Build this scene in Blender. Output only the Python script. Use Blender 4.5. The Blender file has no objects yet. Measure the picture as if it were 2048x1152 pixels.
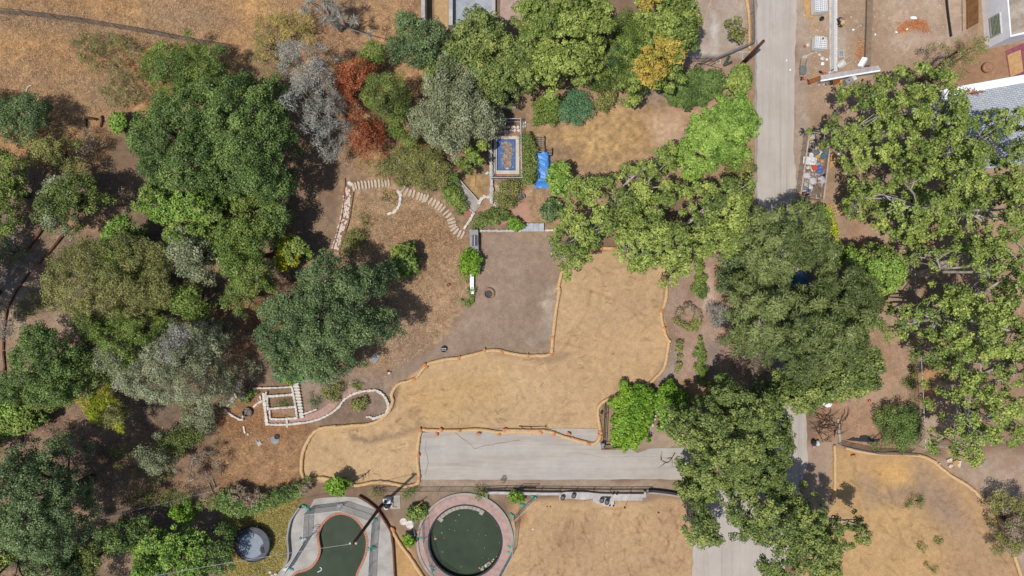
import bpy, math, random
import numpy as np
from mathutils import Vector, Matrix

SC = bpy.context.scene
COL = SC.collection
H = 68.0            # height of the aerial viewpoint above the garden
S = 20.0            # photo pixels per metre on the ground
PI = math.pi
R = math.radians

# ---------------------------------------------------------------- camera, world, sun
cam_d = bpy.data.cameras.new('Camera')
cam = bpy.data.objects.new('Camera', cam_d); COL.objects.link(cam)
cam.location = (0, 0, H)
cam_d.sensor_fit = 'HORIZONTAL'
cam_d.angle = 2 * math.atan(51.2 / H)
cam_d.clip_start = 0.5; cam_d.clip_end = 3000
SC.camera = cam

SUN_EL = 69.0
SHX, SHY = 0.80, 0.60                       # direction shadows fall on the ground
world = bpy.data.worlds.new('World'); SC.world = world
world.use_nodes = True
wn = world.node_tree.nodes; wl = world.node_tree.links
sky = wn.new('ShaderNodeTexSky'); sky.sky_type = 'NISHITA'; sky.sun_disc = False
sky.sun_elevation = R(SUN_EL); sky.sun_rotation = math.atan2(-SHX, -SHY) % (2 * PI)
wl.new(sky.outputs[0], wn['Background'].inputs[0])
wn['Background'].inputs[1].default_value = 0.11
sd = bpy.data.lights.new('Sun', 'SUN'); sd.energy = 3.9; sd.angle = R(0.53); sd.color = (1.0, 0.965, 0.915)
sun = bpy.data.objects.new('Sun', sd); COL.objects.link(sun)
ce = math.cos(R(SUN_EL))
sun.rotation_euler = Vector((SHX * ce, SHY * ce, -math.sin(R(SUN_EL)))).to_track_quat('-Z', 'Y').to_euler()
sun.location = (-30, -25, 80)
SC.view_settings.view_transform = 'Standard'; SC.view_settings.look = 'None'
SC.view_settings.exposure = 0.0; SC.view_settings.gamma = 1.0
SC.cycles.max_bounces = 5; SC.cycles.diffuse_bounces = 3; SC.cycles.transparent_max_bounces = 6

# ---------------------------------------------------------------- helpers
rng = np.random.default_rng(11)
random.seed(5)

def hgt(x, y):
    """height of the terrain: level garden, rising hillside in the west"""
    t = np.clip((-26.0 - x) / 30.0, 0, 1)
    return 3.5 * t * t * (3 - 2 * t)

def W(px, py, z=0.0):
    f = (H - z) / H / S
    return Vector(((px - 1024) * f, (576 - py) * f, z))

def G(px, py, dz=0.0):
    z = 0.0
    for _ in range(6):
        p = W(px, py, z); z = float(hgt(p.x, p.y))
    p = W(px, py, z); p.z = z + dz
    return p

def lin(c):
    c = c / 255.0
    return c / 12.92 if c <= 0.04045 else ((c + 0.055) / 1.055) ** 2.4

KX = 1.44
def C(r, g, b, k=1.0):
    """albedo of a surface that shows as this colour in full sun"""
    return tuple(min(0.9, lin(v) / KX * k) for v in (r, g, b))

MATS = {}
def mat(name, c1, c2=None, scale=3.0, rough=0.85, bump=0.15, metal=0.0, detail=5.0, c3=None, spec=0.3, stretch=None, bscale=None):
    if name in MATS: return MATS[name]
    m = bpy.data.materials.new(name); m.use_nodes = True
    n = m.node_tree.nodes; l = m.node_tree.links
    b = n['Principled BSDF']; b.inputs['Roughness'].default_value = rough; b.inputs['Metallic'].default_value = metal
    b.inputs['Specular IOR Level'].default_value = spec
    c2 = c2 or tuple(v * 0.72 for v in c1)
    tc = n.new('ShaderNodeTexCoord'); src = tc.outputs['Object']
    if stretch:
        mp = n.new('ShaderNodeMapping'); mp.inputs['Scale'].default_value = stretch
        l.new(src, mp.inputs[0]); src = mp.outputs[0]
    nz = n.new('ShaderNodeTexNoise'); nz.inputs['Scale'].default_value = scale; nz.inputs['Detail'].default_value = detail
    nz.inputs['Roughness'].default_value = 0.65
    l.new(src, nz.inputs['Vector'])
    cr = n.new('ShaderNodeValToRGB')
    e = cr.color_ramp.elements
    e[0].position = 0.32; e[0].color = (*c2, 1); e[1].position = 0.62; e[1].color = (*c1, 1)
    if c3:
        q = e.new(0.75); q.color = (*c3, 1)
    l.new(nz.outputs[0], cr.inputs[0]); l.new(cr.outputs[0], b.inputs['Base Color'])
    if bump:
        n2 = n.new('ShaderNodeTexNoise'); n2.inputs['Scale'].default_value = bscale or scale * 5; n2.inputs['Detail'].default_value = 4
        l.new(src, n2.inputs['Vector'])
        bp = n.new('ShaderNodeBump'); bp.inputs['Strength'].default_value = bump; bp.inputs['Distance'].default_value = 0.05
        l.new(n2.outputs[0], bp.inputs['Height']); l.new(bp.outputs[0], b.inputs['Normal'])
    MATS[name] = m
    return m

def leafmat(name, dark, mid, light, trans=0.14, k=1.0):
    if name in MATS: return MATS[name]
    m = bpy.data.materials.new(name); m.use_nodes = True
    n = m.node_tree.nodes; l = m.node_tree.links
    n.remove(n['Principled BSDF'])
    at = n.new('ShaderNodeAttribute'); at.attribute_name = 'tint'
    cr = n.new('ShaderNodeValToRGB'); e = cr.color_ramp.elements
    e[0].position = 0.0; e[0].color = (*C(*dark, k), 1); e[1].position = 1.0; e[1].color = (*C(*light, k), 1)
    q = e.new(0.5); q.color = (*C(*mid, k), 1)
    l.new(at.outputs['Fac'], cr.inputs[0])
    d = n.new('ShaderNodeBsdfDiffuse'); t = n.new('ShaderNodeBsdfTranslucent'); mx = n.new('ShaderNodeMixShader')
    gl = n.new('ShaderNodeBsdfGlossy'); gl.inputs['Roughness'].default_value = 0.42; gl.inputs['Color'].default_value = (0.8, 0.85, 0.8, 1)
    m2 = n.new('ShaderNodeMixShader'); m2.inputs[0].default_value = 0.02
    mx.inputs[0].default_value = trans
    l.new(cr.outputs[0], d.inputs[0]); l.new(cr.outputs[0], t.inputs[0])
    l.new(d.outputs[0], mx.inputs[1]); l.new(t.outputs[0], mx.inputs[2])
    l.new(mx.outputs[0], m2.inputs[1]); l.new(gl.outputs[0], m2.inputs[2])
    l.new(m2.outputs[0], n['Material Output'].inputs[0])
    MATS[name] = m
    return m

def tag(o, label=None, cat=None, group=None, kind=None):
    if label:
        o['label'] = label
        if not kind: kind = 'thing'
    if cat: o['category'] = cat
    if group: o['group'] = group
    if kind: o['kind'] = kind
    return o

def thing(name, loc, label, cat, group=None):
    o = bpy.data.objects.new(name, None); COL.objects.link(o); o.location = loc
    o.empty_display_size = 0.2
    return tag(o, label, cat, group)

def inpoly(P, poly):
    x, y = P[:, 0], P[:, 1]; ins = np.zeros(len(P), bool); n = len(poly)
    for i in range(n):
        x1, y1 = poly[i]; x2, y2 = poly[(i + 1) % n]
        c = ((y1 > y) != (y2 > y))
        with np.errstate(divide='ignore', invalid='ignore'):
            xx = (x2 - x1) * (y - y1) / (y2 - y1 + 1e-12) + x1
        ins ^= c & (x < xx)
    return ins

def polydist(P, poly, closed=True):
    d = np.full(len(P), 1e9); n = len(poly)
    for i in range(n if closed else n - 1):
        a = np.array(poly[i], float); b = np.array(poly[(i + 1) % n], float); ab = b - a
        t = np.clip(((P - a) @ ab) / (ab @ ab + 1e-12), 0, 1)
        q = P - a - t[:, None] * ab
        d = np.minimum(d, np.hypot(q[:, 0], q[:, 1]))
    return d

def smooth_line(pts, n=6):
    """Catmull-Rom through the points"""
    pts = [Vector(p) for p in pts]; out = []
    for i in range(len(pts) - 1):
        p0 = pts[max(i - 1, 0)]; p1 = pts[i]; p2 = pts[i + 1]; p3 = pts[min(i + 2, len(pts) - 1)]
        for k in range(n):
            t = k / n
            out.append(0.5 * ((2 * p1) + (p2 - p0) * t + (2 * p0 - 5 * p1 + 4 * p2 - p3) * t * t + (3 * p1 - p0 - 3 * p2 + p3) * t ** 3))
    out.append(pts[-1]); return out

def smooth_loop(pts, n=5):
    pts = [Vector(p) for p in pts]; out = []; m = len(pts)
    for i in range(m):
        p0 = pts[i - 1]; p1 = pts[i]; p2 = pts[(i + 1) % m]; p3 = pts[(i + 2) % m]
        for k in range(n):
            t = k / n
            out.append(0.5 * ((2 * p1) + (p2 - p0) * t + (2 * p0 - 5 * p1 + 4 * p2 - p3) * t * t + (3 * p1 - p0 - 3 * p2 + p3) * t ** 3))
    return out

def rough_poly(poly, step=14, amp=2.2, seed=0):
    """photo polygon with ragged edges"""
    r = random.Random(seed); out = []
    for i in range(len(poly)):
        a = Vector(poly[i]); b = Vector(poly[(i + 1) % len(poly)])
        n = max(1, int((b - a).length / step)); nn = (b - a).normalized(); pr = Vector((-nn.y, nn.x))
        for k in range(n):
            p = a.lerp(b, k / n)
            if k: p = p + pr * r.uniform(-amp, amp)
            out.append(p)
    return out

class MB:
    def __init__(s): s.v = []; s.f = []
    def add(s, vs, fs):
        o = len(s.v); s.v += [tuple(v) for v in vs]; s.f += [tuple(i + o for i in f) for f in fs]; return s
    def box(s, c, size, rot=0.0, tilt=None):
        x, y, z = (d / 2 for d in size)
        M = Matrix.Rotation(rot, 3, 'Z')
        if tilt: M = M @ Matrix.Rotation(tilt[1], 3, tilt[0])
        vs = [Vector(c) + M @ Vector((a * x, b * y, e * z)) for e in (-1, 1) for a, b in ((-1, -1), (1, -1), (1, 1), (-1, 1))]
        return s.add(vs, [(3, 2, 1, 0), (4, 5, 6, 7), (0, 1, 5, 4), (1, 2, 6, 5), (2, 3, 7, 6), (3, 0, 4, 7)])
    def bar(s, a, b, w, h=None, up=(0, 0, 1)):
        a = Vector(a); b = Vector(b); h = h or w; d = (b - a).normalized(); u = Vector(up)
        if abs(d.dot(u)) > 0.98: u = Vector((1, 0, 0))
        r = d.cross(u).normalized(); u = r.cross(d).normalized()
        vs = [p + r * (i * w / 2) + u * (j * h / 2) for p in (a, b) for i, j in ((-1, -1), (1, -1), (1, 1), (-1, 1))]
        return s.add(vs, [(0, 1, 2, 3), (7, 6, 5, 4), (4, 5, 1, 0), (5, 6, 2, 1), (6, 7, 3, 2), (7, 4, 0, 3)])
    def tube(s, pts, rad, n=8, cap=True, closed=False):
        pts = [Vector(p) for p in pts]; m = len(pts)
        if not hasattr(rad, '__len__'): rad = [rad] * m
        vs = []; pu = Vector((0, 0, 1))
        for i, p in enumerate(pts):
            if closed: d = pts[(i + 1) % m] - pts[i - 1]
            else: d = pts[min(i + 1, m - 1)] - pts[max(i - 1, 0)]
            if d.length < 1e-9: d = Vector((0, 0, 1))
            d.normalize(); u = pu - d * pu.dot(d)
            if u.length < 0.05: u = Vector((1, 0, 0)) - d * d.x
            u.normalize(); pu = u; r = d.cross(u)
            for k in range(n):
                a = 2 * PI * k / n
                vs.append(p + (u * math.cos(a) + r * math.sin(a)) * rad[i])
        fs = []
        for i in range(m if closed else m - 1):
            j = (i + 1) % m
            for k in range(n):
                q = (k + 1) % n
                fs.append((i * n + k, i * n + q, j * n + q, j * n + k))
        if cap and not closed:
            fs.append(tuple(range(n))[::-1]); fs.append(tuple((m - 1) * n + k for k in range(n)))
        return s.add(vs, fs)
    def lathe(s, c, prof, n=20):
        c = Vector(c); vs = []; m = len(prof)
        for r, z in prof:
            for k in range(n):
                a = 2 * PI * k / n; vs.append(c + Vector((r * math.cos(a), r * math.sin(a), z)))
        fs = [(i * n + k, i * n + (k + 1) % n, (i + 1) * n + (k + 1) % n, (i + 1) * n + k) for i in range(m - 1) for k in range(n)]
        if prof[0][0] > 1e-4: fs.append(tuple(range(n))[::-1])
        if prof[-1][0] > 1e-4: fs.append(tuple((m - 1) * n + k for k in range(n)))
        return s.add(vs, fs)
    def prism(s, poly, z0, z1):
        """poly: world xy points; extruded between the two heights"""
        pts = [(p[0], p[1]) for p in poly]; n = len(pts)
        ar = sum(pts[i][0] * pts[(i + 1) % n][1] - pts[(i + 1) % n][0] * pts[i][1] for i in range(n))
        if ar < 0: pts = pts[::-1]
        vs = [(x, y, z0) for x, y in pts] + [(x, y, z1) for x, y in pts]
        fs = [tuple(range(n, 2 * n)), tuple(range(n))[::-1]] + [(i, (i + 1) % n, n + (i + 1) % n, n + i) for i in range(n)]
        return s.add(vs, fs)
    def ring(s, outer, inner, z0, z1):
        """band between two loops with the same number of points"""
        n = len(outer)
        vs = [(p[0], p[1], z) for z in (z0, z1) for L in (outer, inner) for p in L]
        fs = []
        for i in range(n):
            j = (i + 1) % n
            fs += [(2 * n + i, 2 * n + j, 3 * n + j, 3 * n + i), (i, j, 2 * n + j, 2 * n + i), (n + j, n + i, 3 * n + i, 3 * n + j), (j, i, n + i, n + j)]
        return s.add(vs, fs)
    def stone(s, c, size, rot=0.0, seed=0, n=7, jag=0.18, top=.95):
        """irregular flat stone"""
        r = random.Random(seed); c = Vector(c); M = Matrix.Rotation(rot, 3, 'Z'); lo = []; up = []
        for k in range(n):
            a = 2 * PI * (k + r.uniform(-.25, .25)) / n
            ca, sa = math.cos(a), math.sin(a); q = (abs(ca) ** 3 + abs(sa) ** 3) ** (-1 / 3) * (1 + r.uniform(-jag, jag))
            p = Vector((ca * q * size[0] / 2, sa * q * size[1] / 2, 0))
            lo.append(c + M @ p - Vector((0, 0, size[2] / 2)))
            up.append(c + M @ (p * top) + Vector((0, 0, size[2] / 2 + r.uniform(-.1, .1) * size[2])))
        vs = lo + up + [c + Vector((0, 0, size[2] * 0.56))]
        fs = [(i, (i + 1) % n, n + (i + 1) % n, n + i) for i in range(n)] + [(n + i, n + (i + 1) % n, 2 * n) for i in range(n)] + [tuple(range(n))[::-1]]
        return s.add(vs, fs)
    def blob(s, c, size, seed=0, nu=10, nv=6, jag=0.12, rot=0.0):
        r = random.Random(seed); c = Vector(c); M = Matrix.Rotation(rot, 3, 'Z'); vs = []
        for j in range(1, nv):
            t = PI * j / nv
            for k in range(nu):
                a = 2 * PI * k / nu; q = 1 + r.uniform(-jag, jag)
                vs.append(c + M @ Vector((math.sin(t) * math.cos(a) * q * size[0] / 2, math.sin(t) * math.sin(a) * q * size[1] / 2, math.cos(t) * q * size[2] / 2)))
        b = len(vs); vs += [c + Vector((0, 0, size[2] / 2)), c - Vector((0, 0, size[2] / 2))]
        fs = [(j * nu + k, (j + 1) * nu + k, (j + 1) * nu + (k + 1) % nu, j * nu + (k + 1) % nu) for j in range(nv - 2) for k in range(nu)]
        fs += [(b, k, (k + 1) % nu) for k in range(nu)] + [(b + 1, (nv - 2) * nu + (k + 1) % nu, (nv - 2) * nu + k) for k in range(nu)]
        return s.add(vs, fs)
    def build(s, name, m, parent=None, smooth=False, label=None, cat=None, group=None, kind=None, at=None, bevel=0.0):
        o_ = Vector((0, 0, 0))
        if parent is not None: o_ = parent.location
        elif at is not None: o_ = Vector(at)
        elif kind is None and s.v:
            a = np.array(s.v); o_ = Vector((a[:, 0].mean(), a[:, 1].mean(), a[:, 2].min()))
        if parent is not None and parent.parent is not None: o_ = parent.location + parent.parent.location
        me = bpy.data.meshes.new(name)
        me.from_pydata([(v[0] - o_[0], v[1] - o_[1], v[2] - o_[2]) for v in s.v], [], s.f)
        me.materials.append(m)
        if smooth: me.polygons.foreach_set('use_smooth', [True] * len(me.polygons))
        ob = bpy.data.objects.new(name, me); COL.objects.link(ob)
        if parent is not None: ob.parent = parent
        else: ob.location = o_
        if bevel:
            bv = ob.modifiers.new('edges', 'BEVEL'); bv.width = bevel; bv.segments = 2; bv.limit_method = 'ANGLE'
        return tag(ob, label, cat, group, kind)

def copy_tree(o, parent=None):
    c = o.copy(); COL.objects.link(c); c.parent = parent
    for ch in list(o.children): copy_tree(ch, c)
    return c

def PX(pts, z=0.0): return [W(p[0], p[1], z) for p in pts]
def crop(x0, y0, k): return lambda *a: [(x0 + p[0] / k, y0 + p[1] / k) for p in a]

def sheet(name, px_poly, m, top=0.02, bottom=-0.12, **k):
    k.setdefault('kind', 'structure')
    return MB().prism(PX(px_poly), bottom, top).build(name, m, **k)

def quads_mesh(name, V, tint, m):
    """V: (N,4,3) leaf quads, one tint per leaf"""
    N = len(V); me = bpy.data.meshes.new(name)
    me.vertices.add(N * 4); me.vertices.foreach_set('co', V.reshape(-1).astype(np.float32))
    me.loops.add(N * 4); me.loops.foreach_set('vertex_index', np.arange(N * 4, dtype=np.int32))
    me.polygons.add(N); me.polygons.foreach_set('loop_start', np.arange(0, N * 4, 4, dtype=np.int32))
    me.update(calc_edges=True)
    a = me.attributes.new('tint', 'FLOAT', 'FACE'); a.data.foreach_set('value', np.clip(tint, 0, 1).astype(np.float32))
    me.materials.append(m)
    return me

def leaf_quads(P, Nn, L, Wd, along=None):
    """rhombic leaves at P facing Nn; L, Wd lengths"""
    N = len(P)
    rv = rng.normal(size=(N, 3)) if along is None else along + rng.normal(size=(N, 3)) * 0.25
    Nn = Nn / (np.linalg.norm(Nn, axis=1, keepdims=True) + 1e-9)
    T = rv - Nn * (rv * Nn).sum(1, keepdims=True); T /= (np.linalg.norm(T, axis=1, keepdims=True) + 1e-9)
    B = np.cross(Nn, T)
    L = L[:, None]; Wd = Wd[:, None]
    fold = Nn * (Wd * 0.25)
    return np.stack([P - T * L / 2, P + B * Wd / 2 + fold, P + T * L / 2, P - B * Wd / 2 + fold], axis=1)

# ================================================================ THE GROUND
# pool outlines (photo pixels)
c5 = crop(540, 960, 6.0); c6 = crop(820, 960, 6.0); c4 = crop(440, 740, 4.43); c3 = crop(960, 180, 5.236)
KID = c5((850,412),(930,428),(1010,470),(1075,540),(1122,620),(1150,710),(1150,800),(1130,900),(1090,1000),(1045,1090),(1030,1160),(1040,1250),(1000,1340),(880,1390),(700,1400),(520,1390),(380,1340),(300,1260),(275,1180),(330,1118),(420,1095),(500,1055),(560,990),(600,910),(612,830),(600,760),(590,680),(607,605),(640,540),(690,480),(760,432))
KID = [(p.x, p.y) for p in smooth_loop([(a, b, 0) for a, b in KID], 3)]
RPC = W(930.8, 1082.5); RPR = 3.58
SPA = [(993.5, 279), (1031.5, 279), (1031.5, 341.5), (993.5, 341.5)]

def noise2(nx, ny, cell, seed):
    """smooth value noise over the grid, cell in grid steps"""
    r = np.random.default_rng(seed)
    gx = np.arange(nx) / cell; gy = np.arange(ny) / cell
    lat = r.random((int(gy[-1]) + 3, int(gx[-1]) + 3))
    ix = gx.astype(int); iy = gy.astype(int); fx = gx - ix; fy = gy - iy
    fx = fx * fx * (3 - 2 * fx); fy = fy * fy * (3 - 2 * fy)
    a = lat[np.ix_(iy, ix)]; b = lat[np.ix_(iy, ix + 1)]; c = lat[np.ix_(iy + 1, ix)]; d = lat[np.ix_(iy + 1, ix + 1)]
    fx = fx[None, :]; fy = fy[:, None]
    return (a * (1 - fx) + b * fx) * (1 - fy) + (c * (1 - fx) + d * fx) * fy

def fbm(nx, ny, cell, seed, octs=4, gain=0.55):
    o = np.zeros((ny, nx)); w = 1.0; t = 0
    for k in range(octs):
        if cell < 1.3: break
        o += w * noise2(nx, ny, cell, seed + k); t += w; w *= gain; cell /= 2.03
    return o / t

GS = 0.115
fx_ = np.arange(-54, 54 + GS, GS); fy_ = np.arange(-31, 31 + GS, GS)
far = np.array([1.5, 5, 12, 25, 50, 100, 200, 400, 800])
xs = np.concatenate([fx_[0] - far[::-1], fx_, fx_[-1] + far]); ys = np.concatenate([fy_[0] - far[::-1], fy_, fy_[-1] + far])
NX, NY = len(xs), len(ys)
XX, YY = np.meshgrid(xs, ys)
n_big = fbm(NX, NY, 90, 1); n_mid = fbm(NX, NY, 28, 21); n_fin = fbm(NX, NY, 7, 41, 3); n_sm = fbm(NX, NY, 3, 61, 2)
n_wx = fbm(NX, NY, 22, 71) - 0.5; n_wy = fbm(NX, NY, 22, 91) - 0.5
PXX = 1024 + XX * S; PYY = 576 - YY * S
PXW = PXX + n_wx * 26 + (n_fin - .5) * 10; PYW = PYY + n_wy * 26 - (n_sm - .5) * 10          # warped, for ragged edges
soil = np.zeros((NY, NX, 3)); soil[:] = (138, 112, 90)
straw = np.zeros((NY, NX)); wet = np.zeros((NY, NX))

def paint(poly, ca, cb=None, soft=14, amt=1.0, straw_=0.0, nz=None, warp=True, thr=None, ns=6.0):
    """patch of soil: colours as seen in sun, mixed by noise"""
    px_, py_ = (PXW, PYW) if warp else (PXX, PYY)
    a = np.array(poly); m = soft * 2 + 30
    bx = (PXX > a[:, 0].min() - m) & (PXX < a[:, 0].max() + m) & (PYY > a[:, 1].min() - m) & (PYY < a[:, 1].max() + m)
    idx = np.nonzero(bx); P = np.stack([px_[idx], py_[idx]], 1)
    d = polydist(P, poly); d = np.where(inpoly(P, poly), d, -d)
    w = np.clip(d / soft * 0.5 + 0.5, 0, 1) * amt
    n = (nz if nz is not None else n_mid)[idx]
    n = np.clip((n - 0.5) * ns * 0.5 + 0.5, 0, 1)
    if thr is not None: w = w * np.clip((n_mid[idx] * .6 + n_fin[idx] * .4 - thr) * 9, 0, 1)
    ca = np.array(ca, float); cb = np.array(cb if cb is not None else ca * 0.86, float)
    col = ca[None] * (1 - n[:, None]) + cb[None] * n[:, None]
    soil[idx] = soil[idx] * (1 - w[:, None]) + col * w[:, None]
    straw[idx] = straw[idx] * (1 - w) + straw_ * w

# hillside of dry grass
paint([(-1200,-900),(565,-900),(560,60),(500,110),(480,190),(250,250),(200,340),(-50,350),(-1200,400)], (205,158,104), (166,124,86), 30, 1, 1.0)
paint([(300,5),(430,0),(460,50),(380,75),(300,50)], (158,132,112), (142,116,98), 30, .8, .6)
paint([(-20,30),(120,40),(300,65),(470,100),(300,90),(60,70),(-20,55)], (128,110,96), None, 22, .7, .4)
paint([(170,170),(240,150),(290,190),(260,230),(200,240)], (172,146,120), (150,125,105), 25, .7, .6)
paint([(-20,140),(120,150),(190,200),(120,200),(-20,170)], (168,138,112), (148,120,98), 25, .6, .6)
# upper middle slope
paint([(560,-60),(850,-60),(850,60),(1000,140),(960,320),(770,370),(690,300),(560,100)], (190,146,104), (150,115,86), 30, 1, .8)
paint([(940,140),(1000,150),(990,200),(930,200)], (190,148,120), (160,120,96), 16, .8, .2)
# under the western trees
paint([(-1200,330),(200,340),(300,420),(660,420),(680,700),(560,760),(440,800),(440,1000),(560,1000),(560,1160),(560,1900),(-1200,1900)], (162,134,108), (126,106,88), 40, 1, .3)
paint([(-60,560),(90,560),(170,620),(160,700),(90,760),(-60,760)], (190,168,142), (164,136,112), 26, .9, .1)
paint([(-20,450),(60,440),(110,520),(60,580),(-20,560)], (150,134,122), (120,105,95), 22, .8, .1)
paint([(10,680),(110,650),(180,640),(170,680),(90,700)], (190,160,128), (160,130,104), 15, .7)
paint([(160,440),(220,430),(235,470),(180,470)], (186,146,116), None, 10, .8)
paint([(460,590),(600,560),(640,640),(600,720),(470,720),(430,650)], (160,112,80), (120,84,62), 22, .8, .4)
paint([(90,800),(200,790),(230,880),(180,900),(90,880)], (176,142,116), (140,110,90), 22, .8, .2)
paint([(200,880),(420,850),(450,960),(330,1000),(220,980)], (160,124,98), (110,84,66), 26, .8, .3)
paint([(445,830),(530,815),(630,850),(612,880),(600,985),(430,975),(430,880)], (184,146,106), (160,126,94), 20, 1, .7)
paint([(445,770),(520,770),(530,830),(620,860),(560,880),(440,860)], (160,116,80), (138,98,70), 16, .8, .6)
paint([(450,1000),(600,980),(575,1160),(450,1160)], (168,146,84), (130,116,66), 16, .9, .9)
paint([(470,1050),(500,1080),(500,1130),(455,1130)], (190,138,84), None, 10, .8, .5)
# middle dry slope
paint([(680,350),(770,350),(900,390),(945,470),(945,590),(910,640),(860,720),(780,760),(690,740),(690,640),(670,500)], (178,146,114), (150,120,94), 18, 1, .8)
paint([(800,420),(870,430),(920,490),(850,530),(790,480)], (156,116,82), (136,100,72), 22, .7, .9)
paint([(830,590),(920,560),(930,630),(860,680),(820,660)], (188,154,122), (166,132,104), 24, .6, .6)
paint([(780,640),(850,650),(840,740),(770,740)], (160,134,116), (142,118,102), 20, .7, .2)
paint([(690,700),(760,690),(790,760),(700,800),(660,770)], (176,138,108), (140,108,86), 18, .8, .4)
# terrace beds and slope beside the paved path
paint([(590,740),(780,740),(780,830),(660,850),(590,830)], (168,146,126), (138,116,98), 14, .8, .2)
paint([(690,800),(760,785),(772,810),(760,835),(690,842),(640,850)], (156,132,112), (132,108,90), 8, .9, .2)
# grey brown beaten yard
paint([(950,462),(1130,466),(1130,520),(1112,600),(1104,704),(1040,712),(970,704),(905,716),(850,732),(800,765),(755,745),(850,700),(905,655),(938,600)], (163,139,118), (151,127,107), 9, 1)
paint([(1088,575),(1122,570),(1112,640),(1105,700),(1088,690),(1082,640)], (206,194,174), (176,158,140), 9, .8, thr=.42)
paint([(1050,690),(1100,650),(1110,700),(1060,712)], (176,160,146), None, 10, .5, thr=.5)
# upper garden
paint([(1040,170),(1340,170),(1500,150),(1500,350),(1360,380),(1120,470),(1040,470)], (178,146,112), (160,130,100), 16, 1, .5)
paint([(1110,250),(1200,215),(1300,215),(1330,270),(1250,330),(1150,330),(1080,260)], (198,160,110), (180,143,98), 24, .9, .6)
paint([(1290,235),(1400,205),(1460,180),(1440,230),(1380,260),(1350,300),(1310,300)], (206,170,138), (186,148,118), 16, .9, .2)
paint([(1280,150),(1340,150),(1340,200),(1290,200)], (180,156,138), (160,136,118), 12, .9)
paint([(1080,290),(1160,290),(1120,400),(1080,400)], (162,132,104), None, 16, .6, .6)
paint([(1050,370),(1110,360),(1130,440),(1050,455)], (176,142,108), (158,126,96), 12, .8, .7)
paint([(1320,280),(1380,260),(1370,340),(1330,330)], (180,150,128), None, 12, .7, .2)
paint([(985,365),(1040,370),(1052,450),(960,450),(955,420),(975,400)], (198,156,132), (172,130,108), 6, 1)
paint([(1040,385),(1056,380),(1060,450),(1040,455)], (196,150,126), (168,128,108), 5, .9)
paint([(930,340),(985,350),(975,400),(945,430),(930,420)], (178,146,100), (150,118,84), 9, .9, .7)
# upper right lot and road verge
paint([(1360,-200),(1510,-200),(1508,130),(1360,130)], (188,168,150), (172,150,132), 10, 1)
paint([(1425,25),(1435,28),(1440,60),(1432,100),(1424,95),(1422,50)], (222,214,204), (196,182,168), 7, .9, thr=.38)
paint([(1395,95),(1430,90),(1435,112),(1400,115)], (206,190,174), None, 8, .8, thr=.4)
paint([(1370,112),(1500,108),(1500,160),(1370,150)], (176,146,126), (156,126,106), 8, 1)
paint([(1498,-60),(1520,-60),(1520,420),(1495,420),(1490,250),(1497,120)], (186,150,116), (160,128,100), 8, .9, .3)
# east of the road
paint([(1585,-200),(2500,-200),(2500,420),(1590,430)], (182,152,124), (164,135,110), 12, 1)
paint([(1590,-200),(1625,-200),(1618,400),(1580,420)], (182,160,140), (170,146,126), 9, .9)
paint([(1770,-100),(1890,-100),(1885,70),(1850,100),(1775,95)], (196,166,140), (166,136,112), 14, 1)
paint([(1778,-30),(1830,-30),(1812,14),(1785,20)], (224,202,172), (196,172,146), 9, .9, thr=.4)
paint([(1850,-30),(1890,-30),(1885,60),(1858,66),(1845,40)], (212,188,160), (186,160,134), 10, .9, thr=.36)
paint([(1775,78),(1860,70),(1900,62),(1890,90),(1790,100)], (206,180,156), (188,160,138), 7, .8, thr=.3)
paint([(1788,50),(1812,44),(1850,42),(1855,58),(1815,60),(1800,74),(1788,66)], (196,124,72), (170,104,62), 5, 1, thr=.36)
paint([(1712,85),(1732,78),(1728,130),(1705,138)], (196,136,90), (172,128,96), 7, .9, thr=.42)
paint([(1708,0),(1722,0),(1720,40),(1712,44)], (222,208,190), (190,170,150), 5, .9, thr=.44)
paint([(1625,-30),(1740,-30),(1735,140),(1625,150)], (182,152,124), (166,137,111), 8, .7)
paint([(1630,40),(1700,60),(1690,110),(1660,110),(1650,60)], (190,176,162), (176,156,138), 12, .7, thr=.35)
paint([(1895,-60),(1936,-60),(1936,70),(1895,90)], (206,180,156), (186,160,136), 6, .9)
paint([(1910,90),(2060,80),(2060,160),(1900,190)], (178,138,106), (162,124,96), 8, 1)
paint([(1610,400),(1760,400),(1840,500),(1830,900),(1660,900),(1640,700)], (184,154,126), (166,136,110), 14, 1, .1)
paint([(1700,420),(1735,420),(1735,520),(1705,520)], (188,148,120), (170,132,106), 8, .8)
paint([(1740,640),(1800,660),(1800,760),(1735,770),(1700,700)], (186,150,124), (168,132,106), 16, .8, .2)
paint([(1820,400),(2500,400),(2500,880),(1830,880)], (180,148,118), (158,126,100), 14, 1)
paint([(1835,740),(1880,730),(1885,790),(1840,800)], (210,162,100), (180,136,90), 12, .8)
paint([(1640,810),(1820,800),(1820,900),(1620,900)], (180,142,112), (154,120,96), 14, .9, .2)
paint([(1840,840),(1870,830),(1868,895),(1838,900)], (188,164,142), (170,142,120), 8, .9)
paint([(1600,880),(1672,885),(1668,1010),(1640,1040),(1600,1000)], (182,154,130), (168,140,118), 8, 1)
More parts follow.
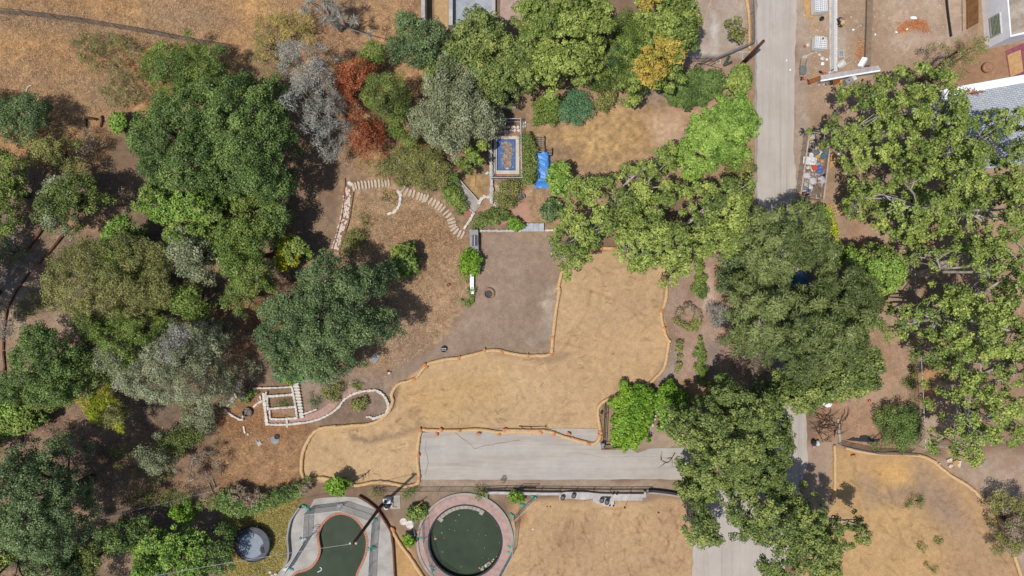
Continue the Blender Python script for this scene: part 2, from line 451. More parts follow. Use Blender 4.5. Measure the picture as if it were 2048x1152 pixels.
# lower right graded lot
paint([(1668,895),(1800,905),(1880,920),(1995,1020),(2045,1160),(2100,1900),(1560,1900),(1600,1100),(1660,1010)], (203,163,112), (187,149,108), 6, 1, nz=n_big)
paint([(1720,955),(1790,960),(1830,925),(1880,960),(1930,1010),(1960,1090),(1900,1060),(1820,1000),(1740,1000)], (166,140,118), (150,124,104), 22, .8)
paint([(1740,925),(1810,925),(1830,965),(1760,975)], (220,172,108), (204,158,98), 16, .8)
paint([(1900,1050),(1990,1050),(2030,1152),(1900,1170)], (184,148,112), (166,132,102), 24, .7)
paint([(1875,925),(2000,900),(2500,880),(2500,1900),(2050,1160),(2000,1030),(1940,975)], (180,154,132), (162,132,110), 10, 1)
paint([(1890,900),(1940,890),(1960,930),(1910,940)], (206,166,120), None, 9, .8, thr=.4)
# central graded pad of yellow earth
paint([(1118,580),(1135,505),(1275,498),(1330,535),(1325,620),(1342,690),(1325,742),(1285,778),(1205,805),(1196,858),(842,858),(836,966),(720,970),(606,962),(606,900),(622,868),(645,855),(745,848),(790,815),(800,768),(850,730),(970,703),(1100,708)], (204,169,126), (194,158,117), 3, 1, warp=False, nz=n_big)
paint([(1130,520),(1300,515),(1320,640),(1250,760),(1130,800),(1100,760)], (198,164,126), (188,153,116), 30, .5, nz=n_big)
paint([(1180,560),(1320,640),(1310,740),(1200,780),(1150,680)], (208,169,120), (198,158,112), 30, .35, thr=.44)
paint([(800,770),(1000,740),(1010,800),(900,840),(820,850)], (210,168,112), (194,154,104), 26, .6)
paint([(700,865),(730,872),(790,866),(830,862),(790,874),(735,884),(704,882)], (150,124,100), None, 6, .7)
paint([(800,830),(840,820),(850,860),(810,866)], (160,132,104), None, 10, .6, thr=.42)
paint([(1110,705),(1150,700),(1100,722),(980,712),(990,706)], (164,136,108), None, 6, .6)
paint([(1230,600),(1320,596),(1325,612),(1240,610)], (164,130,96), None, 7, .6, thr=.4)
# garden east of the pad
paint([(1335,510),(1500,500),(1500,770),(1345,790),(1300,770),(1335,720),(1350,680),(1332,620)], (178,148,126), (158,128,108), 10, 1)
paint([(1330,530),(1362,545),(1372,590),(1340,640),(1330,600)], (182,156,134), (164,138,118), 7, .9)
paint([(1405,535),(1425,538),(1440,600),(1420,612),(1405,590)], (214,198,180), (184,150,124), 6, .9)
paint([(1430,525),(1450,530),(1445,580),(1430,570)], (190,136,106), None, 8, .9)
paint([(1440,650),(1490,640),(1490,680),(1450,690)], (204,156,130), (164,120,98), 10, .9)
paint([(1336,700),(1356,690),(1362,760),(1320,770)], (170,150,134), None, 8, .8)
paint([(1406,675),(1442,675),(1442,750),(1406,745)], (150,132,118), (130,112,100), 5, .9)
paint([(1350,760),(1450,755),(1450,800),(1380,800)], (176,136,100), (148,112,86), 10, .9)
# strips round the driveway, lower centre lot
paint([(836,956),(1395,958),(1395,992),(800,985)], (174,150,128), (156,132,110), 6, 1)
paint([(1205,800),(1290,800),(1290,895),(1205,890)], (176,144,114), (160,130,104), 6, .9)
paint([(1270,860),(1370,820),(1390,895),(1270,900)], (176,152,128), (158,134,112), 7, 1)
paint([(1020,1005),(1390,995),(1385,1160),(1380,1900),(1000,1900),(1000,1160)], (200,163,121), (188,152,114), 6, 1, nz=n_big)
paint([(1080,1050),(1180,1030),(1200,1100),(1100,1130)], (188,152,112), (168,134,102), 26, .6, ns=9)
paint([(760,975),(1000,975),(1020,1010),(940,990),(850,1040),(830,1120),(790,1040)], (168,142,118), (146,122,100), 8, 1)
paint([(1018,1015),(1050,1025),(1045,1050),(1030,1060)], (188,130,86), (160,120,84), 8, .9, thr=.4)
paint([(782,1040),(800,1060),(850,1160),(780,1160)], (204,160,106), (188,146,98), 5, 1)
paint([(1385,985),(1460,985),(1480,1060),(1385,1040)], (178,150,124), (158,130,106), 8, .9)

# tyre sweeps and rakings on the graded earth: thin wandering darker streaks in the soil
r_ = random.Random(3)
def streaks(poly, n, lo, hi, ang, dcol, wid):
    a = np.array(poly)
    for _ in range(n):
        x = r_.uniform(a[:, 0].min(), a[:, 0].max()); y = r_.uniform(a[:, 1].min(), a[:, 1].max())
        if not inpoly(np.array([[x, y]]), poly)[0]: continue
        t = ang + r_.gauss(0, .5); L = r_.uniform(lo, hi); pts = [(x, y)]
        for k in range(6):
            t += r_.gauss(0, .22); x += math.cos(t) * L / 6; y += math.sin(t) * L / 6; pts.append((x, y))
        b = np.array(pts)
        idx = np.nonzero((PXX > b[:, 0].min() - 8) & (PXX < b[:, 0].max() + 8) & (PYY > b[:, 1].min() - 8) & (PYY < b[:, 1].max() + 8))
        d = polydist(np.stack([PXX[idx], PYY[idx]], 1), pts, False)
        w = np.clip(1 - d / wid, 0, 1) * r_.uniform(.3, .8) * np.clip((n_fin[idx] - .35) * 5, 0, 1)
        soil[idx] *= (1 - w[:, None] * (1 - np.array(dcol)))
PAD = [(1130,520),(1320,540),(1330,690),(1290,770),(1190,850),(850,852),(840,950),(620,950),(640,870),(800,770),(1000,720),(1105,712)]
streaks(PAD, 520, 6, 22, .3, (.72, .69, .66), 1.7)
streaks([(1040,1020),(1370,1010),(1370,1150),(1040,1150)], 160, 8, 30, 1.0, (.78, .75, .72), 2.2)
streaks([(1700,920),(1990,1040),(2030,1150),(1620,1150)], 160, 8, 30, .9, (.80, .77, .74), 2.2)
streaks([(700,380),(930,420),(930,640),(700,740)], 200, 8, 26, .9, (.74, .7, .66), 2.4)
streaks(PAD, 70, 60, 170, .2, (.88, .87, .86), 5)
streaks([(1040,1020),(1370,1010),(1370,1150),(1040,1150)], 70, 30, 120, 1.9, (.9, .88, .86), 4)
streaks([(1700,920),(1990,1040),(2030,1150),(1620,1150)], 70, 30, 110, .9, (.88, .87, .86), 4)
streaks([(960,480),(1110,480),(1090,700),(900,700)], 40, 20, 80, 1.0, (1.12, 1.1, 1.08), 3)

v = 1 + (n_big - .5)[..., None] * .10 + (n_mid - .5)[..., None] * (.07 + .1 * straw[..., None]) + (n_fin - .5)[..., None] * (.06 + .32 * straw[..., None]) + (n_sm - .5)[..., None] * (.15 + .30 * straw[..., None])
soil = np.clip(soil * v * np.array([1.03, 1.045, 1.06]), 8, 250)
# beyond the photographed garden the soil carries on in broad, even tones
nf = len(far); ker = np.hanning(241); ker /= ker.sum()
def blur1(a):
    p = np.pad(a, (120, 120), mode='edge'); return np.convolve(p, ker, mode='valid')
for A in [soil[..., k] for k in range(3)] + [straw]:
    for rows, src in ((slice(0, nf), nf), (slice(NY - nf, NY), NY - nf - 1)): A[rows, :] = blur1(A[src, :].copy())[None, :]
    for cols, src in ((slice(0, nf), nf), (slice(NX - nf, NX), NX - nf - 1)): A[:, cols] = blur1(A[:, src].copy())[:, None]
sl = soil / 255.0
sl = np.where(sl <= 0.04045, sl / 12.92, ((sl + 0.055) / 1.055) ** 2.4) / KX
ZZ = hgt(XX, YY)
relief = 0.008 * (n_mid - 1.0) * (1 + 6 * straw) + 0.004 * (n_fin - 1.0) * (1 + 11 * straw)
ZZ = ZZ + relief * ((np.abs(XX) < 54) & (np.abs(YY) < 31))

PP = np.stack([XX.ravel(), YY.ravel()], 1)
hole = np.zeros(NX * NY, bool)
kw = [(p.x, p.y) for p in PX(KID)]
near = (np.abs(PP[:, 0] + 18) < 12) & (PP[:, 1] < -18)
q = np.nonzero(near)[0]; hole[q] = inpoly(PP[q], kw) | (polydist(PP[q], kw) < 0.12)
hole |= np.hypot(PP[:, 0] - RPC.x, PP[:, 1] - RPC.y) < RPR + 0.15
sp = [(p.x, p.y) for p in PX(SPA)]
hole |= (PP[:, 0] > sp[0][0] - .1) & (PP[:, 0] < sp[1][0] + .1) & (PP[:, 1] < sp[0][1] + .1) & (PP[:, 1] > sp[2][1] - .1)
ii, jj = np.meshgrid(np.arange(NX - 1), np.arange(NY - 1))
a0 = (jj * NX + ii).ravel()
F = np.stack([a0, a0 + 1, a0 + 1 + NX, a0 + NX], 1)
F = F[~hole[F].all(1)]
me = bpy.data.meshes.new('ground')
me.vertices.add(NX * NY); me.vertices.foreach_set('co', np.stack([PP[:, 0], PP[:, 1], ZZ.ravel()], 1).ravel().astype(np.float32))
me.loops.add(F.size); me.loops.foreach_set('vertex_index', F.ravel().astype(np.int32))
me.polygons.add(len(F)); me.polygons.foreach_set('loop_start', np.arange(0, F.size, 4, dtype=np.int32))
me.update(calc_edges=True)
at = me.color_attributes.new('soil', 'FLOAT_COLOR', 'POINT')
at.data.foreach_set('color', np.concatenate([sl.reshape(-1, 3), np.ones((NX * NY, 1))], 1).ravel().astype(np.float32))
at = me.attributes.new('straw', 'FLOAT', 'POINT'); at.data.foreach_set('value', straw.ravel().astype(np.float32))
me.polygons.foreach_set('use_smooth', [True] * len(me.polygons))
gm = bpy.data.materials.new('soil'); gm.use_nodes = True
n = gm.node_tree.nodes; l = gm.node_tree.links; b = n['Principled BSDF']
b.inputs['Roughness'].default_value = 0.95; b.inputs['Specular IOR Level'].default_value = 0.1
a1 = n.new('ShaderNodeAttribute'); a1.attribute_name = 'soil'
a2 = n.new('ShaderNodeAttribute'); a2.attribute_name = 'straw'
tc = n.new('ShaderNodeTexCoord')
def gnoise(scale, detail, stretch=None):
    z = n.new('ShaderNodeTexNoise'); z.inputs['Scale'].default_value = scale; z.inputs['Detail'].default_value = detail; z.inputs['Roughness'].default_value = .7
    if stretch:
        mp = n.new('ShaderNodeMapping'); mp.inputs['Scale'].default_value = stretch; mp.inputs['Rotation'].default_value = (0, 0, .6)
        l.new(tc.outputs['Object'], mp.inputs[0]); l.new(mp.outputs[0], z.inputs['Vector'])
    else: l.new(tc.outputs['Object'], z.inputs['Vector'])
    return z
def mr(src, a, b_, c, d):
    z = n.new('ShaderNodeMapRange'); z.inputs[1].default_value = a; z.inputs[2].default_value = b_; z.inputs[3].default_value = c; z.inputs[4].default_value = d
    l.new(src, z.inputs[0]); return z.outputs[0]
z1 = mr(gnoise(5.0, 6).outputs[0], .3, .7, .86, 1.13)
zf = mr(gnoise(15.0, 4).outputs[0], .3, .7, .84, 1.14)
z2 = mr(gnoise(3.2, 5, (1, 2.6, 1)).outputs[0], .32, .68, .62, 1.32)
mixf = n.new('ShaderNodeMix'); mixf.data_type = 'FLOAT'
l.new(a2.outputs['Fac'], mixf.inputs[0]); l.new(z1, mixf.inputs[2]); l.new(z2, mixf.inputs[3])
sc_ = n.new('ShaderNodeVectorMath'); sc_.operation = 'SCALE'
mf = n.new('ShaderNodeMath'); mf.operation = 'MULTIPLY'; l.new(mixf.outputs[0], mf.inputs[0]); l.new(zf, mf.inputs[1])
l.new(a1.outputs['Color'], sc_.inputs[0]); l.new(mf.outputs[0], sc_.inputs['Scale'])
l.new(sc_.outputs[0], b.inputs['Base Color'])
bp = n.new('ShaderNodeBump'); bp.inputs['Strength'].default_value = .4; bp.inputs['Distance'].default_value = .035
l.new(gnoise(9, 5).outputs[0], bp.inputs['Height']); l.new(bp.outputs[0], b.inputs['Normal'])
me.materials.append(gm)
ground = bpy.data.objects.new('ground', me); COL.objects.link(ground); tag(ground, kind='structure')

# ---------------------------------------------------------------- road, driveway, paving
M_ROAD = mat('worn_asphalt', C(206,195,184), C(192,181,170), .35, .9, .1, detail=9, c3=C(214,203,192), bscale=30)
M_DRIVE = mat('driveway_concrete', C(200,190,177), C(184,175,164), .5, .9, .1, detail=9, c3=C(210,200,186), bscale=30)
M_CONC = mat('pool_concrete', C(190,180,166), C(164,155,144), 1.1, .9, .12, detail=8, bscale=25)
M_CONCW = mat('pale_concrete', C(214,208,200), C(180,174,168), 1.4, .85, .15, detail=8, bscale=14)
M_GREYC = mat('grey_concrete', C(172,170,168), C(146,142,140), 1.2, .9, .12, detail=8)
M_WHITE = mat('chalky_white_stucco', (.86,.86,.87), (.74,.75,.77), 1.5, .8, .1, detail=6)
M_BRICK = mat('red_brick', C(206,146,118), C(178,120,94), 6, .85, .2)
M_PINK = mat('pink_brick_paving', C(202,168,156), C(178,146,136), 2.2, .9, .2, detail=8)
M_WATER = None
def wear(m, sx, sy, c, lo=.5, hi=.75, sc=1.0, amt=.8):
    n = m.node_tree.nodes; l = m.node_tree.links; bs = n['Principled BSDF']; src = bs.inputs['Base Color'].links[0].from_socket
    tc = n.new('ShaderNodeTexCoord'); mp = n.new('ShaderNodeMapping'); mp.inputs['Scale'].default_value = (sx, sy, 1)
    z = n.new('ShaderNodeTexNoise'); z.inputs['Scale'].default_value = sc; z.inputs['Detail'].default_value = 9; z.inputs['Roughness'].default_value = .72
    r = n.new('ShaderNodeMapRange'); r.inputs[1].default_value = lo; r.inputs[2].default_value = hi; r.inputs[4].default_value = amt
    mx = n.new('ShaderNodeMix'); mx.data_type = 'RGBA'; mx.inputs[7].default_value = (*c, 1)
    l.new(tc.outputs['Object'], mp.inputs[0]); l.new(mp.outputs[0], z.inputs[0]); l.new(z.outputs[0], r.inputs[0]); l.new(r.outputs[0], mx.inputs[0]); l.new(src, mx.inputs[6]); l.new(mx.outputs[2], bs.inputs['Base Color'])
wear(M_ROAD, 1.1, .06, C(184,166,150), .48, .72, 1.0, .8); wear(M_ROAD, 1.6, .03, C(164,158,152), .52, .7, 1.3, .75); wear(M_ROAD, .5, .3, C(180,160,142), .58, .75, .8, .7); wear(M_ROAD, 1, 1, C(220,208,192), .6, .8, 2.5, .5)
wear(M_DRIVE, .08, .9, C(170,152,134), .48, .70, 1.0, .8); wear(M_DRIVE, .05, 2.2, C(206,198,188), .5, .7, 1.0, .7); wear(M_DRIVE, .3, .5, C(176,176,174), .52, .72, .8, .8); wear(M_DRIVE, 1, 1, C(166,150,132), .62, .8, 3, .7)
wear(M_CONC, 1, 1, C(146,134,120), .55, .75, 1.6, .7); wear(M_CONCW, 1, 1, C(172,158,146), .52, .72, 2.2, .8)
wear(M_PINK, 1, 1, C(150,128,116), .5, .7, 1.3, .7)
road = sheet('road', rough_poly([(1513,-900),(1514,0),(1513,220),(1514,420),(1520,600),(1500,800),(1445,960),(1388,1040),(1385,1160),(1380,1900),(1560,1900),(1565,1160),(1590,1010),(1614,932),(1613,700),(1602,430),(1586,300),(1590,120),(1594,0),(1600,-900)], 12, 1.6, 4), M_ROAD, .012)
sheet('road_gutter', rough_poly([(1496,0),(1513.5,0),(1512.5,300),(1513.5,420),(1509,420),(1507,200)], 20, 1, 5)[0:0] or [(1509.5,-300),(1513,-300),(1512.4,220),(1513.4,420),(1510,420),(1509,220)], M_GREYC, .03)
sheet('driveway', rough_poly([(838,866),(900,860),(1000,858),(1130,857),(1196,858),(1203,900),(1240,899),(1262,898),(1275,906),(1300,897),(1390,894),(1410,900),(1410,962),(1320,958),(1100,960),(838,959)], 16, .7, 6), M_DRIVE, .014)

M_CRACK = mat('crack_filler', C(160,142,124), C(140,122,106), 4, .95, .1)
def crackline(px, w, name='driveway_crack'):
    pts = [Vector((p.x, p.y, 0)) for p in PX(px)]; r = random.Random(len(px)); q = []
    for a, b in zip(pts, pts[1:]):
        n = max(2, int((b - a).length / .5))
        for k in range(n): q.append(a.lerp(b, k / n) + Vector((r.uniform(-.06, .06), r.uniform(-.06, .06), 0)))
    q.append(pts[-1]); L, Rr = [], []
    for i, p in enumerate(q):
        t = (q[min(i + 1, len(q) - 1)] - q[max(i - 1, 0)]).normalized(); nn = Vector((-t.y, t.x, 0)) * w * r.uniform(.5, 1.2)
        L.append(p + nn); Rr.append(p - nn)
    mb = MB(); n = len(q)
    mb.add([(p.x, p.y, .018) for p in L] + [(p.x, p.y, .018) for p in Rr], [(i, n + i, n + i + 1, i + 1) for i in range(n - 1)])
    return mb.build(name, M_CRACK, kind='structure')
crackline([(911,866),(925,876),(938,886),(950,898),(962,893),(985,889),(1015,884),(1040,880)], .035)
crackline([(853,880),(851,900),(856,925),(850,950)], .03)
crackline([(1150,905),(1210,915),(1290,912),(1370,918)], .012)

# ================================================================ TREES AND SHRUBS
def LM(n):
    P = {
     'oak':    ((54,64,34),(92,104,52),(128,136,74)),
     'oakblue':((48,62,40),(84,100,62),(120,134,88)),
     'deep':   ((44,60,32),(80,98,50),(116,132,72)),
     'mid':    ((66,82,38),(104,122,56),(144,154,80)),
     'olive':  ((80,86,48),(120,120,68),(154,150,90)),
     'sage':   ((88,94,68),(126,130,96),(160,162,130)),
     'grey':   ((106,104,96),(146,144,132),(182,178,168)),
     'syc':    ((68,84,40),(114,128,62),(160,168,86)),
     'sycdark':((62,76,40),(104,118,62),(150,154,84)),
     'fresh':  ((74,102,42),(122,150,66),(164,184,92)),
     'vivid':  ((64,100,30),(112,148,46),(158,186,66)),
     'lime':   ((112,126,34),(164,172,48),(200,200,76)),
     'yellow': ((116,124,28),(166,166,40),(200,192,56)),
     'rust':   ((116,64,40),(164,94,62),(192,126,90)),
     'gold':   ((112,112,50),(160,146,66),(196,156,76)),
     'cedar':  ((58,68,38),(94,104,58),(128,136,82)),
     'dead':   ((92,80,66),(134,118,98),(170,152,130)),
     'teal':   ((58,88,58),(88,122,84),(118,148,108)),
     'dry':    ((120,112,58),(158,146,80),(186,168,100)),
    }
    return leafmat('leaf_' + n, *P[n], k=LK * {'vivid': .72, 'fresh': .86, 'cedar': 1.0, 'mid': .98, 'lime': .72, 'yellow': .8, 'oakblue': 1.15, 'deep': 1.2, 'oak': 1.15, 'teal': 1.0, 'olive': 1.0, 'grey': .85, 'rust': .85, 'gold': .9, 'syc': 1.0, 'sycdark': 1.0}.get(n, 1.0))
LK = 1.95
ST = {  # leaf length, width, clump radius, leaves, flatten, spacing, lower fill, up bias
 'oak':   (.16,.11,.62,190,.75,.78,.6,.7),
 'fine':  (.15,.075,.58,200,.7,.80,.6,.6),
 'syc':   (.21,.165,.48,72,.6,.86,.5,.9),
 'maple': (.19,.145,.47,98,.65,.80,.6,.85),
 'cedar': (.34,.09,.70,210,.40,.74,.5,.9),
 'shrub': (.16,.10,.42,100,.8,.80,.6,.7),
 'broad': (.24,.17,.42,70,.7,.80,.6,.9),
 'hedge': (.15,.10,.36,95,.6,.80,.3,.9),
 'scrub': (.17,.05,.5,70,.7,.95,.5,.5),
 'weep':  (.42,.05,.55,120,.6,.8,.5,.5),
}
BARKS = {
 'brown': mat('brown_bark', C(120,96,78), C(84,66,54), 4, .95, .5, stretch=(1, 1, .25)),
 'white': mat('white_sycamore_bark', C(214,206,192), C(160,148,130), 2.2, .85, .25, detail=6),
 'grey':  mat('grey_bark', C(150,142,134), C(110,102,96), 4, .95, .4, stretch=(1, 1, .25)),
 'dark':  mat('dark_bark', C(92,72,58), C(64,50,42), 4, .95, .5, stretch=(1, 1, .25)),
}

def crown_pts(poly, h, hb, style, dens, seed, gap=0.0):
    r = np.random.default_rng(seed)
    Lf, Wf, cr, nl, flat, sp, low, up = ST[style]
    zm = hb + .55 * (h - hb)
    wp = [(p.x, p.y) for p in PX(poly, zm)]
    a = np.array(wp); lo, hi = a.min(0), a.max(0)
    area = .5 * abs(sum(wp[i][0] * wp[(i + 1) % len(wp)][1] - wp[(i + 1) % len(wp)][0] * wp[i][1] for i in range(len(wp))))
    cr = min(cr, .33 * math.sqrt(area)); rk = cr
    M = int(area / (cr * cr) * 14) + 60
    c = lo + r.random((M, 2)) * (hi - lo)
    ins = inpoly(c, wp); d = polydist(c, wp); d = np.where(ins, d, -d)
    A_ = .46 if area > 9 and h > 3.3 else cr * (.45 if h > 3.3 or area < 3 else .22)
    d2 = d + A_ * (np.sin((1.9 if area < 9 else 1.25) * c[:, 0] + seed) + np.sin((2.1 if area < 9 else 1.4) * c[:, 1] + 2 * seed) + .7 * np.sin(3.3 * (c[:, 0] + c[:, 1]) + seed) - (.6 if h > 3.3 else 0))
    ok = d2 > cr * .22
    if gap:
        gn = np.zeros(len(c))
        for _ in range(7):
            w = r.normal(size=2) * 2.1; gn += np.sin(c @ w + r.uniform(0, 6.28))
        ok &= gn / 7 > gap - .45
    if ok.sum() < 3: ok = d > -.2 * cr
    c, d = c[ok], np.maximum(d[ok], .02)
    # lobes: big boughs whose shoulders leave dark creases between them
    lob = []
    if area > 9:
        for p in c:
            if all(np.hypot(*(p - q)) > 1.55 for q in lob): lob.append(p)
        lob = np.array(lob); LR = r.uniform(1.0, 1.75, len(lob)); LH = r.uniform(.78, 1.08, len(lob))
        D = np.hypot(c[:, None, 0] - lob[None, :, 0], c[:, None, 1] - lob[None, :, 1]) / LR[None]
        cap = np.sqrt(np.clip(1 - D * D, 0, 1)) * LH[None]; lobf = cap.max(1)
        lobt = r.uniform(-.24, .24, len(lob))[cap.argmax(1)]
    else: lobf = r.uniform(.7, 1.0, len(c)); lobt = np.zeros(len(c))
    keep = []
    rad = cr * r.uniform(.65, 1.3, len(c))
    for i in range(len(c)):
        if lobf[i] < .12 and r.random() < .6: continue
        if keep:
            k = np.array(keep); q = np.hypot(*(c[k] - c[i]).T)
            if (q < sp * .5 * (rad[k] + rad[i])).any(): continue
        keep.append(i)
    k = np.array(keep, int)
    if dens < 1: k = k[r.random(len(k)) < dens]
    if len(k) == 0: k = np.array([0])
    c, d, rad, lobf, lobt = c[k], d[k], rad[k], lobf[k], lobt[k]
    dm = max(d.max(), .3); t = np.clip(d / dm, 0, 1); dome = np.sqrt(1 - (1 - t) ** 2)
    z = hb + (h - hb) * np.clip((.15 + .85 * dome) * (.22 + .78 * lobf) * r.uniform(.88, 1.04, len(c)) + .08, .05, 1.03)
    top = np.column_stack([c, z]); ctint = np.clip(r.normal(.46, .15, len(c)) + lobt, .03, .97)
    nt = len(c); P = [top]; RD = [rad]; T = [ctint]
    nlw = int(nt * low)
    if nlw:
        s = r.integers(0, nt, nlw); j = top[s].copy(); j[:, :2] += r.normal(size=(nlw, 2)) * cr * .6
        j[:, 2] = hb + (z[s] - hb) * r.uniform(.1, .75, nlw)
        P.append(j); RD.append(rad[s]); T.append(ctint[s] * .8)  # lower clumps get a darker tint, adding shade between boughs to the leaf colour
    return np.concatenate(P), np.concatenate(RD), np.concatenate(T), a, zm

def foliage(P, RD, T, style, seed, nscale=1.0):
    Lf, Wf, cr, nl, flat, sp, low, up = ST[style]
    cnt = np.maximum(6, (nl * nscale * (RD / cr) ** 2).astype(int)); n = cnt.sum()
    ix = np.repeat(np.arange(len(P)), cnt)
    d = rng.normal(size=(n, 3)); d /= np.linalg.norm(d, axis=1, keepdims=True)
    fl = rng.random(n) < .55; d[fl, 2] = np.abs(d[fl, 2])
    rr = RD[ix] * (rng.random(n) ** .45)
    pos = P[ix] + d * rr[:, None] * np.array([1, 1, flat])
    # lobes: push leaves toward a few random sprigs of their clump
    nm = d * .8 + rng.normal(size=(n, 3)) * .5 + np.array([0, 0, up * .55])
    s = rng.uniform(.65, 1.25, n)
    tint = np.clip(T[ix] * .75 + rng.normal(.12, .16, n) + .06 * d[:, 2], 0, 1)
    al = None
    if style in ('cedar', 'weep', 'scrub'): al = d * np.array([1, 1, .35])
    return leaf_quads(pos, nm, Lf * s, Wf * s, al), tint

def twigs(P, RD, n, L, Wd, seed):
    k = rng.integers(0, len(P), n); d = rng.normal(size=(n, 3)); d[:, 2] = np.abs(d[:, 2]) * .6; d /= np.linalg.norm(d, axis=1, keepdims=True)
    pos = P[k] + d * RD[k][:, None] * rng.uniform(.2, 1, n)[:, None]
    return leaf_quads(pos, rng.normal(size=(n, 3)) + np.array([0, 0, .8]), L * rng.uniform(.5, 1.4, n), np.full(n, Wd), d)

NTREE = [0]
def tree(name, cat, label, poly, h, leaf, style='oak', hb=None, bark='brown', dens=1.0, leaf2=None, mix=.0, group=None, twig=0, twigmat=None,
         trunk=None, open_=False, gap=0.0, rt=None, base=None, limbs=9, crown_name='crown', nscale=1.0, hole=None):
    NTREE[0] += 1; seed = NTREE[0] * 7 + 3
    r = random.Random(seed)
    if hb is None: hb = h * .35
    gx = sum(p[0] for p in poly) / len(poly); gy = sum(p[1] for p in poly) / len(poly)
    z0 = G(gx, gy).z
    P, RD, T, wp, zm = crown_pts(poly, h, hb, style, dens, seed, gap)
    P[:, 2] += z0
    if hole:        # a real opening between the boughs
        c0 = W(hole[0], hole[1], 0); t_ = P[:, 2] / H; ok_ = np.hypot(P[:, 0] - c0.x * (1 - t_), P[:, 1] - c0.y * (1 - t_)) > hole[2] + RD * .55
        P, RD, T = P[ok_], RD[ok_], T[ok_]
    if base: b = G(*base)
    else:
        b = Vector((float(P[:, 0].mean()), float(P[:, 1].mean()), 0)); b.z = float(hgt(b.x, b.y))
    b.z -= .06
    root = thing(name, b, label, cat, group)
    V, tn = foliage(P, RD, T, style, seed, nscale)
    V = V - np.array(b)[None, None]
    m1 = LM(leaf)
    if leaf2:
        sel = np.zeros(len(V), bool)
        # second leaf colour on whole clumps (turning branches)
        q_ = np.sin(P[:, 0] * 1.1 + seed) + np.sin(P[:, 1] * 1.3 + seed * 2) + np.sin((P[:, 0] - P[:, 1]) * .7) + rng.random(len(P)) * 1.2; cs = q_ > np.quantile(q_, 1 - mix)
        cnt = np.maximum(6, (ST[style][3] * nscale * (RD / ST[style][2]) ** 2).astype(int)); sel = np.repeat(cs, cnt)
        me_ = quads_mesh(crown_name, V, tn, m1); me_.materials.append(LM(leaf2)); me_.polygons.foreach_set('material_index', sel.astype(np.int32))
    else: me_ = quads_mesh(crown_name, V, tn, m1)
    cr = bpy.data.objects.new(crown_name, me_); COL.objects.link(cr); cr.parent = root
    if twig:
        tv = twigs(P, RD, twig, .75, .035, seed) - np.array(b)[None, None]
        tm = quads_mesh('twigs', tv, rng.random(len(tv)), LM(twigmat or 'grey'))
        to = bpy.data.objects.new('twigs', tm); COL.objects.link(to); to.parent = root; to['kind'] = 'stuff'
    # trunk and limbs
    B = MB(); rt = rt or max(.05, .021 * h + .008 * math.sqrt(len(P)))
    fork = Vector((b.x, b.y, b.z + max(.15, hb * .75)))
    mean = Vector(P.mean(0)); fork = fork + Vector((mean.x - fork.x, mean.y - fork.y, 0)) * .15
    if h > 2.2 or open_:
        B.tube(smooth_line([b - Vector((0, 0, .2)), b.lerp(fork, .5) + Vector((r.uniform(-.1, .1), r.uniform(-.1, .1), 0)), fork], 3), [rt * 1.35] + [rt * (1.1 - .05 * k) for k in range(6)], 7)
        idx = list(range(len(P))); r.shuffle(idx)
        idx.sort(key=lambda i: -np.hypot(P[i][0] - fork.x, P[i][1] - fork.y)) if open_ else None
        ends = []
        for i in idx:
            p = Vector(P[i])
            if all((p - e).length > (1.6 if open_ else 1.2) for e in ends): ends.append(p)
            if len(ends) >= (limbs if not open_ else limbs + 2): break
        for e in ends:
            mid = fork.lerp(e, .5) + Vector((r.uniform(-.6, .6), r.uniform(-.6, .6), r.uniform(-.1, .5) + (.8 if open_ else 0))) * (1.5 if open_ else 1)
            q = smooth_line([fork - Vector((0, 0, .1)), mid, e], 4)
            rr = [rt * ((.46 if open_ else .62) * (1 - k / (len(q) - 1)) + .05) for k in range(len(q))]
            B.tube(q, rr, 5)
            if open_:
                for i in r.sample(range(len(P)), min(len(P), 60)):
                    p = Vector(P[i]); j = min(range(3, len(q)), key=lambda k: (q[k] - p).length)
                    if .4 < (q[j] - p).length < 2.2: B.tube([q[j], q[j].lerp(p, .5) + Vector((0, 0, r.uniform(-.1, .25))), p], [rt * .16, rt * .11, rt * .05], 4)
    else:
        for k in range(5):
            i = r.randrange(len(P)); B.tube([b - Vector((0, 0, .08)), b.lerp(Vector(P[i]), .6), Vector(P[i])], [.03, .022, .01], 5)
    B.build('trunk' if h > 2.2 else 'stem', BARKS[bark], root, smooth=True)
    return root

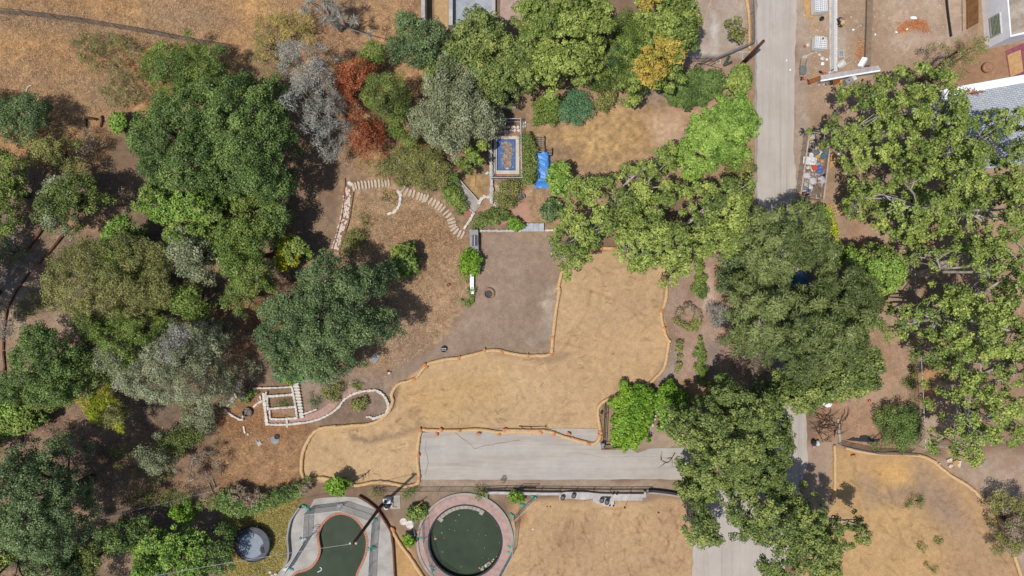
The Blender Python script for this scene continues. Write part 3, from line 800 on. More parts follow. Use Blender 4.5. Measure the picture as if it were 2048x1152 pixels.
exec_trees = [
# name, category, label, polygon, height, leaf, style, extra
('oak_tree','tree','largest dense round dark green oak on the western slope',[(265,270),(300,215),(345,190),(420,165),(490,152),(545,178),(575,250),(580,320),(560,385),(500,395),(455,365),(400,380),(330,365),(275,340)],11,'deep','oak',dict(nscale=1.1)),
('dying_tree','tree','silver grey half bare tree between the big oak and the rust coloured trees',[(560,95),(610,85),(655,100),(672,150),(668,190),(690,225),(697,270),(680,296),(640,290),(600,260),(572,225),(562,170)],8,'grey','fine',dict(bark='grey',dens=.72,twig=2600,nscale=.40)),
('dead_tree','tree','rust brown dead tree beside the top of the silver grey tree',[(660,165),(672,140),(695,125),(735,120),(742,160),(722,205),(690,212)],6,'rust','fine',dict(bark='dark',nscale=.8)),
('dead_tree','tree','smaller salmon red dead tree below the rust brown one',[(695,230),(720,215),(735,250),(762,272),(755,312),(712,310),(696,275)],4.6,'rust','fine',dict(bark='dark',nscale=.7)),
('broadleaf_tree','tree','yellow green tree touching the rust coloured dead trees',[(726,190),(742,150),(790,150),(818,190),(815,255),(795,282),(766,262),(742,226)],6,'oak','fine',dict(leaf2='mid',mix=.4)),
('oak_tree','tree','blue green oak in front of the concrete channel walls',[(775,80),(800,28),(850,22),(893,45),(902,100),(870,135),(800,138),(778,112)],8,'oakblue','oak',{}),
('oak_tree','tree','small dark oak just left of the blue green oak',[(715,108),(745,85),(775,100),(772,132),(730,133)],4,'mid','fine',{}),
('oak_tree','tree','broad sage grey tree left of the fenced spa',[(850,145),(880,110),(930,105),(968,140),(982,200),(985,255),(960,290),(900,302),(845,292),(822,250),(832,200)],7.5,'sage','oak',dict(twig=500,bark='grey')),
('citrus_tree','tree','small yellow green tree at the corner of the fenced spa',[(908,305),(935,280),(970,288),(975,330),(950,352),(915,345)],4,'mid','broad',{}),
('olive_shrub','shrub','wide olive green thicket above the curved garden steps',[(768,330),(800,295),(860,300),(895,330),(890,362),(850,382),(800,362)],3,'olive','fine',dict(twig=300)),
('sycamore_tree','tree','grey green sycamore at the left end of the row above the spa',[(890,110),(905,50),(955,22),(1000,38),(1042,80),(1060,150),(1030,192),(985,188),(940,150),(905,140)],9,'sycdark','maple',dict(nscale=.9)),
('sycamore_tree','tree','tall yellow green sycamore in the middle of the row above the spa',[(1040,12),(1100,-25),(1200,-15),(1208,60),(1198,120),(1160,165),(1100,182),(1060,145),(1038,80)],11,'syc','maple',{}),
('evergreen_tree','tree','dark fine leaved evergreen between the yellow sycamores',[(1195,90),(1222,38),(1256,24),(1285,60),(1292,130),(1278,172),(1235,192),(1205,160)],8.5,'mid','fine',dict(leaf2='deep',mix=.4)),
('sycamore_tree','tree','turning sycamore with orange and gold branches at the right end of the row',[(1258,12),(1320,-25),(1385,-5),(1397,40),(1386,85),(1368,110),(1358,150),(1320,160),(1270,178),(1250,160),(1275,100),(1283,60)],11,'syc','maple',dict(leaf2='gold',mix=.26)),
('shrub','shrub','rounded green shrub nearest the spa in the upper garden bed',[(1065,215),(1085,195),(1118,195),(1128,225),(1105,240),(1070,232)],2.2,'mid','shrub',{}),
('shrub','shrub','blue green feathery shrub in the upper garden bed',[(1116,205),(1150,180),(1185,196),(1187,230),(1155,244),(1120,236)],2.4,'teal','fine',{}),
('shrub','shrub','low olive shrub at the right end of the upper garden bed',[(1185,215),(1205,180),(1230,172),(1226,205),(1195,228)],1.8,'olive','shrub',{}),
('ivy_hedge','hedge','broad dark ivy mound below the chain link fence corner',[(1330,188),(1340,150),(1372,140),(1440,142),(1452,170),(1430,190),(1382,213),(1350,210)],1.7,'deep','hedge',{}),
('shrub','shrub','yellow green bush at the foot of the leaning utility pole by the road',[(1452,168),(1465,140),(1482,130),(1503,146),(1500,180),(1468,192)],2.4,'syc','broad',{}),
('maple_tree','tree','fresh green tree overhanging the left edge of the road',[(1355,282),(1385,250),(1420,236),(1438,200),(1480,188),(1500,220),(1520,265),(1492,282),(1480,312),(1440,320),(1412,352),(1380,345),(1363,312)],6.5,'fresh','maple',dict(nscale=1.1)),
('shrub','shrub','dark roadside bush below the fresh green tree',[(1452,325),(1478,308),(1505,322),(1506,350),(1478,356)],2.0,'olive','shrub',{}),
('citrus_tree','tree','small bright tree just right of the blue tarp',[(1098,345),(1120,322),(1147,335),(1142,365),(1110,392)],3.6,'fresh','broad',{}),
('sycamore_tree','tree','wide sycamore between the tarp and the yellow graded pad',[(1105,478),(1135,400),(1165,362),(1245,345),(1295,300),(1345,292),(1342,370),(1300,420),(1250,452),(1212,470),(1180,518),(1140,545),(1112,500)],9,'syc','syc',dict(bark='white',open_=True,gap=.37,nscale=1.1)),
('sycamore_tree','tree','wide sycamore reaching from the road to the top of the yellow graded pad',[(1240,462),(1300,402),(1370,365),(1440,360),(1500,352),(1505,430),(1470,492),(1420,512),(1352,562),(1320,545),(1275,540),(1250,512)],9.5,'syc','syc',dict(bark='white',open_=True,gap=.37,nscale=1.1)),
('young_tree','tree','lone young tree with a round leafy crown on the dry grass slope',[(775,530),(790,496),(825,492),(832,525),(815,553),(795,550)],3.0,'mid','broad',{}),
('shrub','shrub','bright shrub spilling over the low white wall',[(918,515),(940,500),(965,518),(956,545),(930,541)],1.6,'vivid','broad',{}),
('shrub','shrub','rounded olive bush south of the fenced spa',[(993,385),(1010,364),(1035,370),(1040,398),(1020,416),(1000,406)],1.4,'olive','fine',{}),
('shrub','shrub','small bright green bush by the pale step slab',[(1012,450),(1020,432),(1040,435),(1046,452),(1025,460)],1.1,'vivid','broad',{}),
('shrub','shrub','dark blue green bush below the blue tarp',[(1080,420),(1100,398),(1118,412),(1126,436),(1090,440)],1.6,'oakblue','broad',{}),
('hedge','hedge','long grey green rosemary hedge above the yard retaining wall',[(937,452),(960,430),(1000,417),(1020,424),(1012,440),(975,452),(945,462)],1.0,'oak','hedge',{}),
('hedge','hedge','clipped hedge beside the concrete ramp and curved steps',[(882,375),(905,370),(928,400),(934,418),(918,426),(898,406)],1.1,'mid','hedge',{}),
('hedge','hedge','tall narrow hedge between the spa fence and the tarp',[(1046,275),(1060,266),(1073,290),(1073,350),(1066,370),(1044,366)],1.5,'oak','hedge',{}),
('shrub','shrub','low brown green shrub beside the railed flagstone path',[(683,490),(705,465),(724,470),(720,500),(690,506)],1.2,'olive','fine',{}),
('shrub','shrub','sparse scrub patch on the slope right of the flagstone path',[(712,455),(725,430),(748,432),(745,455),(722,464)],.7,'olive','scrub',dict(dens=.7)),
('oak_tree','tree','broad blue green oak at the foot of the dry slope',[(520,650),(530,610),(580,580),(600,555),(625,520),(660,510),(700,535),(750,545),(763,577),(742,612),(755,632),(786,646),(780,668),(740,690),(690,732),(640,756),(600,740),(560,742),(522,700)],10,'oakblue','oak',{}),
('shrub','tree','leafy pale green shrub tucked under the south side of the blue green oak',[(535,700),(560,672),(600,668),(630,700),(645,745),(600,760),(560,752)],3.5,'fresh','broad',dict(leaf2='teal',mix=.6)),
('young_tree','tree','bright yellow green tree in the shade right of the big oak',[(555,500),(580,466),(610,470),(621,495),(600,540),(555,536)],4,'yellow','broad',dict(leaf2='mid',mix=.4)),
('walnut_tree','tree','bright green tree directly below the big oak',[(285,420),(300,380),(345,368),(400,385),(450,400),(445,440),(385,448),(330,440)],7.5,'fresh','maple',dict(leaf2='mid',mix=.4)),
('walnut_tree','tree','bright lower limb tree left of the shaded hollow below the big oak',[(225,470),(238,445),(270,435),(288,455),(270,490),(240,495)],5,'fresh','maple',{}),
('oak_tree','tree','mid green tree between the bright tree and the yellow green tree',[(440,445),(500,430),(542,452),(548,505),(530,562),(500,600),(462,560),(430,510)],8.5,'mid','oak',{}),
('oak_tree','tree','sage coloured small tree in the middle of the western thicket',[(345,465),(400,450),(432,500),(440,558),(392,562),(352,522)],7,'sage','oak',dict(twig=200)),
('oak_tree','tree','pale olive tree spreading over the western thicket beside the bare pale soil',[(100,562),(130,510),(200,480),(280,470),(340,500),(350,560),(310,602),(260,640),(180,630),(122,602)],6.5,'olive','fine',dict(nscale=.8,twig=300,dens=.9)),
('oak_tree','tree','small rounded green tree in the hollow left of the blue green oak',[(345,605),(365,575),(410,575),(420,612),(390,633),(355,625)],5,'mid','oak',{}),
('oak_tree','tree','dull green spreading tree above the silver tree in the western thicket',[(175,652),(260,630),(330,640),(352,690),(300,722),(240,732),(190,700)],6,'mid','fine',dict(dens=.9)),
('silver_tree','tree','broad silver grey tree above the lime yellow willow',[(235,765),(270,710),(330,680),(352,650),(402,645),(432,690),(425,760),(442,800),(400,832),(330,802),(280,792)],8,'sage','fine',dict(leaf2='grey',mix=.12,twig=450,bark='grey',nscale=.95)),
('oak_tree','tree','dark green tree beside the long wooden beam at the western edge',[(18,762),(60,712),(80,660),(122,645),(162,662),(182,702),(192,762),(160,792),(90,792),(30,792)],7,'deep','oak',{}),
('willow_tree','tree','lime yellow willow with drooping branches',[(175,790),(200,773),(240,790),(290,820),(302,852),(270,868),(220,850),(190,830)],4,'lime','weep',dict(leaf2='olive',mix=.4)),
('shrub','shrub','bright leafy bush near the western edge below the dark green tree',[(3,802),(40,790),(100,805),(116,832),(80,857),(30,850)],2.4,'fresh','broad',dict(leaf2='mid',mix=.5)),
('oak_tree','tree','large dark blue green oak at the western edge near the trampoline corner',[(2,962),(20,920),(70,888),(122,885),(166,930),(182,970),(216,1010),(202,1050),(140,1092),(80,1092),(28,1050)],11,'oakblue','oak',{}),
('oak_tree','tree','green tree in the bottom corner below the large dark oak',[(-20,1050),(30,1060),(70,1100),(75,1165),(-20,1165)],7,'mid','oak',{}),
('walnut_tree','tree','light green leafy tree left of the trampoline',[(262,1165),(270,1110),(300,1070),(350,1060),(400,1075),(422,1110),(402,1165)],5,'fresh','maple',{}),
('oak_tree','tree','small sage tree in the shade below the lime willow',[(280,885),(310,875),(350,905),(356,927),(320,942),(290,920)],4,'sage','fine',dict(dens=.85)),
('bare_shrub','shrub','twiggy brown shrub left of the orange mulch',[(385,915),(430,890),(442,930),(420,962),(380,962)],2.2,'dead','scrub',dict(dens=.7,twig=500,twigmat='dead')),
('ivy_hedge','hedge','dark creeper thicket running along the top of the trampoline lawn',[(425,992),(470,975),(520,988),(580,972),(612,960),(622,985),(565,1005),(520,1022),(470,1032),(440,1016)],1.8,'deep','hedge',dict(leaf2='dead',mix=.25)),
('shrub','shrub','small bright shrub in deep shade above the light green tree',[(340,1028),(360,1008),(382,1030),(370,1046)],1.6,'vivid','broad',{}),
('citrus_tree','tree','vivid green rounded bush at the straw roll above the kidney pool fence',[(655,973),(668,950),(690,957),(691,985),(665,988)],2.2,'vivid','broad',{}),
('broadleaf_tree','tree','grass green spreading tree beside the fence on the dry hillside',[(290,115),(330,92),(400,92),(452,108),(460,150),(420,176),(370,190),(320,180),(290,150)],5,'mid','fine',dict(leaf2='deep',mix=.3)),
('scrub','shrub','sparse grey olive brush patch left of the hillside tree',[(160,92),(200,70),(270,82),(300,120),(292,200),(240,215),(200,160)],2,'olive','scrub',dict(dens=.75,twig=700,twigmat='dead')),
('oak_tree','tree','feathery dark tree at the western edge of the dry hillside',[(-15,262),(40,215),(100,210),(140,240),(146,280),(90,292),(10,292)],4.2,'oakblue','fine',{}),
('oak_tree','tree','dull olive tree just below the feathery dark hillside tree',[(75,292),(130,268),(180,298),(166,342),(110,332)],4,'olive','fine',dict(dens=.9)),
('broadleaf_tree','tree','green tree at the western edge above the fallen logs',[(-15,332),(40,310),(80,330),(96,382),(70,432),(30,462),(-15,452)],6,'mid','oak',{}),
('oak_tree','tree','grey green tree right of the fallen logs',[(108,402),(140,365),(190,360),(220,388),(226,422),(190,452),(130,462),(104,432)],6,'oak','oak',dict(leaf2='sage',mix=.4)),
('scrub','shrub','yellow green scrub at the end of the hillside fence',[(500,82),(520,30),(562,38),(580,100),(555,150),(520,162)],2.6,'dry','scrub',dict(dens=.8,leaf2='olive',mix=.5)),
('bare_tree','tree','bare grey dead tree near the top edge beside a dark shadow',[(590,-15),(650,-25),(700,5),(735,60),(720,75),(670,52),(620,50)],7,'grey','scrub',dict(dens=.6,twig=1500,bark='grey',nscale=.35)),
('shrub','shrub','small lime bush at the left foot of the big oak',[(233,252),(258,233),(276,254),(256,272)],1.8,'fresh','broad',{}),
('cedar_tree','tree','upper of the two dense dark cedars beside the road',[(1498,475),(1530,420),(1600,405),(1650,445),(1668,498),(1665,545),(1632,556),(1618,538),(1586,540),(1575,572),(1510,565),(1492,505)],12,'cedar','cedar',dict(gap=.08,hole=(1601,556,.75))),
('cedar_tree','tree','lower and larger of the two dense dark cedars beside the road',[(1480,625),(1500,575),(1575,568),(1584,582),(1612,586),(1630,566),(1665,520),(1740,555),(1737,640),(1722,700),(1660,742),(1590,762),(1545,720),(1500,690)],13,'cedar','cedar',dict(gap=.08,hole=(1601,556,.75))),
('maple_tree','tree','bright green tree on the right flank of the cedars',[(1690,505),(1730,490),(1780,500),(1817,540),(1800,572),(1760,592),(1722,570),(1700,540)],7,'fresh','maple',dict(leaf2='syc',mix=.4)),
('sycamore_tree','tree','sycamore just below the cedars at the foot of the road',[(1560,762),(1600,735),(1640,722),(1700,682),(1746,690),(1752,740),(1700,792),(1640,802),(1580,792)],8,'sycdark','maple',{}),
('sycamore_tree','tree','large sycamore at the right end of the driveway',[(1355,870),(1390,802),(1470,770),(1540,785),(1572,840),(1592,900),(1560,962),(1500,992),(1430,982),(1392,942)],11,'sycdark','maple',dict(bark="white",gap=.12)),
('sycamore_tree','tree','large sycamore at the bottom edge left of the lower graded lot',[(1440,1002),(1500,962),(1580,962),(1640,1002),(1700,1040),(1742,1062),(1700,1102),(1660,1160),(1560,1165),(1510,1112),(1460,1062)],10,'sycdark','maple',dict(bark='white',dens=.9,gap=.22)),
('sycamore_tree','tree','thin open sycamore over the end of the lower driveway wall',[(1365,1002),(1400,980),(1422,1040),(1442,1082),(1400,1092),(1368,1062)],7,'sycdark','syc',dict(bark='grey',open_=True,limbs=4,rt=.12)),
('vine_hedge','hedge','vivid green square vine mass beside the black gate',[(1222,882),(1232,800),(1250,780),(1302,778),(1312,808),(1296,860),(1270,893),(1235,892)],1.9,'vivid','broad',dict(nscale=1.2)),
('vine_hedge','hedge','smaller vivid green vine mass right of the stony gap by the gate',[(1308,795),(1320,770),(1342,765),(1372,800),(1376,832),(1346,870),(1320,850)],1.9,'vivid','broad',dict(leaf2='fresh',mix=.4)),
('pine_bush','shrub','dark green conifer bush at the top edge of the lower graded lot',[(1764,862),(1770,830),(1800,812),(1836,830),(1843,870),(1820,896),(1780,890)],2.8,'deep','fine',{}),
('sycamore_tree','tree','open sycamore with white limbs beside the debris container',[(1660,245),(1700,190),(1750,170),(1785,130),(1850,112),(1900,145),(1938,200),(1930,262),(1900,330),(1850,362),(1780,342),(1700,300)],12,'syc','syc',dict(bark='white',open_=True,gap=.47,nscale=1.0)),
('sycamore_tree','tree','open sycamore with pale limbs below the grey shingled roof',[(1745,345),(1850,320),(1930,300),(2010,330),(2070,400),(2060,480),(1950,492),(1880,450),(1830,470),(1760,440),(1740,392)],13,'syc','syc',dict(bark='white',open_=True,gap=.47,nscale=1.0)),
('sycamore_tree','tree','thin sycamore reaching over the grey shingled roof',[(1955,225),(2040,215),(2080,330),(1995,332),(1905,292)],11,'syc','syc',dict(bark='white',open_=True,dens=.55,limbs=5)),
('olive_tree','tree','sparse dark olive tree beside the terracotta pot',[(1862,105),(1900,85),(1960,72),(1972,110),(1922,160),(1880,175)],8,'olive','scrub',dict(dens=.85,nscale=1.4)),
('sycamore_tree','tree','tall leaning sycamore over the brown lot east of the wire fence',[(1800,605),(1870,592),(1960,545),(2060,500),(2090,700),(2000,722),(1900,742),(1872,702),(1820,682)],14,'syc','syc',dict(bark='white',open_=True,gap=.47,nscale=1.0)),
('sycamore_tree','tree','sycamore with drooping branches above the lower graded lot',[(1895,745),(1990,692),(2080,690),(2080,830),(1990,852),(1962,942),(1930,902),(1888,882),(1900,822)],11,'syc','syc',dict(bark='white',open_=True,gap=.47,nscale=1.0)),
('sycamore_tree','tree','thinly leaved sycamore with a massive pale trunk east of the cedars',[(1850,505),(1920,480),(2010,460),(2060,520),(1960,562),(1900,542)],12,'syc','syc',dict(bark='white',open_=True,dens=.5,base=(1836,549),rt=.36,limbs=5)),
('scrub_tree','tree','brown green scrub tree at the right edge of the lower graded lot',[(1992,1052),(2010,1000),(2065,970),(2075,1100),(2022,1102)],3.6,'olive','fine',dict(dens=.9,gap=.25,leaf2='dead',mix=.3)),
('dead_shrub','shrub','brown leafless thicket left of the cedars',[(1445,700),(1462,640),(1492,620),(1505,670),(1548,720),(1560,782),(1500,765),(1452,742)],2.8,'dead','scrub',dict(twig=1200,twigmat='dead',dens=.9)),
('oak_tree','tree','dark oak bush beside the pale soil left of the cedars',[(1440,562),(1462,515),(1490,512),(1497,560),(1472,592)],4,'oakblue','oak',{}),
('bare_shrub','shrub','grey bare shrub below the pale soil patch left of the cedars',[(1412,625),(1440,610),(1475,625),(1470,655),(1420,650)],1.8,'grey','scrub',dict(dens=.7,twig=500)),
('shrub','shrub','narrow yellow green shrub wedged against the upper cedar',[(1632,432),(1648,410),(1670,445),(1676,480),(1652,472)],3.5,'lime','broad',dict(leaf2='fresh',mix=.6)),
('sapling','tree','dark leaved sapling alone on the bare upper lot',[(1456,62),(1470,38),(1486,55),(1484,74),(1462,76)],2.6,'olive','broad',dict(dens=.5,nscale=.7,open_=True,limbs=2,rt=.03)),
('hedge','hedge','low straight hedge between the graded pad and the pale soil',[(1390,520),(1402,514),(1408,560),(1412,592),(1400,600),(1390,580)],.9,'mid','hedge',dict(leaf2='deep',mix=.4)),
('hedge','hedge','dry diamond shaped box border in the beaten garden',[(1376,605),(1399,624),(1402,646),(1379,662),(1351,645),(1352,624),(1376,605),(1376,614),(1360,629),(1359,641),(1379,653),(1391,641),(1390,630),(1376,614)],.35,'olive','hedge',dict(leaf2='dead',mix=.5)),
('hedge','hedge','dark shaded hedge strip left of the cedars',[(1393,690),(1404,676),(1410,700),(1412,760),(1440,764),(1438,774),(1400,770),(1392,730)],.9,'mid','hedge',{}),
('shrub','shrub','low dry box strip along the straw roll east of the pad',[(1353,690),(1360,684),(1364,740),(1358,755),(1353,740)],.5,'olive','hedge',dict(dens=.7)),
('shrub','shrub','leafy shrub inside the stone terrace bed',[(546,805),(565,799),(580,801),(576,810),(552,812)],.5,'oak','scrub',{}),
('shrub','shrub','silver and green bush left of the stone terrace',[(479,792),(490,783),(504,789),(500,802),(484,802)],.8,'mid','shrub',dict(leaf2='grey',mix=.4)),
('shrub','shrub','round yellow green grassy bush above the paved path',[(648,785),(660,768),(680,775),(682,790),(665,800),(650,797)],.9,'olive','fine',{}),
('shrub','shrub','dark scrubby plant below the grassy bush on the slope',[(618,805),(632,792),(642,800),(636,815),(622,814)],.7,'oakblue','scrub',{}),
('shrub','shrub','small dark plant within the curved stone bed',[(706,806),(722,798),(734,806),(726,816),(712,818)],.6,'olive','shrub',{}),
('shrub','shrub','spiky plant at the top of the paved path',[(698,770),(710,762),(722,770),(715,780),(702,778)],.5,'fresh','scrub',{}),
('shrub','shrub','green shrub beside the round pool deck under a yellow pipe',[(808,1025),(818,1015),(838,1015),(846,1028),(826,1036)],1.1,'mid','broad',{}),
('shrub','shrub','low green shrub at the left rim of the round pool',[(805,1075),(815,1062),(828,1070),(828,1086),(812,1090)],1.0,'vivid','broad',{}),
('shrub','shrub','straggly plant at the top rim of the round pool deck',[(945,985),(955,975),(975,980),(972,994),(958,998)],.8,'mid','scrub',{}),
('shrub','shrub','small round shrub between the round pool and the iron fence',[(1019,993),(1028,984),(1044,988),(1043,1000),(1028,1004)],.9,'vivid','shrub',{}),
('weed_clump','shrub','larger weed clump alone in the lower graded lot',[(1816,1005),(1828,995),(1850,990),(1853,1000),(1835,1012),(1820,1014)],.5,'oak','scrub',{}),
('weed_clump','shrub','tiny bright weed right of centre in the lower graded lot',[(1869,1081),(1877,1074),(1886,1080),(1878,1088)],.3,'mid','scrub',{}),
('weed_clump','shrub','yellowish weed beside a stone in the lower graded lot',[(1834,1080),(1842,1076),(1853,1098),(1848,1106),(1838,1096)],.3,'olive','scrub',{}),
('weed_clump','shrub','weed clump against the long straw roll in the lower graded lot',[(2003,1084),(2010,1078),(2018,1084),(2014,1094),(2005,1092)],.4,'mid','scrub',{}),
('weed_clump','shrub','weed pair near the bottom edge of the lower graded lot',[(1852,1132),(1862,1118),(1876,1128),(1872,1150),(1856,1150)],.3,'olive','scrub',dict(dens=.6)),
('shrub','shrub','dark sprawling creeper along the base of the low white wall',[(915,545),(932,535),(942,560),(944,590),(936,612),(928,600),(934,570)],.5,'mid','hedge',dict(dens=.6)),
('shrub','shrub','dry yellow rosette plants inside the curved stone kerb',[(752,395),(765,385),(785,385),(790,400),(775,412),(758,408)],.7,'dry','scrub',dict(leaf2='dead',mix=.4)),
('shrub','shrub','olive bush above the kidney pool pump pad',[(735,985),(748,976),(764,982),(758,994),(742,996)],.9,'olive','scrub',{}),
('shrub','shrub','green plant right of the pump pad beside the long wire fence',[(800,985),(812,974),(824,980),(822,996),(806,998)],.8,'mid','scrub',{}),
('shrub','shrub','weedy bush on the driveway verge above the round pool',[(1000,962),(1006,954),(1012,962),(1007,970)],.5,'dead','scrub',{}),
('shrub','shrub','leafy weeds under the wire fence right of the cedars',[(1876-60,700),(1826,690),(1832,730),(1830,790),(1822,800),(1814,760)],.6,'mid','scrub',dict(dens=.6)),
]
def grow(poly, f):
    gx = sum(p[0] for p in poly) / len(poly); gy = sum(p[1] for p in poly) / len(poly)
    return [(gx + (x - gx) * f, gy + (y - gy) * f) for x, y in poly]
for t in exec_trees: tree(t[0], t[1], t[2], grow(t[3], 1.09 if t[4] > 3.3 else 1.06), t[4], t[5], t[6], **t[7])

def ell(cx, cy, rx, ry, seed):
    r = random.Random(seed); return [(cx + rx * math.cos(a) * r.uniform(.78, 1.2), cy + ry * math.sin(a) * r.uniform(.78, 1.2)) for a in [2 * PI * k / 11 for k in range(11)]]
FILL = [
 (255,515,52,42,5.5,'mid','oak','leafy tree filling the hollow left of the sage tree'),
 (395,475,62,36,6.5,'mid','maple','bright tree behind the sage coloured small tree'),
 (480,405,52,34,6,'mid','oak','green tree against the lower right edge of the big oak'),
 (556,448,34,42,6,'deep','oak','dark tree above the yellow green tree in the shade'),
 (478,596,36,32,6,'oak','fine','olive tree at the right edge of the western thicket'),
 (320,590,56,40,5.5,'olive','fine','dull olive tree in the centre of the western thicket'),
 (215,640,56,34,5,'oak','fine','mid green tree above the dull spreading tree'),
 (420,665,34,30,4.5,'sage','fine','pale tree between the silver tree and the shaded slope'),
 (185,735,54,48,5.5,'oak','oak','oak wedged between the dark western tree and the silver tree'),
 (250,715,44,34,6,'sage','fine','sage tree joining the silver tree on its upper left'),
 (455,790,34,20,2.4,'sage','fine','grey green bush at the right foot of the silver tree'),
 (110,785,62,26,3.2,'oak','fine','dark bush below the dark western tree'),
 (-62,585,72,90,9,'deep','oak','oak leaning in from beyond the western edge'),
 (22,480,34,24,1.6,'grey','scrub','grey brush beside the long brown logs'),
 (60,505,34,28,1.5,'oak','scrub','dark brush around the long brown logs'),
 (250,1065,40,34,4,'deep','oak','dark tree in the shade left of the light green leafy tree'),
 (200,1125,56,36,5,'oak','oak','oak in the bottom shade right of the corner tree'),
 (130,1125,56,40,6,'oakblue','oak','blue green oak at the bottom edge beside the corner tree'),
 (445,1105,30,44,4,'deep','oak','shaded dark tree left of the trampoline'),
 (150,850,44,24,1.6,'dead','scrub','brown brush on the open soil right of the bright western bush'),
 (260,905,34,24,1.8,'olive','scrub','olive brush in the shade under the lime willow'),
 (230,960,50,24,1.6,'dead','scrub','brown brush in deep shade right of the large dark oak'),
 (370,880,40,26,2.2,'oak','fine','dull bush left of the orange mulch'),
 (395,840,36,22,2.4,'sage','fine','grey bush at the foot of the silver tree above the orange mulch'),
 (300,955,44,20,1.5,'olive','scrub','low olive brush under the small sage tree'),
 (470,660,44,30,2.2,'dead','scrub','brown brush in the shaded hollow left of the blue green oak'),
 (480,740,36,28,2.2,'sage','scrub','sage brush below the shaded hollow'),
 (570,590,30,24,2.0,'dead','scrub','dry brush under the upper left edge of the blue green oak'),
 (200,300,30,30,2.2,'dead','scrub','brown brush in the shade below the charred logs'),
 (30,640,24,40,1.0,'grey','scrub','grey weeds beside the rusty timber beam'),
 (100,610,40,20,.7,'olive','scrub','sparse weeds on the pale western soil'),
 (30,880,42,26,3,'mid','oak','green bush above the large dark oak at the western edge'),
 (330,990,70,16,1.3,'oak','scrub','weedy brush along the shaded wire fence'),
 (400,1005,34,16,1.4,'fresh','scrub','fresh green brush at the right end of the shaded wire fence'),
 (14,225,34,34,3.4,'oak','fine','tree at the western edge above the feathery dark tree'),
 (595,45,44,34,2.6,'dry','scrub','yellowish scrub left of the bare grey tree'),
 (545,190,26,44,2.6,'dry','scrub','dry scrub between the big oak and the silver grey tree'),
 (890,155,44,36,7,'oak','oak','olive oak wedged between the blue green oak and the sage tree'),
 (960,150,40,50,7.5,'sycdark','maple','grey sycamore in front of the sage grey tree'),
 (1050,130,34,60,9,'sycdark','maple','dark sycamore joining the left end of the row to the middle one'),
 (1205,60,26,80,9.5,'syc','maple','yellow green sycamore merging with the fine leaved evergreen'),
 (752,335,34,26,2,'olive','scrub','olive scrub below the salmon red dead tree'),
 (700,190,26,36,4,'rust','fine','rust brown boughs joining the two dead trees'),
 (880,250,40,40,5,'sage','fine','grey lower boughs under the broad sage tree'),
 (1700,610,50,60,7,'fresh','maple','green tree behind the right edge of the lower cedar'),
 (1690,770,70,30,6.5,'sycdark','maple','ragged sycamore boughs below the lower cedar'),
 (1590,790,60,40,8,'sycdark','maple','sycamore joining the cedars to the driveway sycamore'),
 (1400,970,50,36,7,'sycdark','maple','sycamore boughs over the right end of the driveway wall'),
 (1420,490,60,34,6.5,'syc','syc','low sycamore boughs above the box hedge'),
 (1860,420,60,60,10,'syc','syc','open sycamore boughs in front of the pale limbed tree'),
 (1960,400,70,70,12,'sycdark','syc','grey green sycamore below the shingle roof'),
 (1990,640,60,70,12,'syc','syc','yellow green sycamore at the right edge over the brown lot'),
 (1860,690,46,46,8,'sycdark','syc','grey green sycamore boughs beside the wire fence'),
 (1780,250,60,50,9,'sycdark','syc','lower boughs of sycamore beside the debris container'),
 (2010,850,40,60,8,'syc','syc','sycamore boughs at the right edge above the sandy rocks'),
 (1720,395,50,40,7,'syc','syc','sycamore boughs east of the tan pallet'),
]
for i, (cx, cy, rx, ry, h, lf, st, lb) in enumerate(FILL):
    nm_ = {'scrub': 'scrub', 'maple': 'sycamore_tree', 'syc': 'sycamore_tree'}.get(st, 'oak_tree' if h > 3.3 else 'shrub')
    kw = dict(gap=.47, open_=True, bark='white', limbs=3, rt=.09) if st == 'syc' else dict(gap=.12)
    if st == 'scrub': kw['dens'] = .8
    tree(nm_, 'tree' if h > 2.9 else 'shrub', lb, ell(cx, cy, rx, ry, i), h, lf, st, **kw)

# ================================================================ WALLS, POOLS, FENCES AND OTHER FIXTURES
M_STONE = mat('pale_limestone', C(246,236,222), C(206,192,176), 3, .9, .3)
M_WOOD = mat('weathered_wood', C(176,156,132), C(138,118,98), 5, .9, .3, stretch=(1, 6, 1))
M_BROWNW = mat('brown_stained_wood', C(166,104,56), C(136,80,42), 5, .8, .2)
M_PLY = mat('plywood', C(214,172,120), C(188,146,96), 2.5, .85, .1)
M_RUSTW = mat('rusty_timber', C(134,88,66), C(104,66,50), 4, .9, .3)
M_STEEL = mat('galvanised_steel', C(190,194,198), C(160,164,170), 6, .45, .05, metal=.6, spec=.5)
M_BLACK = mat('black_painted_iron', C(52,50,54), C(38,36,40), 6, .5, .05)
M_WIRE = mat('wire_mesh', C(150,150,150), C(124,124,124), 6, .6, 0, metal=.3)
M_TEAL = mat('teal_sandbag', C(110,192,170), C(70,150,132), 5, .7, .3)
M_WHITEP = mat('white_plastic', C(236,236,232), C(210,210,206), 4, .5, .1)
M_BLUE = mat('blue_tarpaulin', C(92,164,240), C(66,138,222), 2.5, .45, .35, spec=.5, bscale=5)
M_ORANGE = mat('orange_mesh_bag', C(236,160,112), C(208,122,76), 9, .8, .5)
M_STRAW = mat('straw_wattle', C(240,202,150), C(210,166,114), 6, .95, .6, stretch=(1, 1, 1), bscale=40)
M_DARK = mat('dark_rubber', C(58,58,62), C(44,44,48), 6, .7, .1)
M_TERRA = mat('terracotta', C(190,120,84), C(160,96,64), 6, .85, .1)
M_POLE = mat('creosoted_pole', C(104,70,58), C(78,52,46), 5, .85, .3, stretch=(1, 1, .2))
M_PINKW = mat('magenta_tarp', C(160,92,110), C(132,72,92), 2, .6, .3)
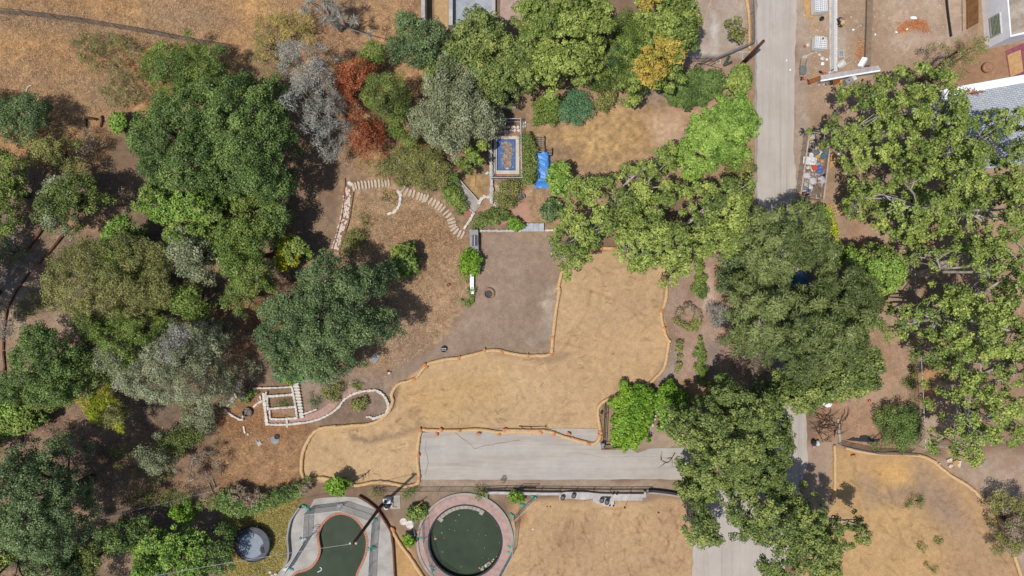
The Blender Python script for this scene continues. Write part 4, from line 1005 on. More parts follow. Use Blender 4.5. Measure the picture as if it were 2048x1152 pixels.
M_TUBE = mat('white_painted_tube', C(228,230,234), C(206,208,214), 5, .5, 0)
M_BRICKP = mat('old_brick_paving', C(186,140,118), C(150,112,94), 4, .9, .3, detail=7)
M_GRAVEL = mat('rubble_stone', C(206,190,172), C(170,150,132), 8, .95, .3)
def watermat():
    m = bpy.data.materials.new('stagnant_green_water'); m.use_nodes = True; n = m.node_tree.nodes; l = m.node_tree.links; b = n['Principled BSDF']
    b.inputs['Roughness'].default_value = .03; b.inputs['Specular IOR Level'].default_value = .3
    tc = n.new('ShaderNodeTexCoord'); z = n.new('ShaderNodeTexNoise'); z.inputs['Scale'].default_value = .7; z.inputs['Detail'].default_value = 8
    cr = n.new('ShaderNodeValToRGB'); e = cr.color_ramp.elements
    e[0].position = .3; e[0].color = (*C(58,70,52), 1); e[1].position = .7; e[1].color = (*C(70,82,62), 1)
    l.new(tc.outputs['Object'], z.inputs[0]); l.new(z.outputs[0], cr.inputs[0]); l.new(cr.outputs[0], b.inputs['Base Color'])
    z2 = n.new('ShaderNodeTexNoise'); z2.inputs['Scale'].default_value = 5; bp = n.new('ShaderNodeBump'); bp.inputs['Strength'].default_value = .03; bp.inputs['Distance'].default_value = .01
    l.new(tc.outputs['Object'], z2.inputs[0]); l.new(z2.outputs[0], bp.inputs['Height']); l.new(bp.outputs[0], b.inputs['Normal'])
    return m
M_WATER = watermat()

def V2(p): return Vector((p[0], p[1], 0))
def offset_loop(loop, d):
    """loop of world points moved outward by d"""
    n = len(loop); ar = sum(loop[i][0] * loop[(i + 1) % n][1] - loop[(i + 1) % n][0] * loop[i][1] for i in range(n)); s = 1 if ar > 0 else -1
    out = []
    for i in range(n):
        t = (V2(loop[(i + 1) % n]) - V2(loop[i - 1])).normalized(); out.append((loop[i][0] + t.y * d * s, loop[i][1] - t.x * d * s))
    return out
def strip(pts, w):
    """polygon of width w along world points"""
    L, Rr = [], []
    for i in range(len(pts)):
        t = (V2(pts[min(i + 1, len(pts) - 1)]) - V2(pts[max(i - 1, 0)])).normalized(); nn = Vector((-t.y, t.x, 0)) * w / 2
        L.append(V2(pts[i]) + nn); Rr.append(V2(pts[i]) - nn)
    return L, Rr
def wall(name, px, w, h, m, label, cat='wall', z0=-.15, parent=None, smooth=True, kind=None, px_h=0, group=None):
    """solid wall along photo points (traced along its top)"""
    pts = [W(p[0], p[1], h) for p in px]; pts = smooth_line(pts, 5) if smooth and len(pts) > 2 else pts
    L, Rr = strip(pts, w); n = len(pts); mb = MB(); vs = []
    for i in range(n): vs += [(L[i].x, L[i].y, z0), (L[i].x, L[i].y, h), (Rr[i].x, Rr[i].y, h), (Rr[i].x, Rr[i].y, z0)]
    fs = []
    for i in range(n - 1):
        a, b = 4 * i, 4 * i + 4
        fs += [(a, b, b + 1, a + 1), (a + 1, b + 1, b + 2, a + 2), (a + 2, b + 2, b + 3, a + 3)]
    fs += [(0, 1, 2, 3), (4 * n - 1, 4 * n - 2, 4 * n - 3, 4 * n - 4)]
    mb.add(vs, fs)
    return mb.build(name, m, parent, label=label, cat=cat, kind=kind, group=group)
def stonewall(px, w, h, label, m=None, seed=0, step=.42, name='stone_wall', cat='wall', group=None):
    """dry wall of separate stones"""
    pts = [W(p[0], p[1], h) for p in px]; pts = smooth_line(pts, 6) if len(pts) > 2 else [pts[0].lerp(pts[1], k / 8) for k in range(9)]
    r = random.Random(seed); mb = MB(); acc = 0; k = 0
    for i in range(len(pts) - 1):
        a, b = pts[i], pts[i + 1]; L = (b - a).length; d = (b - a).normalized()
        while acc < L:
            s = r.uniform(.7, 1.35) * step; p = a + d * (acc + s / 2)
            mb.stone((p.x, p.y, h * .4 - .05), (s * 1.16, w * r.uniform(.75, 1.05), h * .8 + .1 + r.uniform(-.02, .02)), math.atan2(d.y, d.x) + r.uniform(-.08, .08), seed * 97 + k, 8, .06, .985)
            acc += s; k += 1
        acc -= L
    return mb.build(name, m or M_STONE, label=label, cat=cat, group=group)

def fence(name, label, px, h, postm=None, gap=2.4, mesh=True, rail=True, mid=False, pr=.025, cat='fence', pitch=.16, rr=.02, wire=.004, group=None, pickets=False, m2=None):
    """wire or iron fence; px traced along its foot"""
    postm = postm or M_STEEL
    base = [G(p[0], p[1]) for p in px]; root = thing(name, base[0], label, cat, group)
    tops = []; mm = MB(); rl = MB(); r2 = MB()
    for i in range(len(base) - 1):
        a, b = base[i], base[i + 1]; L = (b - a).length; n = max(1, round(L / gap)); U = Vector((0, 0, 1))
        for k in range(n + (1 if i == len(base) - 2 else 0)):
            p = a.lerp(b, k / n); p.z = float(hgt(p.x, p.y))
            MB().tube([p - U * .1, p + U * (h + .03)], pr, 6).build('post', postm, root)
        zz = lambda q: Vector((q.x, q.y, float(hgt(q.x, q.y))))
        for k in range(n):
            p, q = zz(a.lerp(b, k / n)), zz(a.lerp(b, (k + 1) / n))
            if rail:
                rl.tube([p + U * h, q + U * h], rr, 6)
                if mid: r2.tube([p + U * .12, q + U * .12], rr, 6)
            if mesh:
                D = q - p; l = D.length; c = max(2, int(l / pitch)); hh = h - .03
                nr = max(1, int(round(hh / (l / c))))
                for w0 in range(-nr, c):
                    for sgn in (1, -1):
                        s0, t0, s1, t1 = w0 / c, 0.0, (w0 + nr) / c, 1.0
                        if s0 < 0: t0 = -s0 / (s1 - s0); s0 = 0
                        if s1 > 1: t1 = t0 + (1 - t0) * (1 - s0) / (s1 - s0) if s1 > s0 else 1; s1 = 1
                        if sgn < 0: s0, s1 = 1 - s0, 1 - s1
                        mm.tube([p + D * s0 + U * (.03 + hh * t0), p + D * s1 + U * (.03 + hh * t1)], wire, 3, cap=False)
            if pickets:
                c = max(2, int((q - p).length / .13))
                for j in range(c): 
                    u = p.lerp(q, (j + .5) / c); mm.tube([u + U * .06, u + U * h], .011, 4)
    if rail:
        rl.build('rail', postm, root)
        if mid: r2.build('rail', postm, root)
    if mesh or pickets: mm.build('wire_panel' if mesh else 'picket_panel', m2 or (M_WIRE if mesh else postm), root)
    return root

def sandbags(px, label, group):
    for i, p in enumerate(px):
        g = G(*p); mb = MB()
        mb.blob((g.x - .1, g.y + .02, .09), (.42, .30, .18), i * 3, rot=i * .9); mb.blob((g.x + .12, g.y - .06, .09), (.38, .28, .17), i * 3 + 1, rot=i * 1.7 + .5)
        mb.blob((g.x, g.y, .17), (.22, .16, .10), i * 3 + 2)
        mb.build('sandbag', M_TEAL, smooth=True, label=label[i], cat='sandbag', group=group)

# ---------------------------------------------------------------- kidney pool
kin = [(p.x, p.y) for p in PX(KID)]
kout = offset_loop(kin, .24); kw_ = offset_loop(kin, .02)
root = thing('swimming_pool', (*[sum(p[i] for p in kin) / len(kin) for i in (0, 1)], 0), 'kidney shaped pool of dark green water with a red brick rim', 'pool')
mb = MB(); mb.ring(offset_loop(kin, .22), kw_, -1.3, -.02); mb.prism(offset_loop(kin, .2), -1.4, -1.3); mb.build('basin', M_GREYC, root)
mb = MB(); n = len(kin)
for i in range(n):        # each coping brick course piece
    a0, a1, b0, b1 = Vector((*kin[i], 0)), Vector((*kin[(i + 1) % n], 0)), Vector((*kout[i], 0)), Vector((*kout[(i + 1) % n], 0))
    k = max(1, int((a1 - a0).length / .21))
    for j in range(k):
        s, e = (j + .04) / k, (j + .96) / k
        q = [a0.lerp(a1, s), a0.lerp(a1, e), b0.lerp(b1, e), b0.lerp(b1, s)]
        mb.add([(p.x, p.y, z) for z in (-.06, .085) for p in q], [(4, 5, 6, 7), (0, 4, 7, 3), (1, 2, 6, 5), (0, 1, 5, 4), (2, 3, 7, 6)])
mb.build('coping', M_BRICK, root)
KIDW = MB().prism(offset_loop(kin, .1), -.52, -.34).build('water', M_WATER, kind='structure')
KD = c5((345,338),(400,333),(482,328),(530,228),(600,212),(750,203),(900,196),(1050,206),(1105,235),(1160,270),(1270,350),(1350,450),(1440,620),(1465,800),(1480,1000),(1492,1160),(1495,1500),(-150,1500),(60,1160),(120,1090),(180,1030),(228,960),(238,850),(226,700),(230,580),(262,465))
kd = [(p.x, p.y) for p in PX(KD)]
# deck: outline cut by the coping (bridged ring as two halves)
def deck_with_hole(name, outer, inner, z0, z1, m):
    import bmesh
    bm = bmesh.new()
    vo = [bm.verts.new((x, y, z1)) for x, y in outer]; vi = [bm.verts.new((x, y, z1)) for x, y in inner]
    for L in (vo, vi):
        for i in range(len(L)): bm.edges.new((L[i], L[(i + 1) % len(L)]))
    bmesh.ops.triangle_fill(bm, edges=list(bm.edges), use_beauty=True)
    for f in bm.faces:
        f.normal_update()
        if f.normal.z < 0: f.normal_flip()
    ex = [e for e in bm.edges if e.is_boundary]
    r = bmesh.ops.extrude_edge_only(bm, edges=ex)
    for v in r['geom']:
        if isinstance(v, bmesh.types.BMVert): v.co.z = z0
    me = bpy.data.meshes.new(name); bm.to_mesh(me); bm.free(); me.materials.append(m)
    o = bpy.data.objects.new(name, me); COL.objects.link(o); return tag(o, kind='structure')
M_STAINED = mat('stained_concrete', C(196,190,180), C(168,160,150), .8, .9, .15, detail=10, c3=C(210,206,200), bscale=20)
deck_with_hole('pool_deck', kd, kout, -.12, .06, M_STAINED)
# low walls either side of the deck
wall('retaining_wall', c5((347,334),(300,400),(250,480),(222,570),(205,690),(212,800),(218,900),(200,980),(165,1030)), .16, .55, M_GREYC, 'low curved kerb wall on the trampoline side of the kidney pool deck')
wall('retaining_wall', c5((1060,200),(1130,238),(1200,290),(1280,360),(1350,460),(1405,550),(1450,640),(1472,800),(1482,960),(1496,1200)), .14, .42, M_RUSTW, 'low curved brown wall on the round pool side of the kidney pool deck')
# ladder rails
rail = thing('pool_ladder', W(*c5((550,600))[0]), 'white tubular grab rails on the left rim of the kidney pool', 'ladder')
for (x, y) in ((585, 555), (575, 580), (580, 635), (570, 655)):
    a = W(*c5((x, y))[0]); d = Vector((-.42, .02, 0))
    MB().tube(smooth_line([a + Vector((0, 0, -.2)), a + Vector((0, 0, .75)), a + d * .5 + Vector((0, 0, .9)), a + d + Vector((0, 0, .75)), a + d * 1.15 + Vector((0, 0, .02))], 4), .024, 6).build('rail', M_WHITEP, rail, smooth=True)
# things in the water
MB().tube(smooth_line([W(*c5((570,1105))[0], -.31), W(*c5((610,1085))[0], -.30), W(*c5((620,1062))[0], -.30), W(*c5((600,1045))[0], -.31)], 4), .06, 6).build('foam_noodle', M_WHITEP, smooth=True, label='curved white foam noodle floating in the kidney pool', cat='pool toy')
# temporary fence round the pool
fence('temporary_fence', 'temporary wire mesh fence along the left and top of the kidney pool', c5((228,1060),(455,690),(470,350),(880,300),(1230,420)), 1.8, postm=M_TUBE, gap=3.0, mid=True, pitch=.11, wire=.005)
fence('temporary_fence', 'temporary wire mesh fence along the right side of the kidney pool', c5((1262,460),(1250,620),(1235,800),(1225,1000),(1215,1250)), 1.8, postm=M_TUBE, gap=3.0, mid=True, pitch=.11, wire=.005)
sandbags([*c5((410,310),(465,345),(385,705),(255,1062),(1262,465),(1195,825),(1250,800))], ['teal sandbag on the upper left corner of the kidney pool deck', 'teal sandbag at the foot of the upper left corner fence post by the kidney pool', 'teal sandbag midway along the left fence of the kidney pool', 'teal sandbag at the lower left end of the kidney pool fence', 'teal sandbag beside the utility pole shaft on the kidney pool deck', 'teal sandbag on the water side of the right kidney pool fence', 'teal sandbag on the outer side of the right kidney pool fence'], 'teal sandbags holding down the pool fences')
for i, (x, y, lb) in enumerate([(835, 300, 'white sandbag at the top corner of the kidney pool fence'), (405, 712, 'white sandbag paired with a teal one at the left kidney pool fence'), (195, 1062, 'white sandbag at the lower left end of the kidney pool fence')]):
    g = W(*c5((x, y))[0]); mb = MB()
    mb.blob((g.x, g.y, .12), (.55, .40, .24), i); mb.blob((g.x + .25, g.y + .1, .14), (.4, .35, .24), i + 5)
    mb.build('sandbag', M_WHITEP, smooth=True, label=lb, cat='sandbag', group='white sandbags by the kidney pool')

# ---------------------------------------------------------------- round pool
def circ(r, n=64, c=None, a0=0): c = c or RPC; return [(c.x + r * math.cos(a0 + 2 * PI * k / n), c.y + r * math.sin(a0 + 2 * PI * k / n)) for k in range(n)]
DC = W(930, 1082)
root = thing('swimming_pool', (RPC.x, RPC.y, 0), 'round pool of dark green water inside a pink brick deck', 'pool')
MB().ring(circ(RPR + .16), circ(RPR), -1.35, .10).build('pool_wall', M_DARK, root)
MB().prism(circ(RPR + .1), -1.45, -1.35).build('basin', M_GREYC, root)
mb = MB(); a0, a1 = R(57), R(143)
for k in range(12):
    s, e = a0 + (a1 - a0) * k / 12, a0 + (a1 - a0) * (k + 1) / 12 - .008
    q = [(RPC.x + r * math.cos(t), RPC.y + r * math.sin(t)) for r, t in ((3.05 if k in (0, 11) else 3.22, s), (3.05 if k in (0, 11) else 3.22, e), (3.58, e), (3.58, s))]
    mb.prism(q, -.5, -.06)
mb.build('bench', M_CONC, root)
MB().prism(circ(RPR - .01), -.6, -.38).build('water', M_WATER, kind='structure')
tag(MB().ring(circ(4.62), circ(RPR + .165), -.1, .13).build('deck', M_PINK, root))
MB().ring(circ(4.86, c=DC), circ(4.625, c=DC), -.15, .20).build('kerb', M_CONC, root)
r_ = random.Random(12)
FL = [(690,620),(585,433),(490,550),(375,565),(378,650),(405,712),(830,668),(905,682),(808,737),(900,805),(893,833),(290,690),(288,795),(385,880),(610,1055),(870,948),(470,605),(530,618),(545,500),(755,380),(1045,560),(1072,770),(1040,935),(945,965)]
for i, (x, y) in enumerate(FL):
    g = W(*c6((x, y))[0]); s = r_.uniform(.05, .11)
    MB().stone((g.x, g.y, -.365), (s, s * .8, .03), r_.random() * 3, i, 6).build('floating_scrap', [M_GRAVEL, M_WHITEP, M_PLY][i % 3], label='small pale scrap afloat alone on the round pool', cat='debris', group='scraps scattered on the round pool')
for i in range(46):
    t = r_.uniform(.35, 1) ; x = 830 + 190 * r_.random(); y = 1095 - (x - 830) * .62 + r_.uniform(-24, 26)
    g = W(*c6((x, y))[0]); s = r_.uniform(.08, .22)
    if (g - RPC).length > RPR - .1: continue
    MB().stone((g.x, g.y, -.355), (s, s * r_.uniform(.5, 1), .05), r_.random() * 3, i + 50, 6).build('floating_litter', r_.choice([M_PLY, M_TERRA, M_WHITEP, M_GRAVEL, M_ORANGE, M_TEAL]), label='bit of litter in the drift at the lower right rim of the round pool', cat='debris', group='litter drifted against the rim of the round pool')
g = W(*c6((925, 1032))[0]); MB().blob((g.x, g.y, -.33), (.22, .2, .16), 3).build('toy_ball', mat('blue_toy', C(96,160,220), C(80,140,200), 5, .4, 0), smooth=True, label='small blue ball among the litter in the round pool', cat='ball')
g = W(*c6((300, 718))[0]); MB().stone((g.x, g.y, -.34), (.3, .22, .08), .4, 4, 8).build('floating_leaf', M_PLY, label='largest tan scrap floating near the left rim of the round pool', cat='debris')
fence('temporary_fence', 'temporary wire fence on the left deck of the round pool', c6((172,480),(182,690),(290,1040),(500,1165)), 1.7, gap=2.6, mid=True, pitch=.12, postm=M_STEEL)
fence('temporary_fence', 'white railed temporary fence from the iron gate round the right side of the round pool', c6((1488,188),(1245,430),(1262,520),(1222,850),(1075,1120),(1000,1250)), 1.7, gap=2.4, mid=True, pitch=.12, postm=mat('white_painted_tube', C(228,230,234), C(206,208,214), 5, .5, 0))
sandbags([*c6((145,690),(255,1030),(283,1075),(1485,200),(1352,298),(1222,415),(1200,798),(1200,862))], ['teal sandbag on the left deck of the round pool', 'upper teal sandbag of the pair at the lower left of the round pool', 'lower teal sandbag of the pair at the lower left of the round pool', 'teal sandbag at the foot of the iron gate', 'teal sandbag midway between the iron gate and the round pool', 'teal sandbag where the fence meets the round pool kerb', 'upper teal sandbag of the pair right of the round pool', 'lower teal sandbag of the pair right of the round pool'], 'teal sandbags holding down the pool fences')

# ---------------------------------------------------------------- pump pad, poles and wire
def beam_box(mb, px, z0, z1, w, d, rot=0): g = W(*px); mb.box((g.x, g.y, (z0 + z1) / 2), (w, d, z1 - z0), rot)
sheet('pump_pad', [(770,993),(800,990),(801,1017),(782,1018)], M_CONC, .05)
root = thing('pool_pump', W(776, 1003), 'white filter box and round tank on the slab beside the kidney pool pole', 'pool equipment')
mb = MB(); beam_box(mb, (776, 998), .05, .75, .75, .5, .05); mb.build('filter_box', M_WHITEP, root, bevel=.03)
mb = MB(); beam_box(mb, (773.5, 998), .755, .80, .22, .32, .05); mb.build('hatch', M_DARK, root)
MB().lathe(W(776, 1007), [(.34, .05), (.36, .5), (.30, .7), (.14, .8), (.0, .82)], 16).build('tank', M_DARK, root, smooth=True)
MB().lathe(W(774.5, 1011.5), [(.12, .3), (.22, .32), (.24, .62), (.2, .66), (.1, .66), (.1, .6), (0, .6)], 16).build('motor_ring', M_WHITEP, root, smooth=True)
g = W(776, 1007); MB().tube(smooth_line([g + Vector((.2, .3, .3)), g + Vector((.5, .1, .35)), g + Vector((.42, -.3, .3)), g + Vector((.9, -.35, .12))], 4), .035, 6).build('pipe', M_WHITEP, root, smooth=True)

def pole(base, top, r0, r1, h, label):
    b = W(*base); t = W(top[0], top[1], h); root = thing('utility_pole', b, label, 'utility pole')
    MB().tube([b - Vector((0, 0, .3)), b.lerp(t, .5), t], [r0, (r0 + r1) / 2, r1], 12).build('shaft', M_POLE, root, smooth=True)
    return root, t
pr, pt = pole((763, 1011), (705, 1089), .17, .12, 11.6, 'tall brown utility pole rising over the kidney pool')
for dx in (-.22, .26): MB().lathe(pt + Vector((dx, .05, -.25)), [(.03, 0), (.11, .02), (.07, .07), (.11, .12), (.04, .18)], 10).build('insulator', M_WHITEP, pr, smooth=True)
MB().box(pt + Vector((.02, .05, -.28)), (.7, .09, .10)).build('bracket', M_STEEL, pr)
pole((1481, 131), (1527, 82), .20, .14, 6.6, 'brown utility pole stump leaning beside the upper road')
a = pt + Vector((-.2, 0, -.1)); b = W(200, 1172, 9.5)
MB().tube([a.lerp(b, k / 14) - Vector((0, 0, 1.6 * (k / 14) * (1 - k / 14))) for k in range(15)], .02, 5).build('overhead_wire', mat('bright_cable', C(214,214,214), C(190,190,190), 4, .4, 0, metal=.4), label='overhead wire running from the tall pole towards the trampoline corner', cat='wire')

# ---------------------------------------------------------------- trampoline
tc_ = W(511, 1083); tz = float(hgt(tc_.x, tc_.y))
tc_ = G(511, 1083); root = thing('trampoline', tc_, 'round trampoline with a grey mat and torn black skirt', 'trampoline')
def tl(prof, nm, m, smooth=True): return MB().lathe(tc_, prof, 28).build(nm, m, root, smooth=smooth)
m_mat = mat('trampoline_mat', C(146,156,168), C(132,141,152), 3, .6, .05)
m_pad = mat('trampoline_pad', C(78,82,90), C(62,66,74), 3, .6, .1)
rdt = MB(); T_ = tc_ + Vector((0, 0, .78))
loop = []
for k in range(40):
    a = 2 * PI * k / 40; q = 1.22
    if -.5 < ((a + PI) % (2 * PI)) - PI < .1: q = .92
    loop.append((T_.x - .12 + q * math.cos(a), T_.y - .12 + q * math.sin(a) * 1.02))
rdt.prism(loop, T_.z - .02, T_.z); rdt.build('mat', m_mat, root)
MB().ring([(T_.x + 1.68 * math.cos(2 * PI * k / 40), T_.y + 1.68 * math.sin(2 * PI * k / 40)) for k in range(40)], loop, T_.z - .03, T_.z + .012).build('edge_pad', m_pad, root)
MB().tube([tc_ + Vector((1.72 * math.cos(2 * PI * k / 28), 1.72 * math.sin(2 * PI * k / 28), .8)) for k in range(28)], .045, 6, closed=True).build('frame', M_DARK, root, smooth=True)
for k in range(6):
    a = 2 * PI * k / 6 + .3; p = tc_ + Vector((1.74 * math.cos(a), 1.74 * math.sin(a), 0))
    MB().tube([p - Vector((0, 0, .1)), p + Vector((0, 0, .8))], .03, 6).build('leg', M_STEEL, root, smooth=True)
mb = MB()
for k in range(40):
    a = PI * .75 + PI * 1.0 * k / 40; p = [tc_ + Vector((r * math.cos(t), r * math.sin(t), z)) for r, t, z in ((1.76, a, .78), (1.76, a + .075, .78), (1.95, a + .075, .12), (1.95, a, .12))]
    mb.add(p + [v + Vector((.0, 0, -.02)) for v in p], [(0, 1, 2, 3), (7, 6, 5, 4), (0, 4, 5, 1), (2, 6, 7, 3)])
mb.build('skirt', mat('faded_skirt', C(110,108,108), C(74,74,78), 4, .8, .2), root)
MB().box(T_ + Vector((1.0, -.55, .04)), (.3, .55, .06), .2).build('patch', M_DARK, root)

# ---------------------------------------------------------------- iron fences, gate and the concrete bench with pots
c8 = crop(1120, 960, 7.314)
fence('iron_fence', 'black iron fence along the south edge of the driveway verge', [(968,977),(1010,976),(1120,977),(1220,978.5),(1300,978)], 1.05, M_BLACK, gap=2.0, mesh=False, pickets=True, mid=True, rr=.03)
fence('wire_fence', 'low dark wire fence between the straw roll and the round pool', [(762,976),(800,978),(880,977),(968,977)], .9, M_BLACK, gap=2.2, mesh=True, pitch=.2, rr=.02)
wall('garden_wall', [(1299,982),(1330,985),(1362,990),(1384,991)], .22, .5, M_BLACK, 'low black topped wall at the right end of the iron fence')
wall('garden_wall', [(1298,984.5),(1330,988.5),(1360,993),(1362,994)], .20, .28, M_CONC, 'low grey footing under the black topped wall')
fence('iron_gate', 'open black iron gate on the driveway verge above the teal sandbag', [(1038,974),(1071,974)], 1.5, M_BLACK, gap=1.7, mesh=False, pickets=True, mid=True, rr=.03, cat='gate')
wall('retaining_wall', [(974,986),(1000,986),(1040,987),(1085,988),(1122,988)], .26, .45, M_CONCW, 'pale concrete wall between the round pool and the potted bench')
wall('retaining_wall', [(973,986),(973,1000)], .22, .5, M_CONC, 'short concrete return wall at the top of the round pool', smooth=False)
BN = c8((-10,193),(60,180),(170,168),(350,170),(480,190),(620,203),(900,206),(1228,207),(1228,168),(1262,168),(1262,250),(1205,262),(1205,302),(792,300),(792,392),(640,380),(480,322),(480,272),(345,290),(100,272),(30,292),(-10,284))
MB().prism(PX(BN, .35), -.1, .35).build('concrete_bench', M_CONCW, label='pale stepped concrete bench with dark pots along the fence', cat='bench')
tri = c8((615,238),(752,240),(728,292)); MB().prism(PX(tri, .37), .30, .375).build('floor_hatch', M_DARK, label='dark triangular recess on the concrete bench', cat='hatch')
for i, ((x, y), lb) in enumerate([((35, 250), 'black pot at the left end of the concrete bench'), ((195, 222), 'black pot alone on the curved part of the concrete bench'), ((605, 287), 'larger black pot beside the triangular recess'), ((680, 315), 'smaller black pot right of the larger one by the recess')]):
    g = W(*c8((x, y))[0], .36); rt = thing('plant_pot', g, lb, 'pot', 'black pots on the concrete bench')
    MB().lathe(g, [(.16, -.0), (.22, .32), (.235, .32), (.235, .36), (.19, .36), (.18, .28), (0, .28)], 18).build('pot', M_DARK, rt, smooth=False)
    MB().lathe(g, [(.175, .2), (.17, .315), (0, .33)], 14).build('soil', mat('pot_soil', C(150,126,112), C(110,88,76), 9, .95, .3), rt)
for i, (x, y, lb) in enumerate([(945, 402, 'small black lamp head lying on the dirt below the bench'), (728, 370, 'black knob near the right corner of the bench'), (783, 375, 'black knob at the bench corner edge'), (780, 200, 'first black knob on the back of the bench'), (832, 205, 'second black knob on the back of the bench')]):
    g = W(*c8((x, y))[0], .36 if i else 0); MB().blob((g.x, g.y, g.z + .06), (.2, .17, .14), i).build('black_lamp', M_DARK, smooth=True, label=lb, cat='fitting')
g0, g1 = G(*c8((985, 235))[0], .37), G(*c8((948, 400))[0], .03)
MB().tube(smooth_line([g0, g0.lerp(g1, .4) + Vector((.1, 0, -.1)), g1], 5), .018, 5).build('cable', M_BLACK, label='black cable hanging from the bench to the lamp head on the dirt', cat='cable')
# fence and gate beside the vivid vines
fence('iron_fence', 'black iron fence between the straw roll and the vivid vines', [(1210,806),(1209,830),(1207,870),(1206,889)], 1.3, M_BLACK, gap=1.4, mesh=False, pickets=True, mid=True, rr=.035)
fence('iron_gate', 'black iron gate leaf standing across the driveway edge', [(1205,890),(1238,887)], 1.6, M_BLACK, gap=1.7, mesh=False, pickets=True, mid=True, rr=.04, cat='gate')
g = W(1204.5, 888); mb = MB(); mb.box((g.x, g.y, .35), (.28, .35, .7)); mb.box((g.x, g.y, .73), (.34, .41, .08)); mb.build('gate_motor', M_GREYC, label='grey gate motor box at the foot of the gate', cat='gate motor')

# ---------------------------------------------------------------- spa enclosure
sp0 = [(p.x, p.y) for p in PX(SPA)]
cx_, cy_ = (sp0[0][0] + sp0[1][0]) / 2, (sp0[0][1] + sp0[2][1]) / 2
def rect(x0, y0, x1, y1): return [(x0, y0), (x1, y0), (x1, y1), (x0, y1)]
def spread(pl, n=8): return [tuple(Vector((*pl[i], 0)).lerp(Vector((*pl[(i + 1) % 4], 0)), k / n)[:2]) for i in range(4) for k in range(n)]
root = thing('spa_pool', (cx_, cy_, 0), 'rectangular spa with a blue leaf covered pool and pale rim', 'pool')
rim = [(p.x, p.y) for p in PX([(988.5,272.5),(1038.5,272.5),(1038.5,348.5),(986.5,348.5)])]
MB().ring(spread(rim), spread(sp0), -.1, .16).build('rim', mat('cream_coping', C(226,216,196), C(204,192,172), 2, .85, .1), root)
MB().ring(spread(offset_loop(sp0, .08)), spread(offset_loop(sp0, -.004)), -.7, .10).build('liner', mat('blue_liner', C(74,112,170), C(56,90,148), 2, .5, .05), root)
MB().prism(offset_loop(sp0, .05), -.8, -.7).build('basin', M_GREYC, root)
m_bw = mat('spa_cover_water', C(92,124,176), C(72,104,158), 1.2, .25, .1, spec=.5)
MB().prism(offset_loop(sp0, -.002), -.5, -.10).build('pool_cover', m_bw, root)
mb = MB(); r_ = random.Random(8)
for i in range(520):
    u, v_ = r_.gauss(0, .42), r_.uniform(-1, 1)
    x = cx_ + .10 + u * .62 + .08 * math.sin(v_ * 5); y = cy_ + v_ * 1.32
    if abs(x - cx_) > .8: continue
    mb.stone((x, y, -.085 + r_.uniform(0, .04)), (r_.uniform(.08, .2), r_.uniform(.05, .12), .012), r_.random() * 3, i, 5)
lf = mb.build('fallen_leaves', mat('dry_leaves', C(200,176,146), C(146,116,92), 3, .9, .2, detail=2), root); lf['kind'] = 'stuff'
MB().prism(PX(c3((268,820),(298,822),(298,830),(268,828)), -.07), -.085, -.07).build('skimmer_label', M_WHITEP, root)
deck_with_hole('brick_paving', [(p.x, p.y) for p in PX(c3((150,440),(430,440),(442,470),(442,880),(432,935),(128,935),(130,880),(140,480)))], offset_loop(rim, .01), -.1, .03, M_BRICKP)
mb = MB()
for i in range(16):
    x = 140 + (i % 8) * 36 + (i * 37 % 17); y = 385 + (i // 8) * 40 + (i * 53 % 13); g = W(*c3((x, y))[0])
    mb = MB().stone((g.x, g.y, .06), (.36, .3, .16), i, i, 7); mb.build('garden_stone', M_STONE, label='pale boulder in the row at the north end inside the spa fence', cat='stone', group='boulders at the north end of the spa')
fence('temporary_fence', 'rectangular chain link fence enclosing the leaf covered spa', c3((125,335),(425,335),(430,640),(438,940),(125,940),(120,620),(125,335)), 1.4, gap=2.0, mid=True, pitch=.12, postm=M_TUBE, rr=.03)
stonewall([(981,300),(982,330),(983,365),(983,402)], .46, .5, 'long white stone wall left of the spa fence', M_CONCW, 3, .5)
stonewall([(995,372),(997,385),(994,400),(990,410)], .5, .15, 'strip of pale flat stones right of the white stone wall', M_STONE, 5, .5, 'stone_edging', 'edging')
sheet('terrace_slab', [(940,372),(950,350),(951,373)], M_PLY, .05)
stonewall([(957,408),(964,396),(975,394),(985,402)], .36, .3, 'curved pale stone edge at the foot of the white wall', M_STONE, 6, .4)
for i, (x, y, rt, lb) in enumerate([(1049, 247, .5, 'upper white sandbag at the corner of the spa fence'), (1048, 254, -.3, 'lower white sandbag at the corner of the spa fence'), (974, 347, .2, 'white sandbag left of the white stone wall'), (1041, 314, 1.1, 'white sandbag midway along the right side of the spa fence'), (989, 256, -.8, 'pale sandbag inside the top left corner of the spa fence')]):
    g = W(x, y); mb = MB(); mb.blob((g.x, g.y, .1), (.42, .26, .2), i, rot=rt); mb.blob((g.x + .1, g.y + .1, .14), (.24, .2, .16), i + 9); mb.build('sandbag', M_WHITEP, smooth=True, label=lb, cat='sandbag', group='white sandbags round the spa')
